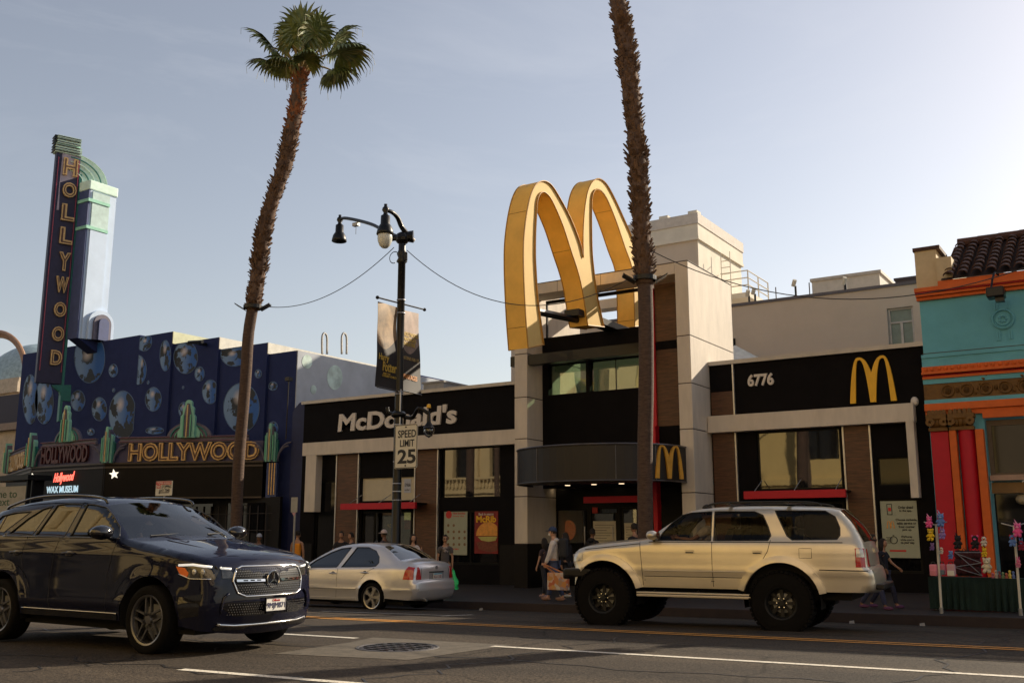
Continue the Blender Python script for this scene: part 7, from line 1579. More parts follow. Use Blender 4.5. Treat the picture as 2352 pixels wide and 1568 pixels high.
# ---------------------------------------------------------------- gold lifted off-roader (nose to the left)
a_ = gnd('K', 450, 995); b_ = gnd('K', 1620, 1035); hd = atan2(a_.y-b_.y, a_.x-b_.x); SW = .865
nrm = Vector((sin(hd), -cos(hd))); 
if nrm.y < 0: nrm = -nrm
S0 = a_+nrm*(SW-.0)
gold_m = mat('gold_paint', (.60, .54, .43), .30, .6, var=.10, scale=1.2, coat=.5)
s1 = Car('offroad_suv', 'gold lifted off-road SUV with huge black tyres driving left', (S0.x, S0.y, road_z(S0.x, S0.y)+.0), hd,
    hw=SW, wb=2.80, wz=.47, ar=.56, sill=.63, sill_r=.62, sill_f=.90, under=.50, xf=.66, xr=-4.02, Lf=.7, tf=.18, Lr=.6, tr=.12, zm=.95, tuck=.05, shoulder=.045, tum=.30, flare=.03, fw=.07, insgn=1,
    belt=lambda x: 1.33, crease=[(lambda x: .90, .012, .035), (lambda x: 1.22, .008, .05)], paint=gold_m, glassm=glass_mat('suv_screen', (.5, .5, .45), .10, .5), glass=('ws', 'rg'),
    outline=[('nose', [(.56, .90, .06, .08), (.62, 1.0, .10, .08), (.61, 1.12, .12, .07), (.52, 1.20, .12, .05)]), ('hood', [(.30, 1.255, .10, .05), (0, 1.29, .09, .05), (-.45, 1.335, .08, .04), (-.72, 1.365, .05, .04)]),
             ('ws', [(-1.0, 1.57, .05, .05), (-1.30, 1.765, .06, .04)]), ('roof', [(-1.5, 1.825, .08, .03), (-2.1, 1.855, .09, .03), (-2.8, 1.85, .09, .03), (-3.4, 1.83, .09, .03), (-3.66, 1.79, .08, .03)]), ('rg', [(-3.84, 1.58, .08, .04), (-3.97, 1.33, .09, .05)]),
             ('tail', [(-4.0, 1.2, .10, .06), (-4.02, .98, .10, .06), (-4.07, .93, .06, .06), (-4.10, .80, .08, .06), (-4.08, .66, .06, .05), (-4.0, .62, .05, .03)])],
    holes=[[(-1.745, 1.345), (-.90, 1.35), (-.96, 1.46), (-1.12, 1.63), (-1.27, 1.74), (-1.42, 1.775), (-1.745, 1.79)], [(-2.62, 1.35), (-1.79, 1.345), (-1.79, 1.79), (-2.41, 1.785), (-2.54, 1.73), (-2.62, 1.56), (-2.665, 1.42)], [(-3.62, 1.37), (-2.98, 1.36), (-2.90, 1.42), (-2.72, 1.795), (-3.46, 1.785), (-3.60, 1.70), (-3.665, 1.54), (-3.665, 1.43)]])
s1.body(); s1.windows(glass_mat('suv_tint', (.62, .60, .55), .0, .95, ior=1.25)); s1.fwd_ = .38; s1.cabin(-3.5, -.85, 1.35)
for x, y in ((0, -.80), (0, .80), (-2.80, -.80), (-2.80, .80)): s1.wheel(x, y, .455, .235, .33, 'offroad', 0, M['wb_'])
def ring(cx, cz, r0, r1, a0, a1, n=22): return [(cx+r0*cos(a0+(a1-a0)*i/n), cz+r0*sin(a0+(a1-a0)*i/n)) for i in range(n+1)]+[(cx+r1*cos(a1-(a1-a0)*i/n), cz+r1*sin(a1-(a1-a0)*i/n)) for i in range(n+1)]
s1.patch('wheel_flare', ring(0, .47, .565, .66, radians(52), radians(166)), gold_m, .035, .05); s1.patch('wheel_flare', ring(-2.8, .47, .565, .66, radians(14), radians(168)), gold_m, .035, .05)
for pts_ in ([(-.60, 1.33), (-.64, .95), (-.66, .66)], [(-1.765, 1.33), (-1.77, .95), (-1.78, .66)], [(-2.66, 1.36), (-2.62, 1.2), (-2.50, 1.0)], [(-.60, 1.30), (.35, 1.20)]): s1.line('door_seam', pts_, .005, M['ink'])
s1.line('waist_line', [(-3.7, 1.325), (-.75, 1.325)], .007, M['car_black']); 
for za in (.885, .80, .74): s1.line('side_moulding', [(-.68, za), (-2.28, za)], .009 if za > .8 else .005, gold_m if za > .8 else M['ink'], .004)
s1.patch('cladding', [(-.70, .66), (-1.75, .66), (-1.75, .78), (-.70, .78)], gold_m, .012, .02); s1.patch('cladding', [(-1.80, .66), (-2.24, .66), (-2.30, .78), (-1.80, .78)], gold_m, .012, .02)
for x in (-1.42, -2.46):
    s1.patch('door_handle', [(x-.07, 1.155), (x+.07, 1.155), (x+.07, 1.205), (x-.07, 1.205)], gold_m, .016, .02); s1.patch('handle_slot', [(x-.06, 1.158), (x+.06, 1.158), (x+.06, 1.175), (x-.06, 1.175)], M['ink'], .019, .002)
s1.line('fuel_flap', [(-3.26, 1.10), (-3.08, 1.10), (-3.08, 1.24), (-3.26, 1.24)], .004, M['ink'], closed=True, sides=(1,))
for sg in (1, -1):
    mb = MB(); mb.box(-2.36, -.56, sg*.86-.07, sg*.86+.07, .535, .565); mb.box(-2.36, -.56, sg*.91-.02, sg*.91+.02, .49, .53); mb.build('side_step', gold_m, s1.root, local=True, bevel=.01)
    mb = MB(); [mb.tube([(x, sg*.86, .54), (x, sg*.6, .6)], .02, 6) for x in (-.8, -1.5, -2.2)]; mb.build('step_bracket', M['car_black'], s1.root, local=True)
    mb = MB(); mb.tube(smooth_path([(-1.65, sg*.62, 1.87), (-1.8, sg*.63, 1.915), (-2.3, sg*.63, 1.93), (-3.2, sg*.62, 1.92), (-3.4, sg*.61, 1.87)], 5), .018, 6); mb.build('roof_rail', M['car_black'], s1.root, local=True, smooth=True)
    o = s1.patch('headlight', [(.40, 1.02), (.60, 1.005), (.62, 1.12), (.46, 1.15), (.38, 1.14)], M['clear_lens'], .006, .01, (sg,)); s1.face('headlight_front', [(sg*.42, 1.0), (sg*.80, 1.0), (sg*.80, 1.12), (sg*.42, 1.12)], M['clear_lens'], .006, parent=o)
    o = s1.patch('tail_light', [(-3.88, .985), (-3.99, .985), (-3.99, 1.115), (-3.88, 1.115)], M['red_lens'], .010, .015, (sg,)); s1.patch('reverse_light', [(-3.88, 1.12), (-3.985, 1.12), (-3.97, 1.235), (-3.88, 1.235)], M['clear_lens'], .010, .015, (sg,), parent=o)
    s1.patch('light_surround', [(-3.865, .975), (-3.995, .975), (-3.985, 1.245), (-3.865, 1.245)], M['red_lens'], .005, .01, (sg,), parent=o)
    s1.face('tail_light_rear', [(sg*.60, .985), (sg*.84, .985), (sg*.84, 1.235), (sg*.62, 1.235)], M['red_lens'], .008, True, parent=o)
mb = MB(); [mb.box(x-.03, x+.03, -.7, .7, 1.90, 1.93) for x in (-2.0, -2.9)]; mb.build('roof_rack_bar', M['car_black'], s1.root, local=True)
mb = MB(); mb.box(.25, .72, -.84, .84, .76, .90); mb.box(.5, .80, -.7, .7, .72, .88); mb.build('front_bumper', M['car_black'], s1.root, local=True, bevel=.03)
s1.face('grille', [(-.38, 1.0), (.38, 1.0), (.38, 1.13), (-.38, 1.13)], M['car_black'], .006)
s1.face('tailgate_seam', [(-.66, .99), (.66, .99), (.66, .998), (-.66, .998)], M['ink'], .004, True, th=0)
mb = MB(); mb.box(-4.22, -4.10, -.62, .62, .66, .74); mb.build('rear_step', M['car_black'], s1.root, local=True, bevel=.015)
s1.line('bumper_seam', [(-3.36, .935), (-4.02, .925)], .008, M['ink']); s1.mirror(-.86, 1.36, gold_m, .95)
rwx = s1.fx(.3, 1.33, .03, True)
mb = MB(); mb.tube([(rwx, -.2, 1.35), (rwx+.10, .35, 1.42)], .012, 5); mb.build('rear_wiper', M['car_black'], s1.root, local=True)
s1.face('tail_handle', [(-.1, 1.18), (.25, 1.18), (.25, 1.24), (-.1, 1.24)], gold_m, .03, True, th=.03)
# axles and shocks under the lifted body
for x in (0, -2.8): MB().tube([(x, -.7, .45), (x, .7, .45)], .05, 8).build('axle', M['liner'], s1.root, local=True)

# ---------------------------------------------------------------- silver saloon (nose to the left, tail to us)
JW = .87; jr = gnd('E', 850, 900); jx_, jy_ = -14.62, 17.02
hdj = pi+radians(-.5)
silver = mat('silver_paint', (.62, .61, .62), .3, .55, var=.03, scale=2, coat=.8)
fwd = Vector((cos(hdj), sin(hdj))); lft = Vector((-fwd.y, fwd.x)); J0 = Vector((jx_, jy_))+fwd*2.51-lft*(JW)*(1 if lft.y < 0 else -1)
j1 = Car('silver_sedan', 'silver four-door sedan seen from behind at an angle, nose hidden by the blue SUV', (J0.x, J0.y, road_z(jx_, jy_+.8)-.02), hdj,
    hw=JW, wb=2.51, wz=.315, ar=.375, sill=.22, sill_r=.30, sill_f=.22, under=.16, xf=.87, xr=-3.52, Lf=.9, tf=.26, Lr=.75, tr=.15, zm=.55, tuck=.06, shoulder=.05, tum=.50, flare=.022, fw=.06, insgn=1,
    belt=lambda x: .88-.02*x*.9, crease=[(lambda x: .48, .012, .03)], paint=silver, glassm=glass_mat('sedan_screen', (.6, .75, .75), .14, .35), glass=('ws', 'rg'),
    outline=[('nose', [(.80, .20, .05, .10), (.86, .35, .12, .12), (.84, .55, .14, .10), (.76, .68, .12, .08)]), ('hood', [(.5, .76, .10, .05), (.1, .83, .10, .05), (-.28, .90, .06, .04)]), ('ws', [(-.70, 1.15, .05, .05), (-1.08, 1.335, .06, .04)]),
             ('roof', [(-1.35, 1.405, .09, .03), (-1.75, 1.44, .11, .025), (-2.2, 1.43, .11, .025), (-2.52, 1.385, .08, .03)]), ('rg', [(-2.82, 1.24, .08, .05), (-3.08, 1.09, .09, .05)]), ('boot', [(-3.2, 1.06, .10, .04), (-3.40, 1.045, .10, .04), (-3.50, 1.01, .08, .05)]),
             ('tail', [(-3.545, .90, .09, .07), (-3.55, .68, .08, .07), (-3.60, .62, .07, .08), (-3.615, .45, .10, .08), (-3.57, .32, .08, .06), (-3.5, .27, .04, .04)])],
    holes=[[(-1.40, .925), (-.44, .90), (-.69, 1.07), (-1.05, 1.235), (-1.34, 1.33), (-1.64, 1.36)], [(-1.54, .93), (-1.80, 1.365), (-2.14, 1.365), (-2.40, 1.29), (-2.55, 1.16), (-2.60, 1.04), (-2.54, .965), (-2.40, .95)]])
j1.body(); j1.windows(glass_mat('sedan_tint', (.3, .3, .35), .05, .10)); j1.row = .75; j1.cabin(-2.6, -.45, .86)
for x, y in ((0, -.76), (0, .76), (-2.51, -.76), (-2.51, .76)): j1.wheel(x, y, .312, .235, .215, 'five', 0, bright_rim)
for pts_ in ([(-1.46, .90), (-1.48, .5), (-1.46, .26)], [(-2.52, .93), (-2.36, .86), (-2.20, .70)], [(-.42, .86), (-.46, .5), (-.44, .26)]): j1.line('door_seam', pts_, .004, M['ink'])
j1.patch('side_moulding', [(-.42, .46), (-2.07, .48), (-2.07, .51), (-.42, .49)], silver, .014, .02); j1.line('moulding_shadow', [(-.42, .457), (-2.07, .477)], .005, M['car_black'], .006)
j1.patch('sill_panel', [(-.46, .22), (-2.05, .24), (-2.05, .29), (-.46, .27)], silver, .02, .03)
for x, z in ((-1.34, .79), (-2.28, .82)):
    for sg in (1, -1):
        y = j1.side(x, z); o = MB().sphere((x, sg*(y-.004), z), .055, 12, 6, 1.1, .12, .9).build('handle_recess', M['ink'], j1.root, local=True, smooth=True)
        MB().tube([(x-.10, sg*(y+.018), z+.01), (x+.10, sg*(y+.018), z+.01)], .014, 6).build('door_handle', silver, j1.root, local=True)
for sg in (1, -1):
    o = j1.patch('tail_light', [(-3.32, .70), (-3.53, .70), (-3.52, .955), (-3.40, .975), (-3.35, .88)], M['red_lens'], .008, .012, (sg,))
    j1.face('tail_light_rear', [(sg*.50, .70), (sg*.80, .70), (sg*.78, .95), (sg*.54, .96)], M['red_lens'], .010, True, parent=o)
    j1.patch('bumper_strip', [(-3.05, .455), (-3.55, .455), (-3.55, .515), (-3.05, .515)], silver, .014, .02, (sg,))
j1.face('bumper_strip', [(-.74, .47), (.74, .47), (.74, .52), (-.74, .52)], silver, .016, True, th=.02)
j1.fline('boot_seam', [(-.50, .70), (-.48, .96)], .005, M['ink'], .002, True); j1.fline('boot_seam', [(.50, .70), (.48, .96)], .005, M['ink'], .002, True); j1.fline('boot_seam', [(-.8, .655), (.8, .655)], .007, M['ink'], .0, True)
pr_ = j1.face('plate_recess', [(-.26, .68), (.26, .68), (.25, .86), (-.25, .86)], mat('recess_silver', (.30, .30, .31), .4, metal=.4), .003, True, th=.005)
rx_ = j1.fx(0, .77, .022, True); mb = MB(); mb.box(rx_-.008, rx_, -.155, .155, .70, .82); po_ = mb.build('licence_plate', M['plate'], j1.root, local=True)
mb = MB(); mb.box(rx_-.010, rx_-.0085, -.15, .15, .795, .818); mb.build('plate_band', mat('plate_teal', (.12, .35, .45), .5), po_, local=True); plate_text('KG4 7182', po_, rx_-.009, -.13, .13, .715, .785, mat('plate_ink', (.25, .10, .10), .5), True)
j1.face('plate_shade', [(-.26, .835), (.26, .835), (.25, .862), (-.25, .862)], M['ink'], .006, True, th=.01)
mb = MB(); mb.lathe([(0, .008), (.045, .006), (.045, 0)], (0, 0, 0), 'x', 20)
for v in mb.v: v.x = j1.fx(0, .93, .004, True)-v.x; v.z += .935
mb.build('round_badge', M['grey_metal'], j1.root, local=True)
mb = MB(); text_on(mb, 'sedan', (j1.fx(.4, .9, .012, True), .48), (0, -1), 0, .14, .885, .91, 0, .004); o = None
j1.mirror(-.50, .92, silver, .85)
mb = MB(); mb.tube([(-1.75, -.1, 1.46), (-1.80, -.1, 1.50)], .02, 6); mb.build('roof_aerial', M['car_black'], j1.root, local=True)
mb = MB(); mb.tube([(-3.55, .4, .27), (-3.66, .4, .27)], .03, 8); mb.build('exhaust', M['grey_metal'], j1.root, local=True)
# ================================================================== PEOPLE
SK = {}
def skin_mat(tone):
    if tone not in SK: SK[tone] = mat('skin', {'light': (.52, .29, .19), 'tan': (.36, .19, .115), 'brown': (.20, .10, .06)}[tone], .55, var=.08, scale=12)
    return SK[tone]
CL = {}
def cloth(c):
    if c not in CL: CL[c] = mat('cloth', c, .85, var=.18, scale=9, bump=.3, bscale=60)
    return CL[c]
def skinned(name, m, chains, parent, sub=2, root=0, extra=None):
    """chains: lists of (point, rx, ry); first points equal -> joined by position"""
    vs = []; rs = []; es = []; idx = {}
    for ch in chains:
        prev = None
        for p, r in ch:
            k = (round(p[0], 4), round(p[1], 4), round(p[2], 4))
            if k not in idx: idx[k] = len(vs); vs.append(k); rs.append(r)
            if prev is not None and prev != idx[k]: es.append((prev, idx[k]))
            prev = idx[k]
    me = bpy.data.meshes.new(name); me.from_pydata(vs, es, []); o = bpy.data.objects.new(name, me); sc.collection.objects.link(o)
    md = o.modifiers.new('s', 'SKIN'); md.use_smooth_shade = True
    for i, r in enumerate(rs): me.skin_vertices[0].data[i].radius = r if isinstance(r, tuple) else (r, r)
    me.skin_vertices[0].data[root].use_root = True
    if sub: sd_ = o.modifiers.new('d', 'SUBSURF'); sd_.levels = sub; sd_.render_levels = sub
    bpy.context.view_layer.update()
    m2 = bpy.data.meshes.new_from_object(o.evaluated_get(bpy.context.evaluated_depsgraph_get())); bpy.data.objects.remove(o)
    if extra:
        import bmesh
        bm = bmesh.new(); bm.from_mesh(m2); t_ = bpy.data.meshes.new('x'); t_.from_pydata([tuple(v) for v in extra.v], [], extra.f); bm.from_mesh(t_); bm.to_mesh(m2); bm.free()
    m2.name = name; m2.materials.clear(); m2.materials.append(m)
    for p in m2.polygons: p.use_smooth = True
    o = link(bpy.data.objects.new(name, m2)); o.parent = parent; return o
def person(label, loc, rz, H=1.72, tone='tan', top=(.1, .1, .1), sleeve='short', legs=(.05, .06, .12), shorts=False, shoes=(.3, .3, .3), hair=(.02, .015, .012), hairlen='short', armL=(0, 0), armR=(0, 0), stride=0, seated=False, cap=None, glasses=False, mask=None, lean=0, hood=None, group=None, slim=1., upper_only=False, turn=0):
    """facing +Y locally; arm=(swing forward rad, elbow bend rad)"""
    t = thing('person', label, 'person', tuple(loc), rz, group); k = H/1.75; V = lambda x, y, z: (x*k, y*k, z*k); r = lambda a, b=None: (a*k*slim, (b or a)*k*slim)
    pz = .93 if not seated else .10; S = lambda z: z-(.93-pz); ly = lambda z: lean*(z-.93)
    def J(x, y, z): return V(x, y+ly(z), S(z))
    pel = J(0, 0, .95); ab = J(0, 0, 1.10); ch = J(0, .005, 1.30); cl_ = J(0, 0, 1.44); nk = J(0, .005, 1.52); hb = J(0, .02, 1.60); ht = J(0, .02, 1.68)
    legs_ = []
    for sg in (-1, 1):
        hip = J(sg*.09, 0, .90)
        if seated: kn = V(sg*.13, .43, S(.93)); an = V(sg*.13, .52, S(.93)-.38); fo = V(sg*.13, .66, S(.93)-.40)
        else:
            a = stride*sg; kn = V(sg*.095, .42*sin(a)*.9+.03, .50+.02*abs(a)); b_ = max(0, -a)*1.1+.04; an = V(sg*.10, kn[1]/k-.42*sin(b_-a*.55), .085+.06*max(0, -a)); fo = V(sg*.115, an[1]/k+.15, .03+.02*max(0, -a))
        legs_.append((hip, kn, an, fo))
    arms_ = []
    for sg, (sw, eb) in ((-1, armL), (1, armR)):
        sh = J(sg*.175*slim, 0, 1.41); el = (sh[0]+sg*.05*k, sh[1]+.27*k*sin(sw), sh[2]-.27*k*cos(sw)); a2 = sw+eb; wr = (el[0]-sg*.02*k*eb, el[1]+.25*k*sin(a2), el[2]-.25*k*cos(a2)); arms_.append((sh, el, wr, a2, sg))
    body = []
    if not upper_only:
        for hip, kn, an, fo in legs_:
            mid = tuple((a+b)/2 for a, b in zip(kn, an)); body.append([(pel, r(.125, .10)), (hip, r(.088)), (kn, r(.055)), (mid, r(.052)), (an, r(.036)), (fo, r(.034, .028))])
    body.append([(pel, r(.125, .10)), (ab, r(.118, .09)), (ch, r(.14, .10)), (cl_, r(.09, .07)), (nk, r(.05)), (hb, r(.065, .07))])
    for sh, el, wr, a2, sg in arms_:
        dv = Vector((0, sin(a2), -cos(a2))); palm_ = Vector(wr)+dv*.045*k
        body.append([(cl_, r(.09, .07)), (sh, r(.052)), (el, r(.038)), (wr, r(.026, .024)), (tuple(palm_), r(.030, .016))])
        for i, (o_, ln) in enumerate(((-.026, .055), (-.009, .066), (.009, .062), (.026, .048))):
            b0 = palm_+Vector((0, cos(a2), sin(a2)))*o_*k+dv*.015*k; b1 = b0+dv*ln*.6*k+Vector((-sg*.008*k, 0, 0)); b2 = b0+dv*ln*k+Vector((-sg*.024*k, 0, 0)); body.append([(tuple(palm_), r(.030, .016)), (tuple(b0), r(.009)), (tuple(b1), r(.0085)), (tuple(b2), r(.007))])
        th = palm_+Vector((0, cos(a2), sin(a2)))*.034*k-dv*.03*k; body.append([(wr, r(.026, .024)), (tuple(th), r(.011)), (tuple(th+dv*.04*k+Vector((-sg*.012*k, 0, 0))), r(.009))])
    hx = MB(); hc = Vector(ht)+Vector((0, .012*k, 0)); n_, m__ = 20, 16
    hv = []
    for i in range(m__+1):
        for j in range(n_):
            th_, ph_ = pi*i/m__, 2*pi*j/n_; x, y, z = sin(th_)*cos(ph_), sin(th_)*sin(ph_), cos(th_); wx = .074*(1-.22*max(0, -z)**1.5); wy = .094*(1-.10*max(0, -z)); yy = y*wy+(.012 if y > .3 and z < -.3 else 0)
            if y > .85 and -.35 < z < .15: yy += .020*(1-abs(z+.12)/.3)*max(0, 1-abs(x)/.35)
            if y > .7 and abs(z-.08) < .12 and .25 < abs(x) < .6: yy -= .008
            hv.append(hc+Vector((x*wx, yy, z*.118))*k)
    hx.add(hv, [(i*n_+j, (i+1)*n_+j, (i+1)*n_+(j+1) % n_, i*n_+(j+1) % n_) for i in range(m__) for j in range(n_)])
    for sg in (-1, 1): hx.sphere(hc+Vector((sg*.074, -.005, -.01))*k, .024*k, 8, 6, .4, .8, 1.2)
    bo = skinned('body', skin_mat(tone), body[::-1] if upper_only else body, t, 2, 0, hx)
    e = MB(); [e.sphere(hc+Vector((sg*.028, .083, .008))*k, .0105*k, 8, 6, 1.2, .6, .8) for sg in (-1, 1)]; e.sphere(hc+Vector((0, .092, -.062))*k, .016*k, 8, 6, 1.3, .3, .3); e.build('face_features', cloth((.05, .02, .018)), t, local=True)
    # clothes
    so = .018
    tops = [[(J(0, 0, .90), r(.135+so, .11+so)), (ab, r(.122+so, .095+so)), (ch, r(.142+so, .105+so)), (cl_, r(.085+so, .075+so)), (J(0, .003, 1.47), r(.060+so*.4))]]
    for sh, el, wr, a2, sg in arms_:
        half_ = tuple(a+(b-a)*.62 for a, b in zip(sh, el)); c = [(cl_, r(.085+so, .075+so)), (sh, r(.058+so))]
        if sleeve == 'short': c += [(half_, r(.046+so))]
        elif sleeve == 'long': c += [(el, r(.042+so)), (wr, r(.030+so))]
        elif sleeve == 'none': c = c[:1]+[(tuple(a+(b-a)*.6 for a, b in zip(cl_, sh)), r(.035))]
        tops.append(c)
    skinned('shirt', cloth(top), tops, t, 2, 0)
    if not upper_only:
        tr = []
        for hip, kn, an, fo in legs_:
            c = [(J(0, 0, .96), r(.130+.008, .105+.008)), (hip, r(.095+.01))]
            if shorts: c += [(tuple(a+(b-a)*.85 for a, b in zip(hip, kn)), r(.075+.008))]
            else: c += [(kn, r(.064+.008)), (tuple(a+(b-a)*.95 for a, b in zip(kn, an)), r(.050+.008))]
            tr.append(c)
        skinned('trousers', cloth(legs), tr, t, 2, 0)
        for hip, kn, an, fo in legs_:
            mb = MB(); a_ = Vector(an); f_ = Vector(fo); mb.sphere((a_+f_)/2+Vector((0, 0, -.012*k)), .13*k, 12, 8, .38, 1.0, .36); mb.build('shoe', cloth(shoes), t, smooth=True, local=True)
    # hair
    hm = MB(); hv = []
    for i in range(11):
        for j in range(20):
            th_ = pi*.60*i/10; ph_ = 2*pi*j/20; fr_ = sin(ph_); lim = th_*(1 if fr_ < .35 else (.62-.1*fr_)); hv.append(hc+Vector((sin(lim)*cos(ph_)*.083, sin(lim)*fr_*.105-.008, cos(lim)*.130+.004))*k)
    hm.add(hv, [(i*20+j, (i+1)*20+j, (i+1)*20+(j+1) % 20, i*20+(j+1) % 20) for i in range(10) for j in range(20)])
    if hairlen == 'long':
        for q in range(13): a = pi*1.0+pi*q/12; x, y = cos(a)*.075, sin(a)*.085; hm.tube([hc+Vector((x, y, .03))*k, hc+Vector((x*1.1, y*1.1-.01, -.1))*k, hc+Vector((x*1.15, y*1.0-.02, -.27-.03*(q % 3)))*k], [.03*k, .034*k, .012*k], 6)
    if hairlen == 'bun': hm.sphere(hc+Vector((0, -.1, .06))*k, .045*k, 10, 8)
    hm.build('hair', cloth(hair), t, smooth=True, local=True)
    if cap:
        cm = MB(); cv = [hc+Vector((sin(pi*.5*i/8)*cos(2*pi*j/18)*.092, sin(pi*.5*i/8)*sin(2*pi*j/18)*.112, cos(pi*.5*i/8)*.115+.028))*k for i in range(9) for j in range(18)]
        cm.add(cv, [(i*18+j, (i+1)*18+j, (i+1)*18+(j+1) % 18, i*18+(j+1) % 18) for i in range(8) for j in range(18)]); cm.sphere(hc+Vector((0, .125, .030))*k, .075*k, 12, 6, 1, .95, .13); cm.build('cap', cloth(cap), t, smooth=True, local=True)
    if glasses:
        gm = MB(); [gm.sphere(hc+Vector((sg*.034, .094, .01))*k, .027*k, 10, 6, 1.15, .35, .75) for sg in (-1, 1)]; gm.tube([hc+Vector((-.078, 0, .015))*k, hc+Vector((-.055, .088, .015))*k, hc+Vector((.055, .088, .015))*k, hc+Vector((.078, 0, .015))*k], .005*k, 5); gm.build('sunglasses', M['gloss_black'], t, local=True)
    if mask: gm = MB(); gm.sphere(hc+Vector((0, .072, -.055))*k, .05*k, 12, 8, 1.1, .8, .9); gm.build('face_mask', cloth(mask), t, smooth=True, local=True)
    if hood: gm = MB(); gm.sphere(J(0, -.06, 1.47), .105*k, 12, 8, 1.1, .75, .65); gm.build('hood', cloth(hood), t, smooth=True, local=True)
    t['hand_r'] = list(arms_[1][2]); t['hand_l'] = list(arms_[0][2]); return t
def stand(v, x, y, Y): p = at(v, x, y, Y); return Vector((p.x, Y, walk_z(p.x, Y)))
def faceto(dx, dy): return atan2(dy, dx)-pi/2
def hgt(v, x, ytop, Y): p = at(v, x, ytop, Y); return p.z-walk_z(p.x, Y)
def hand_world(t, key): q = Vector(t[key]); rz = t.rotation_euler.z; return Vector(t.location)+Vector((q.x*cos(rz)-q.y*sin(rz), q.x*sin(rz)+q.y*cos(rz), q.z))
# walker with the green carrier bag
Y1 = 20.6; g1 = person('person in grey printed t-shirt and dark sunglasses carrying a bright green bag', stand('E', 1515, 500, Y1), faceto(.55, -.75), hgt('E', 1515, 222, Y1), 'tan', (.085, .075, .075), 'short', (.42, .30, .22), True, (.5, .45, .42), armL=(.12, .12), armR=(.05, .1), stride=.22, glasses=True, slim=.95)
h_ = hand_world(g1, 'hand_r' if hand_world(g1, 'hand_r').x > hand_world(g1, 'hand_l').x else 'hand_l'); gm_ = mat('green_plastic', (.03, .62, .16), .35, var=.12, scale=6)
bg_ = thing('shopping_bag', 'bright green plastic carrier bag hanging from the hand of the person in sunglasses', 'bag', (h_.x, h_.y, h_.z-.6))
mb = MB(); vs = []
for i in range(13):
    f = i/12; w_ = .05+.13*min(1, f*1.5); 
    for j in range(16): a = 2*pi*j/16; vs.append(h_+Vector((cos(a)*w_*(1+.1*sin(3*a+i)), sin(a)*w_*.5*(1+.2*sin(4*a)), -.10-.46*f+.012*sin(5*a))))
mb.add(vs, [(i*16+j, (i+1)*16+j, (i+1)*16+(j+1) % 16, i*16+(j+1) % 16) for i in range(12) for j in range(16)]+[tuple(range(12*16, 13*16))]); mb.build('sack', gm_, bg_, smooth=True)
MB().tube([h_+Vector((-.04, 0, -.12)), h_+Vector((0, 0, -.02)), h_+Vector((.04, 0, -.12))], .012, 6).build('handle', gm_, bg_)
mb = MB(); q = hc_ = Vector((0, .155, 1.2)); [mb.sphere((x, .135, z), r_, 8, 5, 1, .3, 1) for x, z, r_ in ((-.03, 1.22, .03), (.03, 1.2, .035), (0, 1.14, .04), (-.06, 1.12, .02))]; mb.build('shirt_print', cloth((.32, .27, .25)), g1, local=True)
Y2 = 21.2; person('person with long dark hair in a white long-sleeved top with a dark shoulder strap', stand('E', 1215, 500, Y2), faceto(.8, -.5), hgt('E', 1215, 216, Y2), 'light', (.62, .55, .52), 'long', (.05, .05, .07), hairlen='long', armL=(.4, 1.9), armR=(.2, .5), stride=.1, slim=.92)
for ch in (): pass
Y3 = 21.5; person('person with dark hair in a yellow strap top seen from behind near the blue car', stand('E', 150, 500, Y3), faceto(-.3, .95), hgt('E', 150, 180, Y3), 'tan', (.70, .26, .02), 'none', (.02, .02, .025), hairlen='bun', armL=(.1, .2), armR=(0, .1), slim=.95)
Y4 = 21.0; person('person in a pale blue cap looking down the pavement beside the leaning palm', stand('C', 1922, 600, Y4), faceto(.7, -.5), hgt('C', 1922, 470, Y4), 'brown', (.03, .03, .035), 'short', (.02, .02, .03), cap=(.35, .38, .45))
Y5 = 23.2; person('person with short dark hair in dark clothes by the left wood panel', stand('E', 555, 500, Y5), faceto(.5, -.8), hgt('E', 555, 190, Y5), 'tan', (.02, .018, .02), 'long', (.02, .02, .025), armL=(.5, 1.4), armR=(.4, 1.4))
person('second dark-haired person standing beside the first by the left wood panel', stand('E', 650, 500, Y5), faceto(-.3, -.8), hgt('E', 650, 200, Y5), 'tan', (.022, .022, .03), 'long', (.02, .02, .025), armL=(.3, 1.2), armR=(.5, 1.2))
person('person in a white and red cap in front of the left entrance', stand('E', 955, 500, 23.0), faceto(-.9, -.1), hgt('E', 955, 178, 23.0), 'brown', (.05, .045, .05), 'long', (.03, .03, .04), cap=(.55, .45, .43))
# hooded shopper with the flowery tote
Y6 = 20.5; g2 = person('person in white hoodie, blue cap and face mask carrying a flowery tote bag', stand('K', 120, 790, Y6), faceto(-.85, -.3), hgt('K', 118, 372, Y6), 'light', (.60, .54, .49), 'long', (.06, .08, .16), False, (.28, .16, .12), cap=(.03, .05, .11), mask=(.68, .66, .62), hood=(.60, .54, .49), armL=(.25, .15), armR=(-.1, .25), stride=.25, slim=1.05)
h_ = hand_world(g2, 'hand_l'); h_.y -= .03; tp_ = thing('tote_bag', 'pale tote bag printed with orange and purple flowers carried by the hooded walker', 'bag', (h_.x, h_.y, h_.z-.6))
tc_ = at('K', 146, 712, h_.y-.02); w_ = abs(at('K', 80, 700, h_.y).x-at('K', 212, 700, h_.y).x)/2; hh_ = abs(at('K', 146, 655, h_.y).z-at('K', 146, 770, h_.y).z)/2
fl = bark_mat('flower_print', (.05, .04, .03), (.6, .5, .4), 9)
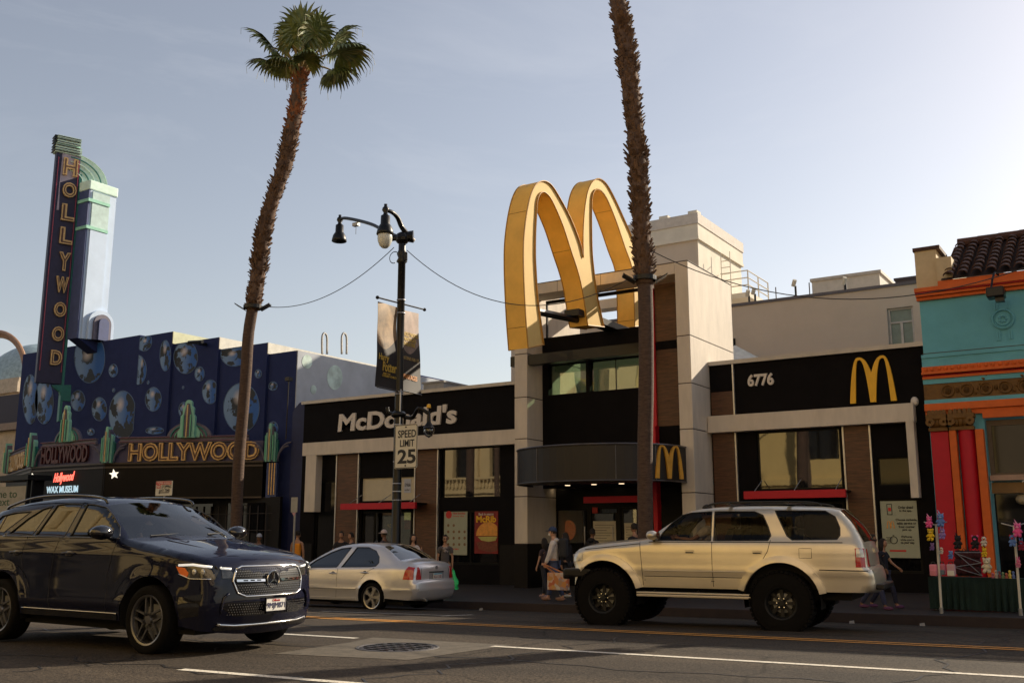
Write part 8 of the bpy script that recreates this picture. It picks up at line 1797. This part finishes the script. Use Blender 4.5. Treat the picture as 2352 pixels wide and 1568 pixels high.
def flower_mat():
    m, nt, b = nt_new('flower_print'); N = nt.nodes; K = nt.links; t = N.new('ShaderNodeTexCoord'); vo = N.new('ShaderNodeTexVoronoi'); vo.inputs['Scale'].default_value = 11
    r = N.new('ShaderNodeValToRGB'); e = r.color_ramp.elements; e[0].position = 0; e[0].color = (.60, .55, .45, 1); e[1].position = 1; e[1].color = (.5, .12, .05, 1)
    for p, c in ((.3, (.55, .20, .06, 1)), (.5, (.60, .52, .42, 1)), (.65, (.16, .10, .20, 1)), (.8, (.55, .32, .08, 1))): x = e.new(p); x.color = c
    K.new(t.outputs['Object'], vo.inputs['Vector']); sx = N.new('ShaderNodeSeparateColor'); K.new(vo.outputs['Color'], sx.inputs[0]); K.new(sx.outputs[0], r.inputs[0]); K.new(r.outputs[0], b.inputs['Base Color']); b.inputs['Roughness'].default_value = .7; return m
MB().box(tc_.x-w_, tc_.x+w_, tc_.y-.06, tc_.y+.06, tc_.z-hh_, tc_.z+hh_).build('bag_body', flower_mat(), tp_, bevel=.02)
mb = MB(); [mb.tube(smooth_path([(tc_.x-w_*.45, tc_.y+o_, tc_.z+hh_), (h_.x-.02, h_.y+o_*.5, h_.z-.03), (tc_.x+w_*.45, tc_.y+o_, tc_.z+hh_)], 6), .009, 5) for o_ in (-.04, .04)]; mb.build('handle', cloth((.5, .2, .08)), tp_)
bp_ = thing('backpack', 'dark grey backpack on the back of the hooded walker', 'bag', tuple(g2.location)); bp_.rotation_euler = g2.rotation_euler
MB().box(-.16, .16, -.32, -.14, .98, 1.42).build('sack', cloth((.03, .03, .034)), bp_, local=True, bevel=.05)
person('person with pink sleeves walking close behind the hooded walker', stand('K', 60, 790, 21.3), faceto(-.9, .2), hgt('K', 65, 440, 21.3), 'light', (.05, .03, .035), 'short', (.03, .03, .04), False, (.3, .2, .2), stride=.25, armL=(.2, .2), hairlen='long', slim=.9)
person('person in black with long black hair right behind the dark grey backpack', stand('K', 200, 790, 21.6), faceto(-.9, .1), hgt('K', 205, 405, 21.6), 'tan', (.015, .013, .015), 'long', (.02, .02, .025), False, (.4, .4, .4), stride=.2, hairlen='long')
person('person in a dark hooded jacket before the entrance doors', stand('K', 372, 790, 23.2), faceto(.1, .95), hgt('K', 372, 378, 23.2), 'brown', (.014, .013, .014), 'long', (.02, .02, .02), hood=(.014, .013, .014))
person('dark-haired person half hidden by the palm trunk before the entrance', stand('K', 655, 790, 23.0), faceto(-.6, .2), hgt('K', 658, 345, 23.0), 'tan', (.02, .018, .02), 'short', (.02, .02, .02))
# walkers behind the off-roader
person('tall walker in black jacket and blue jeans behind the off-roader', stand('J', 330, 1300, 20.6), faceto(.9, -.1), hgt('J', 330, 785, 20.6), 'brown', (.016, .014, .016), 'long', (.035, .04, .085), False, (.12, .04, .09), stride=.42, armL=(.3, .3), armR=(-.3, .5))
person('walker in dark blue clothes and violet shoes beside the tall walker in black', stand('J', 410, 1310, 21.0), faceto(.9, -.1), hgt('J', 395, 815, 21.0), 'tan', (.012, .012, .022), 'short', (.022, .024, .05), False, (.10, .04, .12), stride=-.38, armL=(.5, .4), armR=(-.4, .3), hairlen='long')
# drivers
def seat_in(car, label, **k):
    sx, sy, sz = car.seat; o = car.root; rz = o.rotation_euler.z; p = Vector(o.location)+Vector((sx*cos(rz)-sy*sin(rz), sx*sin(rz)+sy*cos(rz), sz)); return person(label, p, rz-pi/2, seated=True, **k)
seat_in(s1, 'driver of the gold off-roader with an arm resting at the window', tone='tan', top=(.55, .50, .48), armL=(.95, .75), armR=(.8, .5), H=1.75, shoes=(.02, .02, .02))
seat_in(m1, 'driver of the dark blue SUV with a hand on the wheel', tone='light', top=(.02, .02, .025), armL=(.9, .6), armR=(.8, .6), H=1.7, hairlen='long', shoes=(.02, .02, .02))
# litter and small pavement things
rnd = random.Random(11); lm = mat('litter', (.25, .23, .2), .8)
for i, (v, x, y) in enumerate((('E', 1838, 892), ('J', 680, 1458), ('J', 148, 1445))):
    p = at(v, x, y, 19.2); z = road_z(p.x, 19.2); mb = MB(); mb.add([(p.x-.04, 19.2, z+.005), (p.x+.05, 19.22, z+.008), (p.x+.03, 19.26, z+.06), (p.x-.05, 19.25, z+.045)], [(0, 1, 2, 3)]); mb.add([(p.x-.05, 19.25, z+.045), (p.x+.03, 19.26, z+.06), (p.x+.02, 19.30, z+.01)], [(0, 1, 2)])
    o = mb.build('litter', lm); tag(o, ['crumpled white paper scrap by the kerb near the tower', 'small paper scrap in the gutter before the vendor poles', 'small paper scrap in the gutter behind the off-roader'][i], 'litter')
